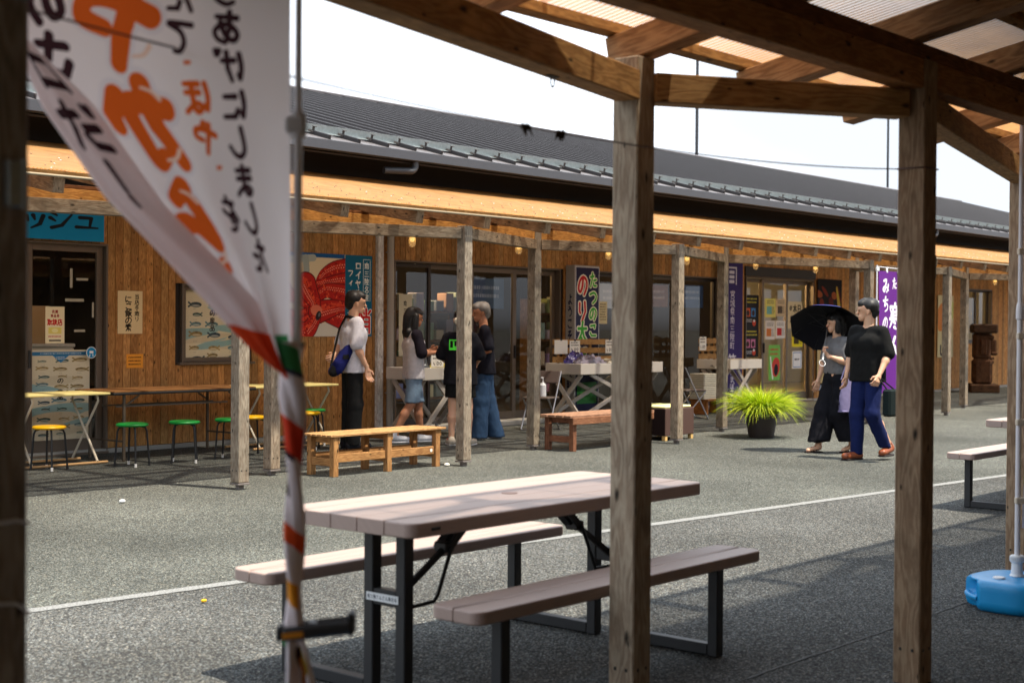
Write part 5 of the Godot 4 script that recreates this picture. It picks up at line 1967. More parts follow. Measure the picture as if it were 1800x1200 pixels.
func picnic_table(label: String, at: Vector3) -> Node3D:
	var t := thing("picnic_table", label, "picnic table", at, 0.0, "picnic tables under the shelter")
	planks(t, "table_plank", 0, 0, 1.84, 0.70, 0.645, 0.70, 5)
	planks(t, "bench_plank", 0, 0.54, 1.83, 0.235, 0.385, 0.433, 2)
	planks(t, "bench_plank", 0, -0.54, 1.83, 0.235, 0.385, 0.433, 2)
	var q := 0.05
	for sx in [-1, 1]:
		var x: float = sx * 0.69
		for sz in [-1, 1]:
			var b := mb()
			b.bx(Vector3(x, 0.3225, sz * 0.085), Vector3(q, 0.645, q), 0.004)
			part("table_leg", b, M.black_metal, t)
			b = mb()
			b.bx(Vector3(x, 0.1925, sz * 0.56), Vector3(q, 0.385, q), 0.004)
			part("bench_leg", b, M.black_metal, t)
			b = mb()
			b.bx(Vector3(x, 0.0265, sz * 0.3225), Vector3(q - 0.003, 0.047, 0.423), 0.003)
			part("floor_rail", b, M.black_metal, t)
		var b := mb()
		b.bx(Vector3(x, 0.37, 0), Vector3(q - 0.006, 0.06, 0.118), 0.003)
		part("cross_piece", b, M.black_metal, t)
		# folding brace under the top
		b = mb()
		b.bar(Vector3(x - sx * 0.03, 0.375, 0.03), Vector3(x - sx * 0.29, 0.535, 0.03), 0.012, 0.026)
		b.bar(Vector3(x - sx * 0.27, 0.52, 0.0), Vector3(x - sx * 0.42, 0.645, 0.0), 0.05, 0.03, 0.004)
		b.bar(Vector3(x - sx * 0.27, 0.52, 0.05), Vector3(x - sx * 0.42, 0.645, 0.05), 0.012, 0.03)
		b.bx(Vector3(x - sx * 0.28, 0.53, 0.02), Vector3(0.05, 0.04, 0.07), 0.006)
		b.bx(Vector3(x - sx * 0.41, 0.628, 0.02), Vector3(0.06, 0.03, 0.08), 0.006)
		b.tube([Vector3(x - sx * 0.28, 0.53, 0.06), Vector3(x - sx * 0.2, 0.36, 0.065), Vector3(x - sx * 0.185, 0.335, 0.06), Vector3(x - sx * 0.03, 0.33, 0.06)], 0.008, 8)
		part("folding_brace", b, M.black, t)
	var p := Pad.new(256, 48, rgb(226, 230, 232))
	p.row(GL, "南三陸さんさん商店会", 10, 12, Vector2(20, 24), 24, 1.7, rgb(66, 74, 84))
	var b := mb()
	b.panel(0.17, 0.03, 0.002)
	part("name_plate", b, print_mat(p.tex(), 0.4), t, Vector3(-0.69 - 0.027, 0.355, -0.005), -PI / 2)
	b = mb()
	b.lathe(Transform3D(), [Vector2(0.02, 0.7005), Vector2(0.034, 0.7005), Vector2(0.034, 0.7025), Vector2(0, 0.7025)], 24)
	part("parasol_cap", b, std(rgb(128, 102, 92), 0.5), t)
	b = mb()
	b.box(Transform3D(Basis(), Vector3(-0.8, 0.672, 0.3495)), Vector3(0.045, 0.012, 0.004), 0.0015)
	part("grip_slot", b, M.black, t)
	return t

func water_base(parent: Node3D, mat: Material) -> void:
	# rounded tank with a carrying notch on one side
	var b := mb()
	var rows := []
	var uvs := []
	var ys := [0.0, 0.004, 0.018, 0.04, 0.055, 0.06, 0.075, 0.09, 0.1, 0.105, 0.125, 0.142, 0.152, 0.157, 0.16]
	var rr := [0.19, 0.215, 0.235, 0.242, 0.242, 0.242, 0.242, 0.242, 0.242, 0.242, 0.242, 0.238, 0.226, 0.206, 0.16]
	for i in ys.size():
		var row := []
		var uu := []
		for j in 73:
			var a := TAU * j / 72
			var da := absf(wrapf(a - PI, -PI, PI))
			var m := 1.0 - smoothstep(0.26, 0.36, da)
			var deep := (1.0 - smoothstep(0.028, 0.05, absf(ys[i] - 0.105))) + (1.0 - smoothstep(0.02, 0.035, absf(ys[i] - 0.03)))
			var sq := 1.0 + 0.05 * cos(4.0 * a)
			var r: float = rr[i] * sq * (1.0 - 0.22 * m * clampf(deep, 0, 1))
			row.append(Vector3(cos(a) * r, ys[i], sin(a) * r))
			uu.append(Vector2(j / 72.0, ys[i]))
		rows.append(row)
		uvs.append(uu)
	b.grid(rows, uvs, Vector3.ZERO, -1.0)
	var top := []
	for j in 73:
		top.append(rows[-1][j])
	var m0 := b.pt(Vector3(0, 0.161, 0), Vector3.UP, Vector2.ZERO)
	for p in top:
		b.pt(p, Vector3.UP, Vector2.ZERO)
	for j in 72:
		b.tri(m0, m0 + 1 + j, m0 + 2 + j, Vector3.UP)
	var o := part("water_base", b, mat, parent)
	b = mb()
	var pth := []
	for k in 9:
		var a := PI - 0.36 + 0.72 * k / 8.0
		pth.append(Vector3(cos(a) * 0.236, 0.066, sin(a) * 0.236))
	b.tube(pth, 0.014, 10)
	part("carry_handle", b, mat, o)
	b = mb()
	b.lathe(Transform3D(Basis(), Vector3(-0.11, 0.158, 0.06)), [Vector2(0, 0), Vector2(0.03, 0), Vector2(0.03, 0.008), Vector2(0.026, 0.011), Vector2(0, 0.011)], 20)
	part("filler_cap", b, M.plastic_white, o)
	b = mb()
	b.lathe(Transform3D(), [Vector2(0.034, 0.16), Vector2(0.036, 0.165), Vector2(0.03, 0.175), Vector2(0.026, 0.23), Vector2(0.031, 0.232), Vector2(0.034, 0.236), Vector2(0.034, 0.262), Vector2(0.03, 0.267), Vector2(0.012, 0.268)], 28)
	for k in 22:
		var a := TAU * k / 22
		b.bx(Vector3(cos(a) * 0.034, 0.249, sin(a) * 0.034), Vector3(0.004, 0.022, 0.004))
	part("collar", b, M.plastic_white, o)

func flag_left() -> void:
	var t := thing("twisted_flag", "white nobori flag with orange and brown lettering seen from behind, its lower half twisted round the pole", "flag", Vector3(1.978, 0, -2.30), -0.8605)
	t.set_meta("label", "white flag with orange lettering seen from behind, lower half twisted round its pole")
	# print, drawn as it reads from the street; the sheet shows its back to us
	var p := Pad.new(820, 1100, rgb(248, 244, 246))
	var brown := rgb(62, 40, 46)
	var orange := rgb(226, 104, 40)
	p.column(GL, "からあげにしました", 112, 235, Vector2(62, 60), 76, 6.5, brown, 0.8)
	p.column(GL, "採れたて", 214, 160, Vector2(62, 64), 80, 6.0, brown, 0.8)
	p.column(GL, "“", 226, 480, Vector2(40, 40), 60, 4.0, orange)
	p.column(GL, "ほや", 204, 520, Vector2(62, 64), 82, 7.0, orange, 0.8)
	p.column(GL, "“", 200, 690, Vector2(40, 40), 60, 4.0, orange)
	p.column(GL, "を", 190, 756, Vector2(60, 64), 80, 6.0, brown)
	for pass_ in 2:
		for i in 4:
			p.glyph(GL["ほやから"[i]], 300, 110 + i * 205, Vector2(170, 178), 36 if pass_ == 0 else 24, rgb(238, 234, 240) if pass_ == 0 else orange, 0.75)
	for i in 4:
		p.curve([Vector2(330, 150 + i * 205), Vector2(345, 135 + i * 205), Vector2(368, 128 + i * 205)], 5, 3, rgb(244, 214, 196))
		p.curve([Vector2(322, 250 + i * 205), Vector2(340, 268 + i * 205), Vector2(366, 272 + i * 205)], 5, 3, rgb(244, 214, 196))
	p.column(GL, "品店のさ", 500, 120, Vector2(80, 84), 104, 10, brown, 0.9)
	# the strip that folds over
	p.rect(600, 0, 220, 1100, rgb(250, 240, 242))
	p.column(GL, "唐本ロだ！", 640, 250, Vector2(140, 84), 108, 10, brown, 0.9)
	p.rect(600, 1010, 220, 90, rgb(226, 80, 40))
	p.rect(40, 1030, 130, 70, rgb(60, 140, 84))
	var fm := print_mat(p.tex(), 0.85)
	fm.backlight_enabled = true
	fm.backlight = Color(1.0, 0.98, 0.97)
	var hy := [2.46, 2.01, 1.84, 1.66, 1.554, 1.398, 1.30]
	var hw := [0.60, 0.585, 0.51, 0.385, 0.28, 0.13, 0.035]
	var rows := []
	var uvs := []
	var n := 64
	for j in n + 1:
		var y := lerpf(2.46, 1.30, j / float(n))
		var w := 0.0
		for k in 6:
			if y <= hy[k] and y >= hy[k + 1]:
				w = lerpf(hw[k], hw[k + 1], (hy[k] - y) / (hy[k] - hy[k + 1]))
		var pull := 1.0 - w / 0.6
		var row := []
		var uu := []
		var v := (2.46 - y) / 1.16
		for i in 31:
			var s := i / 30.0
			var z := 0.012 * sin(s * 7.0 + y * 4.0) * (0.4 + pull) + 0.026 * pull * sin(s * 15.0 + 1.0 + y * 2.0) + 0.01 * sin(s * 27.0 - y * 5.0) * pull + 0.012 * sin(y * 9.0 + s * 3.0) * s
			row.append(Vector3(-0.016 - s * (w - 0.016), y, z))
			uu.append(Vector2(s * 600.0 / 820.0, v))
		var e: Vector3 = row[-1]
		var rr := minf(0.016, w * 0.2)
		for i in range(1, 8):
			var a := PI * i / 7.0
			row.append(e + Vector3(-rr * sin(a), 0, rr * (1.0 - cos(a))))
			uu.append(Vector2((600.0 + i * 4.0) / 820.0, v))
		var fw := minf(0.095 * smoothstep(0.0, 0.16, pull) + 0.02, w * 0.6)
		for i in range(1, 13):
			var s := i / 12.0
			row.append(e + Vector3(s * fw, -0.02 * s, 2.0 * rr + 0.014 * sin(s * PI) + 0.006 * sin(s * 9.0 + y * 6.0)))
			uu.append(Vector2((628.0 + s * 190.0) / 820.0, v))
		rows.append(row)
		uvs.append(uu)
	var b := mb()
	b.grid(rows, uvs, Vector3.ZERO, 1.0)
	part("cloth", b, fm, t)
	# twisted lower part
	p = Pad.new(256, 512, rgb(230, 218, 222))
	for k in 5:
		p.rect([0, 0, 90, 0, 40][k], [20, 150, 262, 330, 420][k], [256, 256, 120, 200, 200][k], [46, 58, 26, 30, 40][k], [rgb(64, 140, 86), rgb(222, 66, 40), rgb(60, 42, 46), rgb(226, 84, 40), rgb(232, 150, 40)][k])
	p.rect(0, 60, 256, 8, rgb(70, 70, 90))
	p.rect(60, 206, 150, 10, rgb(56, 36, 44))
	var tw := print_mat(p.tex(), 0.85)
	rows = []
	uvs = []
	for j in 81:
		var y := lerpf(1.36, 0.72, j / 80.0)
		var row := []
		var uu := []
		var fat := 0.006 + 0.022 * smoothstep(1.16, 1.3, y) 
		for i in 25:
			var a := TAU * i / 24
			var r := 0.0155 + fat * 0.4 + (0.0035 + fat * 0.25) * cos(2.0 * a - y * 26.0) + 0.0015 * cos(5.0 * a - y * 40.0)
			row.append(Vector3(cos(a) * r - 0.4 * fat, y, sin(a) * r + 0.004))
			uu.append(Vector2(i / 24.0, fposmod(1.36 - y, 10.0) / 0.64 + 0.12 * i / 24.0))
		rows.append(row)
		uvs.append(uu)
	b = mb()
	b.grid(rows, uvs, Vector3.ZERO, 1.0)
	part("twisted_cloth", b, tw, t)
	# loose tail below the clip
	rows = []
	uvs = []
	for j in 17:
		var v := j / 16.0
		var row := []
		var uu := []
		for i in 17:
			var s := i / 16.0
			row.append(Vector3(-0.016 + s * (0.04 + 0.07 * v), 0.735 - v * 0.3, 0.02 + 0.012 * sin(s * 9.0 + v * 2.0)))
			uu.append(Vector2(s, v))
		rows.append(row)
		uvs.append(uu)
	b = mb()
	b.grid(rows, uvs, Vector3.BACK)
	p = Pad.new(128, 256, rgb(230, 222, 228))
	p.curve([Vector2(60, 0), Vector2(86, 24), Vector2(100, 50)], 16, 12, rgb(176, 140, 30))
	p.curve([Vector2(70, 30), Vector2(82, 56), Vector2(74, 84)], 20, 12, rgb(60, 36, 40))
	p.curve([Vector2(74, 42), Vector2(80, 60), Vector2(74, 78)], 9, 5, rgb(196, 116, 44))
	part("cloth_tail", b, print_mat(p.tex(), 0.85), t)
	b = mb()
	b.tube([Vector3(0, 0.2, 0), Vector3(0, 1.85, 0)], 0.0095, 14)
	b.tube([Vector3(0, 1.85, 0), Vector3(0, 2.7, 0)], 0.0078, 14)
	b.tube([Vector3(0, 1.79, 0), Vector3(0, 1.84, 0)], 0.0175, 14)
	part("pole", b, M.pole, t)
	b = mb(Color(0.6, 0.6, 0.62))
	b.bx(Vector3(-0.004, 1.815, 0.004), Vector3(0.044, 0.036, 0.03), 0.006)
	part("loop", b, M.tint, t)
	water_base(t, M.blue_plastic)
	var c := thing("rubber_clamp", "black rubber clamp with an orange plate gripping the twisted flag", "clamp", Vector3(1.978, 0.755, -2.30), -0.8605)
	b = mb()
	b.box(Transform3D(Basis(Vector3.BACK, 0.12), Vector3(0.05, 0.0, 0.028)), Vector3(0.15, 0.03, 0.016), 0.007)
	b.box(Transform3D(Basis(Vector3.BACK, 0.12), Vector3(0.05, 0.0, -0.028)), Vector3(0.14, 0.028, 0.014), 0.006)
	b.bx(Vector3(-0.03, -0.008, 0), Vector3(0.016, 0.034, 0.06), 0.006)
	b.bx(Vector3(0.118, 0.012, 0), Vector3(0.016, 0.05, 0.05), 0.006)
	b.bx(Vector3(0.035, 0.0, 0), Vector3(0.02, 0.03, 0.05), 0.005)
	part("jaw", b, M.black_metal, c)
	b = mb(lin(214, 140, 40))
	b.box(Transform3D(Basis(Vector3.BACK, 0.12), Vector3(0.0, -0.008, 0.0368)), Vector3(0.044, 0.012, 0.003), 0.001)
	part("plate", b, M.tint, c)

func flag_right() -> void:
	var t := thing("nobori_banner", "white nobori banner on a white pole in a blue water-filled base", "banner", Vector3(7.02, 0, -2.70), -0.8605)
	water_base(t, M.blue_plastic)
	var b := mb()
	b.tube([Vector3(0, 0.2, 0), Vector3(0, 1.47, 0)], 0.0135, 16)
	b.tube([Vector3(0, 1.47, 0), Vector3(0, 2.75, 0)], 0.011, 16)
	b.lathe(Transform3D(), [Vector2(0.0135, 1.44), Vector2(0.0195, 1.445), Vector2(0.0195, 1.49), Vector2(0.017, 1.51), Vector2(0.0115, 1.53)], 18)
	part("pole", b, M.pole, t)
	var p := Pad.new(256, 720, rgb(226, 222, 226))
	p.ell(30, 420, 26, 60, 0.2, rgb(214, 60, 90))
	p.ell(60, 560, 90, 60, 0.4, rgb(222, 120, 30))
	p.ell(30, 530, 26, 18, 0.2, rgb(206, 50, 20))
	p.ell(60, 610, 80, 26, -0.3, rgb(140, 180, 50))
	p.rect(0, 650, 256, 70, rgb(222, 220, 236))
	p.rect(6, 668, 240, 2, rgb(90, 30, 80))
	p.column(GL, "し", 10, 676, Vector2(40, 40), 40, 5, rgb(80, 24, 70))
	p.row(GL, "さんのこ", 4, 652, Vector2(14, 14), 18, 1.4, rgb(90, 40, 90))
	var rows := []
	var uvs := []
	for j in 33:
		var v := j / 32.0
		var y := 2.5 - v * 2.1
		var row := []
		var uu := []
		for i in 13:
			var s := i / 12.0
			row.append(Vector3(0.028 + 0.035 * v * (1 - v) * 2.0 + s * 0.58, y, 0.02 * sin(s * 8.0 + v * 5.0)))
			uu.append(Vector2(s, v))
		rows.append(row)
		uvs.append(uu)
	b = mb()
	b.grid(rows, uvs, Vector3.BACK)
	var fm := print_mat(p.tex(), 0.85)
	fm.backlight_enabled = true
	fm.backlight = Color(0.5, 0.5, 0.5)
	part("cloth", b, fm, t)
	for y in [1.78, 1.36, 0.93, 0.54]:
		b = mb(lin(196, 184, 166))
		b.bx(Vector3(0.02, y, 0.004), Vector3(0.07, 0.032, 0.034), 0.004)
		part("loop", b, M.tint, t)

func build_near_props() -> void:
	picnic_table("pinkish resin picnic table with attached benches and black frame beside the near post", Vector3(4.42, 0.0065, -3.81))
	var o: Node3D = picnic_table("pinkish resin picnic table standing behind the white banner pole", Vector3(11.38, 0.0065, -3.94))
	flag_left()
	flag_right()
	# wire strung between two posts with frayed ends of cord
	var b := mb()
	var A := Vector3(1.40, 2.005, NB - 0.062)
	var B := Vector3(5.215, 2.02, NB - 0.062)
	var pts := []
	for i in 25:
		var s := i / 24.0
		pts.append(A.lerp(B, s) - Vector3(0, 0.3 * s * (1 - s), 0))
	b.tube(pts, 0.0024, 6)
	var bp := []
	for i in 9:
		var a := TAU * i / 8
		bp.append(Vector3(5.275, 2.02, NB) + Vector3(signf(cos(a)) * minf(absf(cos(a)) * 1.4, 1.0), 0, signf(sin(a)) * minf(absf(sin(a)) * 1.4, 1.0)) * 0.06)
	b.tube(bp, 0.003, 6, false)
	tag(part("steel_wire", b, std(rgb(96, 76, 76), 0.6, 0.2), self), "thin dark wire strung between the two shelter posts", "wire")
	for k in [[0.408, "brown frayed cord knot with a clear loop on the wire, longer one"], [0.449, "brown frayed cord knot with a clear loop on the wire, shorter one"]]:
		var at: Vector3 = A.lerp(B, k[0]) - Vector3(0, 0.3 * k[0] * (1 - k[0]), 0)
		var t := thing("cord_knot", k[1], "cord", at)
		b = mb(Color(0.05, 0.028, 0.015))
		for i in 16:
			var d := Vector3(rng.randf_range(-0.03, 0.03) * (1.3 if k[0] < 0.43 else 0.8), rng.randf_range(-0.014, 0.003), rng.randf_range(-0.006, 0.006))
			b.tube([Vector3.ZERO + d * 0.2, d * 0.7 + Vector3(0, 0.004, 0), d + Vector3(0, rng.randf_range(-0.02, 0.0), 0)], [0.005, 0.004, 0.0015], 6)
		part("cord", b, M.tint, t)
		b = mb()
		var lp := []
		for i in 13:
			var a := TAU * i / 12
			lp.append(Vector3(sin(a) * 0.009 + 0.008 * (1 - cos(a)), 0.002 + 0.018 * (1 - cos(a)), 0))
		b.tube(lp, 0.0012, 5, false)
		part("loop", b, std(rgb(200, 204, 214), 0.3), t)
	# cable ties on the left post
	for k in [[1.02, 0.1, "upper"], [0.9, -0.55, "lower"]]:
		b = mb()
		b.tube([Vector3(-0.06, 0, 0.004), Vector3(-0.02, 0.012 * signf(k[1]), 0.0), Vector3(0.03, 0.05 * k[1] + 0.01, 0.0), Vector3(0.056, 0.07 * k[1], 0.003)], 0.0035, 6)
		tag(part("cable_tie", b, M.plastic_white, self, Vector3(1.35, k[0], NB + 0.059)), k[2] + " white cable tie round the left post", "cable tie")
# ---------------------------------------------------------------- people: one smooth surface per body, clothes laid over it
func blob(b: MB, bones: Array, cell: float, k: float, amp := 0.0, freq := 9.0, low := []) -> void:
	var lo := Vector3(1e9, 1e9, 1e9)
	var hi := -lo
	for q in bones:
		var m: float = maxf(q[2], q[3])
		lo = lo.min(q[0] - Vector3(m, m, m)).min(q[1] - Vector3(m, m, m))
		hi = hi.max(q[0] + Vector3(m, m, m)).max(q[1] + Vector3(m, m, m))
	var pad := Vector3.ONE * (cell * 2.5)
	lo -= pad
	hi += pad
	var nx := int((hi.x - lo.x) / cell) + 2
	var ny := int((hi.y - lo.y) / cell) + 2
	var nz := int((hi.z - lo.z) / cell) + 2
	var sx := 1
	var sy := nx
	var sz := nx * ny
	var d := PackedFloat32Array()
	d.resize(nx * ny * nz)
	d.fill(0.2)
	for q in bones:
		var a: Vector3 = q[0]
		var ba: Vector3 = q[1] - q[0]
		var ra: float = q[2]
		var dr: float = q[3] - q[2]
		var m: float = maxf(q[2], q[3]) + k + cell * 2.0
		var inv := 1.0 / maxf(ba.length_squared(), 1e-9)
		var l := (a.min(q[1]) - Vector3(m, m, m) - lo) / cell
		var h := (a.max(q[1]) + Vector3(m, m, m) - lo) / cell
		var ix0 := maxi(0, int(l.x))
		var ix1 := mini(nx - 1, int(h.x) + 1)
		for iz in range(maxi(0, int(l.z)), mini(nz - 1, int(h.z) + 1) + 1):
			for iy in range(maxi(0, int(l.y)), mini(ny - 1, int(h.y) + 1) + 1):
				var at := iz * sz + iy * sy
				var p := Vector3(lo.x + ix0 * cell, lo.y + iy * cell, lo.z + iz * cell) - a
				for ixx in range(ix0, ix1 + 1):
					var t := clampf(p.dot(ba) * inv, 0.0, 1.0)
					var e := (p - ba * t).length() - ra - dr * t
					var o := d[at + ixx]
					var w := k - absf(o - e)
					if w > 0.0:
						d[at + ixx] = minf(o, e) - w * w / (4.0 * k)
					elif e < o:
						d[at + ixx] = e
					p.x += cell
	if low.size() == 2:
		# straight hems: cut below the given height on the left (x > 0) and right side
		for iz in nz:
			for iy in ny:
				var y := lo.y + iy * cell
				if y > maxf(low[0], low[1]) + 0.2:
					break
				for ixx in nx:
					var cut: float = (low[0] if lo.x + ixx * cell > 0.0 else low[1]) - y
					var i := iz * sz + iy * sy + ixx
					if cut > d[i]:
						d[i] = cut
	var id := PackedInt32Array()
	id.resize(nx * ny * nz)
	id.fill(-1)
	var offs := [0, sx, sy, sx + sy, sz, sz + sx, sz + sy, sz + sx + sy]
	var cor := [Vector3(0, 0, 0), Vector3(1, 0, 0), Vector3(0, 1, 0), Vector3(1, 1, 0), Vector3(0, 0, 1), Vector3(1, 0, 1), Vector3(0, 1, 1), Vector3(1, 1, 1)]
	var edges := [[0, 1], [2, 3], [4, 5], [6, 7], [0, 2], [1, 3], [4, 6], [5, 7], [0, 4], [1, 5], [2, 6], [3, 7]]
	var cells := []
	for iz in nz - 1:
		for iy in ny - 1:
			var at := iz * sz + iy * sy
			for ixx in nx - 1:
				var i := at + ixx
				var f := d[i]
				if f > 0.05 or f < -0.05:
					continue
				var neg := f < 0.0
				if (d[i + 1] < 0.0) == neg and (d[i + sy] < 0.0) == neg and (d[i + sy + 1] < 0.0) == neg and (d[i + sz] < 0.0) == neg and (d[i + sz + 1] < 0.0) == neg and (d[i + sz + sy] < 0.0) == neg and (d[i + sz + sy + 1] < 0.0) == neg:
					continue
				var sum := Vector3.ZERO
				var cnt := 0
				for e in edges:
					var fa := d[i + offs[e[0]]]
					var fb := d[i + offs[e[1]]]
					if (fa < 0.0) != (fb < 0.0):
						sum += cor[e[0]].lerp(cor[e[1]], fa / (fa - fb))
						cnt += 1
				var nn := Vector3(d[i + 1] + d[i + sy + 1] + d[i + sz + 1] + d[i + sy + sz + 1] - d[i] - d[i + sy] - d[i + sz] - d[i + sy + sz], d[i + sy] + d[i + sy + 1] + d[i + sy + sz] + d[i + sy + sz + 1] - d[i] - d[i + 1] - d[i + sz] - d[i + sz + 1], d[i + sz] + d[i + sz + 1] + d[i + sz + sy] + d[i + sz + sy + 1] - d[i] - d[i + 1] - d[i + sy] - d[i + sy + 1]).normalized()
				var p := lo + (Vector3(ixx, iy, iz) + sum / cnt) * cell
				if amp > 0.0:
					var w := noise.get_noise_3d(p.x * freq, p.y * freq * 0.55, p.z * freq)
					var w2 := noise.get_noise_3d(p.x * freq * 2.6 + 5.0, p.y * freq * 1.2, p.z * freq * 2.6)
					p += nn * amp * (w + 0.5 * w2)
				id[i] = b.pt(p, nn, Vector2(p.x, p.y))
				cells.append([i, ixx, iy, iz])
	var first := b.v.size()
	for c in cells:
		var i: int = c[0]
		var neg := d[i] < 0.0
		for ax in 3:
			var st: int = [sx, sy, sz][ax]
			if (d[i + st] < 0.0) == neg:
				continue
			var s1: int = [sy, sz, sx][ax]
			var s2: int = [sz, sx, sy][ax]
			if i - s1 - s2 < 0:
				continue
			var a := id[i]
			var e := id[i - s1]
			var f := id[i - s1 - s2]
			var g := id[i - s2]
			if a < 0 or e < 0 or f < 0 or g < 0:
				continue
			var nn := b.n[a] + b.n[e] + b.n[f] + b.n[g]
			b.tri(a, e, f, nn)
			b.tri(a, f, g, nn)
	if amp > 0.0:
		# shade the folds: recompute normals of this blob from its faces
		var start := first - cells.size()
		for i in range(start, first):
			b.n[i] = b.n[i] * 0.0004
		var q := 0
		while q < b.ix.size():
			if b.ix[q] >= start:
				var A := b.v[b.ix[q]]
				var cr := -(b.v[b.ix[q + 1]] - A).cross(b.v[b.ix[q + 2]] - A)
				for z in 3:
					b.n[b.ix[q + z]] = b.n[b.ix[q + z]] + cr
			q += 3
		for i in range(start, first):
			b.n[i] = b.n[i].normalized()

func hand_bones(w: Vector3, dir: Vector3, thumb: Vector3, curl: float, s: float) -> Array:
	dir = dir.normalized()
	thumb = (thumb - dir * thumb.dot(dir)).normalized()
	var pn := dir.cross(thumb)
	var out := []
	out.append([w - dir * 0.02 * s, w + dir * 0.03 * s, 0.024 * s, 0.024 * s])
	for k in [-1, 0, 1]:
		out.append([w + dir * 0.02 * s + thumb * 0.012 * k * s, w + dir * 0.082 * s + thumb * 0.024 * k * s, 0.0165 * s, 0.0145 * s])
	var ln := [0.036, 0.042, 0.039, 0.031]
	for f in 4:
		var o: float = (1.5 - f) * 0.0205
		var a: Vector3 = w + dir * 0.084 * s + thumb * o * s
		var d1 := (dir * cos(curl * 0.7) + pn * sin(curl * 0.7) + thumb * o * 2.0).normalized()
		var d2 := (dir * cos(curl * 1.9) + pn * sin(curl * 1.9)).normalized()
		var m: Vector3 = a + d1 * ln[f] * 1.05 * s
		out.append([a, m, 0.0095 * s, 0.0088 * s])
		out.append([m, m + d2 * ln[f] * 1.05 * s, 0.0088 * s, 0.0075 * s])
	var t0 := w + dir * 0.03 * s + thumb * 0.024 * s
	var t1 := t0 + (dir * 0.6 + thumb * 0.7 + pn * 0.35 * curl).normalized() * 0.04 * s
	out.append([t0, t1, 0.0125 * s, 0.0105 * s])
	out.append([t1, t1 + (dir * 0.9 + thumb * 0.15 + pn * 0.5 * curl).normalized() * 0.032 * s, 0.0103 * s, 0.0085 * s])
	return out

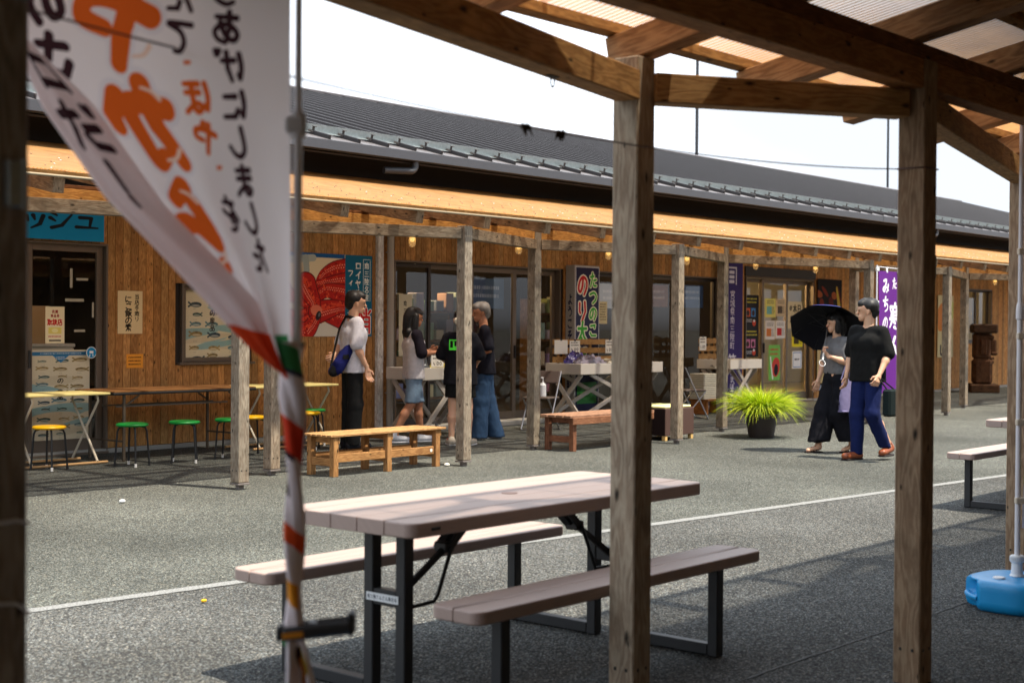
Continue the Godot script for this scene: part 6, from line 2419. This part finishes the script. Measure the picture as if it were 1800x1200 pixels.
# cfg keys: skin, H, lean, look (head turn), legs [L, R] = [knee, ankle, toe], arms [L, R] = [elbow, wrist, hand dir, thumb dir, curl], top, bottom, shoes, hair
func person(label: String, at: Vector3, turn: float, c: Dictionary) -> Node3D:
	var t := thing("person", label, "person", at, turn)
	var s: float = c.H / 1.72
	var lean: float = c.get("lean", 0.0)
	var pivot := Vector3(0, 0.93, 0)
	var U := func(p: Vector3) -> Vector3:
		return (pivot + Basis(Vector3.RIGHT, lean) * (p - pivot)) * s
	var look := Basis(Vector3.UP, c.get("look", 0.0)) * Basis(Vector3.RIGHT, c.get("nod", 0.0))
	var hp := Vector3(0, 1.5, 0.0)
	var Hd := func(p: Vector3) -> Vector3:
		return U.call(hp + look * (p - hp))
	var sw: float = c.get("sw", 1.0)
	var legs: Array = c.legs
	var arms: Array = c.arms
	var sho := []
	var b := mb()
	var bo := []
	bo.append([Vector3(-0.07, 0.93, 0) * s, Vector3(0.07, 0.93, 0) * s, 0.098 * s, 0.098 * s])
	for x in [-1.0, 1.0]:
		bo.append([Vector3(x * 0.055, 0.95, 0) * s, U.call(Vector3(x * 0.06 * sw, 1.25, 0)), 0.09 * s, 0.095 * s])
	bo.append([U.call(Vector3(-0.07 * sw, 1.25, 0)), U.call(Vector3(0.07 * sw, 1.25, 0)), 0.1 * s, 0.1 * s])
	bo.append([U.call(Vector3(-0.12 * sw, 1.375, -0.012)), U.call(Vector3(0.12 * sw, 1.375, -0.012)), 0.056 * s, 0.056 * s])
	bo.append([U.call(Vector3(0, 1.39, -0.02)), Hd.call(Vector3(0, 1.53, 0.0)), 0.056 * s, 0.05 * s])
	for i in 2:
		var sg := 1.0 if i == 0 else -1.0
		var S: Vector3 = U.call(Vector3(0.165 * sg * sw, 1.375, -0.012))
		sho.append(S)
		var E: Vector3 = U.call(arms[i][0])
		var W: Vector3 = U.call(arms[i][1])
		bo.append([S, E, 0.046 * s, 0.036 * s])
		bo.append([E, E.lerp(W, 0.3), 0.037 * s, 0.038 * s])
		bo.append([E.lerp(W, 0.3), W, 0.038 * s, 0.025 * s])
		var hip := Vector3(0.085 * sg, 0.91, 0) * s
		var K: Vector3 = legs[i][0] * s
		var A: Vector3 = legs[i][1] * s
		var T: Vector3 = legs[i][2] * s
		bo.append([hip, K, 0.082 * s, 0.055 * s])
		bo.append([K, K.lerp(A, 0.35) + Vector3(0, 0, -0.012), 0.054 * s, 0.054 * s])
		bo.append([K.lerp(A, 0.35) + Vector3(0, 0, -0.012), A, 0.054 * s, 0.036 * s])
		bo.append([A + Vector3(0, -0.02, -0.02) * s, T, 0.034 * s, 0.028 * s])
	blob(b, bo, 0.0155, 0.03 * s)
	# head on a finer grid
	var hb := []
	hb.append([Hd.call(Vector3(0, 1.632, -0.022)), Hd.call(Vector3(0, 1.63, 0.03)), 0.08 * s, 0.079 * s])
	hb.append([Hd.call(Vector3(0, 1.585, 0.03)), Hd.call(Vector3(0, 1.535, 0.058)), 0.064 * s, 0.041 * s])
	hb.append([Hd.call(Vector3(0, 1.598, 0.1)), Hd.call(Vector3(0, 1.566, 0.119)), 0.011 * s, 0.0135 * s])
	hb.append([Hd.call(Vector3(-0.018, 1.537, 0.096)), Hd.call(Vector3(0.018, 1.537, 0.096)), 0.009 * s, 0.009 * s])
	hb.append([Hd.call(Vector3(0, 1.505, 0.075)), Hd.call(Vector3(0, 1.512, 0.078)), 0.022 * s, 0.022 * s])
	hb.append([Hd.call(Vector3(-0.04, 1.618, 0.088)), Hd.call(Vector3(0.04, 1.618, 0.088)), 0.016 * s, 0.016 * s])
	for sg in [-1.0, 1.0]:
		hb.append([Hd.call(Vector3(0.079 * sg, 1.6, 0.0)), Hd.call(Vector3(0.077 * sg, 1.565, 0.01)), 0.018 * s, 0.012 * s])
	hb.append([Hd.call(Vector3(0, 1.54, -0.01)), U.call(Vector3(0, 1.42, -0.016)), 0.052 * s, 0.054 * s])
	blob(b, hb, 0.0085, 0.016 * s)
	for i in 2:
		var W: Vector3 = U.call(arms[i][1])
		blob(b, hand_bones(W, Basis(Vector3.RIGHT, lean) * arms[i][2], Basis(Vector3.RIGHT, lean) * arms[i][3], arms[i][4], s), 0.0052, 0.006)
	part("body", b, c.skin, t)
	for sg in [-1.0, 1.0]:
		b = mb()
		b.ball(Hd.call(Vector3(0.032 * sg, 1.598, 0.094)), Vector3(0.014, 0.0075, 0.008) * s, 8, 6)
		part("eye", b, M.black, t)
		b = mb()
		b.tube([Hd.call(Vector3(0.016 * sg, 1.624, 0.103)), Hd.call(Vector3(0.034 * sg, 1.629, 0.099)), Hd.call(Vector3(0.052 * sg, 1.622, 0.086))], 0.004 * s, 5)
		part("eyebrow", b, M.hair, t)
	# top
	var tp: Dictionary = c.top
	var hem: float = tp.get("hem", 0.9)
	var f: float = tp.get("loose", 0.0)
	var sb := []
	for x in [-1.0, 0.0, 1.0]:
		sb.append([U.call(Vector3(x * (0.07 + f), hem - 0.09, 0.0)), U.call(Vector3(x * 0.075 * sw, 1.25, 0)), (0.102 + f * 0.7) * s, 0.108 * s])
	sb.append([U.call(Vector3(-0.09 * sw, 1.25, 0)), U.call(Vector3(0.09 * sw, 1.25, 0)), (0.112 + f * 0.3) * s, (0.112 + f * 0.3) * s])
	sb.append([U.call(Vector3(-0.12 * sw, 1.375, -0.014)), U.call(Vector3(0.12 * sw, 1.375, -0.014)), 0.067 * s, 0.067 * s])
	var sl := []
	for i in 2:
		var E: Vector3 = U.call(arms[i][0])
		var q: Vector3 = sho[i].lerp(E, tp.get("sleeve", 0.78))
		sl.append([sho[i], q, 0.063 * s, (0.062 + f * 0.6) * s])
	b = mb(tp.col)
	if tp.has("sleeve_col"):
		blob(b, sb, 0.0145, 0.04 * s, 0.008, 8.0, [(hem - 0.06) * s, (hem - 0.06) * s])
		var b2 := mb(tp.sleeve_col)
		for q in sl:
			q[2] *= 1.1
			blob(b2, [q, [q[0], U.call(Vector3(0.045 * (1.0 if q == sl[0] else -1.0), 1.41, -0.012)), 0.07 * s, 0.05 * s]], 0.0145, 0.03 * s, 0.006, 9.0)
		part("sleeves", b2, M.cloth, t)
	else:
		blob(b, sb + sl, 0.0145, 0.035 * s, 0.009, 8.0, [(hem - 0.06) * s, (hem - 0.06) * s])
	part("shirt", b, M.cloth, t)
	if tp.has("collar"):
		b = mb(tp.collar)
		var ring := []
		for i in 17:
			var a := TAU * i / 16
			ring.append(U.call(Vector3(sin(a) * 0.066, 1.425 + 0.02 * -cos(a), -0.012 + cos(a) * 0.066)))
		b.tube(ring, 0.017 * s, 8, false)
		part("collar", b, M.cloth, t)
	# bottom
	var bt: Dictionary = c.bottom
	var tb := [[Vector3(-0.07, 0.93, 0) * s, Vector3(0.07, 0.93, 0) * s, 0.1 * s, 0.1 * s]]
	if bt.get("high", false):
		tb.append([Vector3(-0.045, 1.04, 0) * s, Vector3(0.045, 1.04, 0) * s, 0.096 * s, 0.096 * s])
		tb.append([Vector3(0, 0.93, 0) * s, Vector3(0, 1.04, 0) * s, 0.1 * s, 0.1 * s])
	var cuts := []
	for i in 2:
		var sg := 1.0 if i == 0 else -1.0
		var hip := Vector3(0.085 * sg, 0.9, 0) * s
		var K: Vector3 = legs[i][0] * s
		var A: Vector3 = legs[i][1] * s
		cuts.append(hip.lerp(K, bt.get("to", 0.92)).y if bt.get("short", false) else A.y - 0.03 + bt.get("up", 0.0))
		if bt.get("short", false):
			tb.append([hip, hip.lerp(K, bt.get("to", 0.92)) - Vector3(0, 0.08, 0), 0.1 * s, bt.knee * s])
		else:
			tb.append([hip, K, 0.094 * s, bt.knee * s])
			tb.append([K, A + Vector3(0, bt.get("up", 0.0) - 0.11, 0), bt.knee * s, bt.cuff * s])
	b = mb(bt.col)
	blob(b, tb, 0.0145, 0.03 * s, bt.get("fold", 0.009), 7.0, cuts)
	part(bt.get("name", "trousers"), b, M.cloth, t)
	# shoes
	var shc: Dictionary = c.shoes
	for i in 2:
		var A: Vector3 = legs[i][1] * s
		var T: Vector3 = legs[i][2] * s
		var fd := (T - A)
		fd.y = 0
		fd = fd.normalized()
		var g: float = T.y - 0.03 * s
		b = mb(shc.col)
		if shc.get("sandal", false):
			b.bar(A + Vector3(0, -A.y + g + 0.006, 0) - fd * 0.05 * s, Vector3(T.x, g + 0.006, T.z) + fd * 0.035 * s, 0.075 * s, 0.014, 0.004)
			for q in [[0.25, 0.05], [0.55, 0.045], [0.8, 0.03]]:
				var m: Vector3 = A.lerp(T, q[0])
				var sd := fd.cross(Vector3.UP)
				b.tube([Vector3(m.x, g + 0.01, m.z) - sd * 0.036 * s, Vector3(m.x, g + q[1] + 0.02, m.z) + fd * 0.02, Vector3(m.x, g + 0.01, m.z) + sd * 0.036 * s], 0.0045, 6)
		else:
			var sd := fd.cross(Vector3.UP) * 0.012 * s
			var heel := Vector3(A.x, maxf(g + 0.042 * s, A.y - 0.045 * s), A.z) - fd * 0.035 * s
			var toe := T + fd * 0.025 * s + Vector3(0, 0.012, 0) * s
			blob(b, [[heel - sd, toe - sd, 0.04 * s, 0.034 * s], [heel + sd, toe + sd, 0.04 * s, 0.034 * s], [heel + Vector3(0, 0.025, 0) * s, A + Vector3(0, 0.01, 0), 0.042 * s, 0.04 * s]], 0.01, 0.02)
		var so := part("shoe", b, M.cloth if not shc.get("leather", false) else shc.mat, t)
		if not shc.get("sandal", false):
			b = mb(shc.get("sole", Color(0.75, 0.75, 0.75)))
			b.bar(Vector3(A.x, g + 0.008, A.z) - fd * 0.065 * s, Vector3(T.x, g + 0.008, T.z) + fd * 0.05 * s, 0.088 * s, 0.022, 0.008)
			part("sole", b, M.tint, so)
	# hair
	b = mb()
	var hr := []
	for q in c.hair:
		hr.append([Hd.call(q[0]), Hd.call(q[1]), q[2] * s, q[3] * s])
	blob(b, hr, 0.0085, 0.02 * s, 0.004, 30.0)
	for q in hr:
		var ln: Vector3 = q[1] - q[0]
		for i in 46:
			var side := Vector3(rng.randfn(0, 1), rng.randfn(0, 0.6) + 0.3, rng.randfn(0, 1)).normalized()
			side = (side - ln.normalized() * side.dot(ln.normalized())).normalized() if ln.length() > 0.03 else side
			var p0: Vector3 = q[0] + ln * rng.randf_range(-0.1, 0.3) + side * (q[2] + 0.001)
			var p2: Vector3 = q[0] + ln * rng.randf_range(0.8, 1.15) + side * (q[3] + 0.003) + Vector3(0, -0.012, 0)
			b.tube([p0, (p0 + p2) * 0.5 + side * 0.003, p2], [0.003, 0.0042, 0.0012], 4, false)
	part("hair", b, c.get("hair_mat", M.hair), t)
	return t

const SHORT_HAIR := [[Vector3(0, 1.652, -0.03), Vector3(0, 1.662, 0.035), 0.084, 0.074], [Vector3(-0.045, 1.652, -0.02), Vector3(0.045, 1.652, -0.02), 0.066, 0.066], [Vector3(0, 1.60, -0.052), Vector3(0, 1.56, -0.048), 0.062, 0.05], [Vector3(-0.04, 1.672, 0.075), Vector3(0.04, 1.672, 0.075), 0.03, 0.03]]

func build_people() -> void:
	var R := Vector3(0.652, 0, 0.758)
	var F := Vector3(0.758, 0, -0.652)
	var nl := [Vector3(0.09, 0.49, 0.01), Vector3(0.09, 0.085, -0.02), Vector3(0.1, 0.032, 0.13)]
	var nr := [Vector3(-0.09, 0.49, 0.01), Vector3(-0.09, 0.085, -0.02), Vector3(-0.1, 0.032, 0.13)]
	# boy in a white shirt with a blue sling bag
	var t := person("person in white polo shirt and black trousers before the octopus poster", Vector3(10.79, 0, -11.62), yaw_of(R * 0.9 + F * 0.42), {
		"H": 1.75, "skin": M.skin, "look": -0.15, "lean": 0.05, "legs": [nl, nr],
		"arms": [[Vector3(0.21, 1.14, -0.08), Vector3(0.06, 1.0, -0.19), Vector3(-0.8, -0.1, -0.4), Vector3(0, 0.9, -0.3), 0.8], [Vector3(-0.215, 1.13, -0.03), Vector3(-0.21, 0.9, 0.1), Vector3(0.02, -1, 0.25), Vector3(0.3, -0.1, 1), 0.45]],
		"top": {"col": lin(222, 220, 228), "hem": 0.9, "loose": 0.018, "sleeve": 0.92, "collar": Color(0.012, 0.012, 0.012)},
		"bottom": {"col": Color(0.012, 0.012, 0.013), "knee": 0.085, "cuff": 0.075}, "shoes": {"col": Color(0.015, 0.015, 0.016), "sole": Color(0.02, 0.02, 0.02)}, "hair": SHORT_HAIR})
	var b := mb()
	for sg in [-1.0, 1.0]:
		var ring := []
		for i in 13:
			var a := TAU * i / 12
			ring.append(Vector3(0.034 * sg + cos(a) * 0.024, 1.598 + sin(a) * 0.02, 0.118) * 1.017)
		b.tube(ring, 0.002, 5, false)
		b.tube([Vector3(0.058 * sg, 1.6, 0.116) * 1.017, Vector3(0.084 * sg, 1.6, 0.0) * 1.017], 0.002, 5)
	part("glasses", b, M.frame_dark, t)
	# the bag hangs at his back on the right side
	var g := thing("sling_bag", "dark blue sling bag with black strap on the back of the white-shirted person", "bag", Vector3(10.79, 0, -11.62), t.rotation.y)
	b = mb(lin(30, 38, 98))
	var bb := Basis(Vector3.RIGHT, -0.9) 
	blob(b, [[Vector3(-0.13, 0.9, -0.2), Vector3(-0.13, 1.1, -0.09), 0.062, 0.058], [Vector3(-0.09, 0.87, -0.24), Vector3(-0.09, 1.06, -0.13), 0.06, 0.05], [Vector3(-0.14, 0.96, -0.2), Vector3(-0.14, 1.14, -0.05), 0.058, 0.036]], 0.011, 0.03, 0.003, 12.0)
	part("pouch", b, M.cloth, g)
	b = mb(Color(0.012, 0.012, 0.012))
	b.bx(Vector3(-0.2, 1.03, -0.135), Vector3(0.006, 0.05, 0.07), 0.002)
	blob(b, [[Vector3(-0.12, 0.86, -0.255), Vector3(-0.12, 0.9, -0.23), 0.05, 0.056]], 0.011, 0.02)
	part("trim", b, M.cloth, g)
	b = mb(Color(0.012, 0.012, 0.012))
	b.tube([Vector3(-0.08, 0.93, -0.27), Vector3(0.0, 1.12, -0.2), Vector3(0.07, 1.34, -0.125), Vector3(0.1, 1.48, -0.04), Vector3(0.1, 1.46, 0.07), Vector3(0.0, 1.28, 0.15), Vector3(-0.1, 1.16, 0.12)], 0.013, 6)
	part("strap", b, M.cloth, g)
	# girl walking, raglan shirt and denim shorts
	var long_hair := [[Vector3(0, 1.655, -0.028), Vector3(0, 1.66, 0.03), 0.086, 0.078], [Vector3(0, 1.62, -0.06), Vector3(0, 1.4, -0.085), 0.075, 0.06], [Vector3(-0.075, 1.62, -0.005), Vector3(-0.085, 1.4, -0.03), 0.038, 0.035], [Vector3(0.075, 1.62, -0.005), Vector3(0.085, 1.4, -0.03), 0.038, 0.035], [Vector3(-0.045, 1.66, 0.078), Vector3(0.045, 1.66, 0.078), 0.03, 0.03], [Vector3(-0.04, 1.42, -0.09), Vector3(0.04, 1.42, -0.09), 0.05, 0.05]]
	person("person with long black hair in a white shirt with dark sleeves and denim shorts, walking", Vector3(11.92, 0, -11.78), yaw_of(R * 0.92 + F * 0.38), {
		"H": 1.58, "skin": M.skin_tan, "look": 0.1, "legs": [[Vector3(0.09, 0.5, 0.1), Vector3(0.08, 0.085, 0.14), Vector3(0.08, 0.032, 0.3)], [Vector3(-0.09, 0.5, -0.06), Vector3(-0.09, 0.12, -0.27), Vector3(-0.09, 0.04, -0.14)]],
		"arms": [[Vector3(0.22, 1.14, 0.02), Vector3(0.12, 1.17, 0.25), Vector3(-0.4, 0.2, 0.7), Vector3(0, 1, 0), 0.7], [Vector3(-0.22, 1.14, 0.04), Vector3(-0.14, 1.16, 0.27), Vector3(0.2, 0.35, 0.7), Vector3(0, 1, 0), 0.7]],
		"top": {"col": lin(222, 218, 222), "sleeve_col": lin(34, 32, 40), "hem": 0.88, "loose": 0.022, "sleeve": 0.95},
		"bottom": {"name": "shorts", "col": lin(134, 158, 182), "short": true, "to": 0.96, "knee": 0.098}, "shoes": {"col": lin(216, 218, 224), "sole": Color(0.7, 0.7, 0.72)}, "hair": long_hair})
	# person in black, seen from behind
	var bun := [[Vector3(0, 1.65, -0.025), Vector3(0, 1.655, 0.03), 0.084, 0.076], [Vector3(0, 1.6, -0.06), Vector3(0, 1.5, -0.07), 0.07, 0.052], [Vector3(0.02, 1.5, -0.09), Vector3(0.03, 1.38, -0.1), 0.045, 0.03]]
	t = person("person in black tee with a green back logo, half behind a post", Vector3(12.02, 0, -11.12), yaw_of(F * 0.98 + R * 0.1), {
		"H": 1.56, "skin": M.skin, "look": 0.3, "legs": [[Vector3(0.1, 0.5, 0.02), Vector3(0.11, 0.085, 0.0), Vector3(0.16, 0.032, 0.13)], [Vector3(-0.1, 0.5, 0.03), Vector3(-0.11, 0.085, 0.0), Vector3(-0.15, 0.032, 0.14)]],
		"arms": [[Vector3(0.25, 1.15, 0.02), Vector3(0.16, 1.0, 0.2), Vector3(-0.3, 0.1, 0.8), Vector3(0, 1, 0), 0.6], [Vector3(-0.25, 1.15, 0.02), Vector3(-0.16, 1.0, 0.2), Vector3(0.3, 0.1, 0.8), Vector3(0, 1, 0), 0.6]],
		"top": {"col": Color(0.011, 0.011, 0.012), "hem": 0.83, "loose": 0.028, "sleeve": 0.98, "sw": 1.05},
		"bottom": {"name": "shorts", "col": Color(0.01, 0.01, 0.011), "short": true, "to": 0.72, "knee": 0.11}, "shoes": {"col": lin(196, 184, 166), "sole": Color(0.6, 0.58, 0.55)}, "hair": bun})
	b = mb()
	var ring2 := []
	for i in 15:
		var a := TAU * i / 14
		ring2.append(Vector3(0.015 + cos(a) * 0.034, 1.435 + sin(a) * 0.026, -0.085 - 0.012 * sin(a * 3.0)))
	b.tube(ring2, 0.018, 8, false)
	part("scrunchie", b, std(rgb(216, 206, 186), 0.9), t)
	var p := Pad.new(128, 64, Color(0.02, 0.02, 0.02))
	p.rect(0, 0, 128, 64, rgb(86, 226, 70))
	p.rect(7, 7, 114, 42, rgb(12, 12, 13))
	p.glyph(GL["L"], 26, 12, Vector2(26, 32), 5, rgb(86, 226, 70))
	p.glyph(GL["M"], 62, 12, Vector2(34, 32), 5, rgb(86, 226, 70))
	b = mb()
	var rows := []
	var uvs := []
	for j in 5:
		var row := []
		var uu := []
		for i in 9:
			var x := lerpf(0.115, -0.115, i / 8.0)
			row.append(Vector3(x, 1.22 - j * 0.03, -0.131 + 0.9 * x * x))
			uu.append(Vector2(i / 8.0, j / 4.0))
		rows.append(row)
		uvs.append(uu)
	b.grid(rows, uvs, Vector3.FORWARD)
	part("logo_print", b, print_mat(p.tex(), 0.8), t)
	b = mb(Color(0.6, 0.02, 0.02))
	b.tube([Vector3(0.148, 0.045, 0.03), Vector3(0.15, 0.075, 0.035), Vector3(0.153, 0.045, 0.06), Vector3(0.154, 0.075, 0.065)], 0.005, 5)
	part("shoe_letter", b, M.tint, t)
	# man with grey hair and wide jeans
	person("person with short grey hair in a dark tee and wide blue jeans, behind the post", Vector3(12.88, 0, -11.5), yaw_of(-R * 0.92 - F * 0.1), {
		"H": 1.66, "skin": M.skin_tan, "look": 0.1, "lean": 0.08, "legs": [[Vector3(0.1, 0.49, 0.06), Vector3(0.1, 0.09, 0.1), Vector3(0.11, 0.035, 0.24)], [Vector3(-0.1, 0.49, -0.04), Vector3(-0.1, 0.09, -0.16), Vector3(-0.1, 0.035, -0.02)]],
		"arms": [[Vector3(0.225, 1.13, -0.04), Vector3(0.1, 1.06, 0.2), Vector3(-0.5, -0.1, 0.6), Vector3(0, 1, 0), 0.8], [Vector3(-0.225, 1.13, -0.02), Vector3(-0.06, 1.08, 0.2), Vector3(0.5, -0.1, 0.5), Vector3(0, 1, 0), 0.8]],
		"top": {"col": lin(32, 32, 40), "hem": 0.88, "loose": 0.02, "sleeve": 0.85},
		"bottom": {"col": lin(58, 82, 112), "knee": 0.1, "cuff": 0.118, "up": -0.03, "fold": 0.012}, "shoes": {"col": lin(60, 50, 44)}, "hair": SHORT_HAIR, "hair_mat": M.gray_hair})
	# the couple
	var bob := [[Vector3(0, 1.652, -0.03), Vector3(0, 1.66, 0.03), 0.087, 0.08], [Vector3(0, 1.6, -0.06), Vector3(0, 1.49, -0.065), 0.07, 0.055], [Vector3(-0.078, 1.62, 0.0), Vector3(-0.075, 1.5, 0.0), 0.034, 0.03], [Vector3(0.078, 1.62, 0.0), Vector3(0.075, 1.5, 0.0), 0.034, 0.03], [Vector3(-0.05, 1.665, 0.07), Vector3(0.05, 1.665, 0.07), 0.032, 0.032]]
	var we := Vector3(14.33, 0, -7.57)
	var wt := yaw_of(-R * 0.9 - F * 0.42)
	person("person in a grey tee and wide black trousers walking under a blue parasol", we, wt, {
		"H": 1.545, "skin": M.skin, "look": -0.35, "sw": 0.9, "legs": [[Vector3(0.08, 0.49, 0.0), Vector3(0.08, 0.11, -0.2), Vector3(0.08, 0.034, -0.06)], [Vector3(-0.08, 0.5, 0.12), Vector3(-0.08, 0.085, 0.2), Vector3(-0.08, 0.032, 0.35)]],
		"arms": [[Vector3(0.21, 1.12, 0.0), Vector3(0.1, 1.2, 0.2), Vector3(-0.35, 0.55, 0.25), Vector3(-0.3, 0.7, 0.5), 1.2], [Vector3(-0.2, 1.12, 0.03), Vector3(-0.19, 0.9, 0.12), Vector3(0, -1, 0.25), Vector3(-0.2, 0, 1), 0.4]],
		"top": {"col": lin(120, 118, 120), "hem": 1.03, "loose": 0.004, "sleeve": 0.8},
		"bottom": {"col": Color(0.011, 0.011, 0.013), "knee": 0.115, "cuff": 0.15, "up": 0.07, "fold": 0.016, "high": true}, "shoes": {"col": Color(0.02, 0.015, 0.012), "sandal": true}, "hair": bob})
	person("person in a black tee, navy trousers and brown leather shoes walking beside the parasol", Vector3(13.8, 0, -6.92), yaw_of(-R * 0.75 - F * 0.66), {
		"H": 1.69, "skin": M.skin, "look": -0.9, "sw": 1.08, "legs": [[Vector3(0.1, 0.5, 0.06), Vector3(0.12, 0.16, -0.22), Vector3(0.14, 0.07, -0.1)], [Vector3(-0.09, 0.49, 0.06), Vector3(-0.09, 0.085, 0.06), Vector3(-0.1, 0.032, 0.22)]],
		"arms": [[Vector3(0.24, 1.13, -0.02), Vector3(0.24, 0.92, 0.14), Vector3(0.0, -0.8, 0.5), Vector3(-0.4, 0.3, 0.8), 0.9], [Vector3(-0.235, 1.13, -0.03), Vector3(-0.23, 0.9, 0.06), Vector3(0, -1, 0.15), Vector3(0.2, 0, 1), 0.5]],
		"top": {"col": lin(26, 24, 28), "hem": 0.9, "loose": 0.022, "sleeve": 0.95},
		"bottom": {"col": lin(24, 36, 82), "knee": 0.078, "cuff": 0.062}, "shoes": {"col": Color(0.2, 0.07, 0.03), "leather": true, "mat": std(rgb(134, 70, 40), 0.35), "sole": Color(0.03, 0.02, 0.02)}, "hair": SHORT_HAIR})
	# parasol in her hand
	var s := 1.545 / 1.72
	var hl := Vector3(0.055, 1.27, 0.225) * s
	var hand := we + Basis(Vector3.UP, wt) * hl
	var pr := thing("parasol", "blue parasol with a black lining held over the walking person in grey", "parasol", hand)
	var ax := (Vector3(0, 1, 0) + R * 0.3 + F * 0.75).normalized()
	var px := ax.cross(F).normalized()
	var pz := px.cross(ax)
	pr.basis = Basis(px, ax, pz)
	b = mb()
	b.tube([Vector3(0, -0.08, 0), Vector3(0, 0.5, 0)], 0.006, 8)
	b.tube([Vector3(0, 0.5, 0), Vector3(0, 0.56, 0)], [0.006, 0.002], 8)
	part("shaft", b, M.steel, pr)
	b = mb()
	b.tube([Vector3(0, -0.14, 0), Vector3(0, -0.04, 0)], 0.011, 8)
	part("handle", b, std(rgb(206, 202, 196), 0.4), pr)
	var lp := []
	for i in 13:
		var a := TAU * i / 12
		lp.append(Vector3(sin(a) * 0.035, -0.18 + cos(a) * 0.04, 0))
	b = mb()
	b.tube(lp, 0.003, 5, false)
	part("wrist_strap", b, M.plastic_white, pr)
	for side in 2:
		rows = []
		uvs = []
		for j in 9:
			var v := j / 8.0
			var row := []
			var uu := []
			for i in 49:
				var a := TAU * i / 48
				var seg := fposmod(a, TAU / 8.0) / (TAU / 8.0)
				var dip := 4.0 * seg * (1.0 - seg)
				var rr := 0.43 * v * (1.0 - 0.07 * dip * v)
				row.append(Vector3(cos(a) * rr, 0.5 - 0.2 * v * v - 0.004 * side + 0.012 * dip * v * v, sin(a) * rr))
				uu.append(Vector2(i / 48.0, v))
			rows.append(row)
			uvs.append(uu)
		b = mb(lin(48, 54, 128) if side == 0 else Color(0.006, 0.006, 0.008))
		b.grid(rows, uvs, Vector3.UP if side == 0 else Vector3.DOWN)
		part("canopy" if side == 0 else "lining", b, M.tint, pr)
	for i in 8:
		var a := TAU * i / 8
		b = mb()
		b.tube([Vector3(0, 0.47, 0), Vector3(cos(a) * 0.27, 0.433, sin(a) * 0.27), Vector3(cos(a) * 0.43, 0.288, sin(a) * 0.43)], 0.0022, 5)
		b.tube([Vector3(0, 0.3, 0), Vector3(cos(a) * 0.25, 0.435, sin(a) * 0.25)], 0.0022, 5)
		part("rib", b, M.black, pr)
	# tote bag on her arm, bag in his hand
	g = thing("tote_bag", "lilac tote bag hanging from the arm of the person under the parasol", "bag", we, wt)
	b = mb(lin(128, 122, 160))
	var rw := []
	var uvw := []
	for j in 13:
		var v := j / 12.0
		var row := []
		var uu := []
		for i in 25:
			var a := TAU * i / 24
			var wv := 0.16 + 0.02 * sin(v * 3.0)
			row.append(Vector3(0.25 + sin(a) * 0.05 * (0.5 + 0.6 * v), 0.83 - v * 0.36, -0.02 + cos(a) * wv * (0.75 + 0.25 * v) + 0.01 * noise.get_noise_2d(a * 2.0, v * 5.0)))
			uu.append(Vector2(i / 24.0, v))
		rw.append(row)
		uvw.append(uu)
	b.grid(rw, uvw, Vector3.ZERO, 1.0)
	part("sack", b, M.cloth, g)
	b = mb(lin(128, 122, 160))
	b.bx(Vector3(0.25, 0.475, -0.02), Vector3(0.1, 0.02, 0.3), 0.008)
	part("bottom", b, M.cloth, g)
	for zz in [-0.07, 0.05]:
		b = mb(lin(112, 108, 146))
		b.tube([Vector3(0.27, 0.82, zz - 0.04), Vector3(0.24, 1.02, zz * 0.3), Vector3(0.2, 1.03, 0.0), Vector3(0.22, 0.82, zz + 0.05)], 0.008, 6)
		part("handle", b, M.cloth, g)
	g = thing("hand_bag", "dark green-black shopping bag carried by the person in navy trousers", "bag", Vector3(13.8, 0, -6.92), yaw_of(-R * 0.75 - F * 0.66))
	b = mb(lin(28, 34, 34))
	b.bx(Vector3(0.36, 0.62, 0.1), Vector3(0.1, 0.28, 0.2), 0.02)
	part("sack", b, M.cloth, g)
	b = mb(lin(30, 30, 32))
	b.tube([Vector3(0.36, 0.75, 0.04), Vector3(0.27, 0.86, 0.14), Vector3(0.27, 0.86, 0.18), Vector3(0.36, 0.75, 0.17)], 0.008, 6)
	part("handle", b, M.cloth, g)

func build_small_things() -> void:
	# bits lying on the asphalt
	for k in [[Vector3(6.35, 0.006, -9.42), Color(0.75, 0.75, 0.75), 0.03, "crumpled white scrap of paper on the sunlit asphalt"], [Vector3(10.17, 0.006, -9.58), Color(0.7, 0.68, 0.6), 0.035, "pale chip lying by the slatted bench leg"], [Vector3(4.35, 0.012, -5.75), Color(0.7, 0.4, 0.02), 0.018, "tiny yellow bit on the near asphalt"]]:
		var b := mb(k[1])
		b.ball(Vector3.ZERO, Vector3(k[2], k[2] * 0.5, k[2] * 0.8), 6, 4)
		tag(part("litter", b, M.tint, self, k[0] + Vector3(0, k[2] * 0.3, 0)), k[3], "litter")
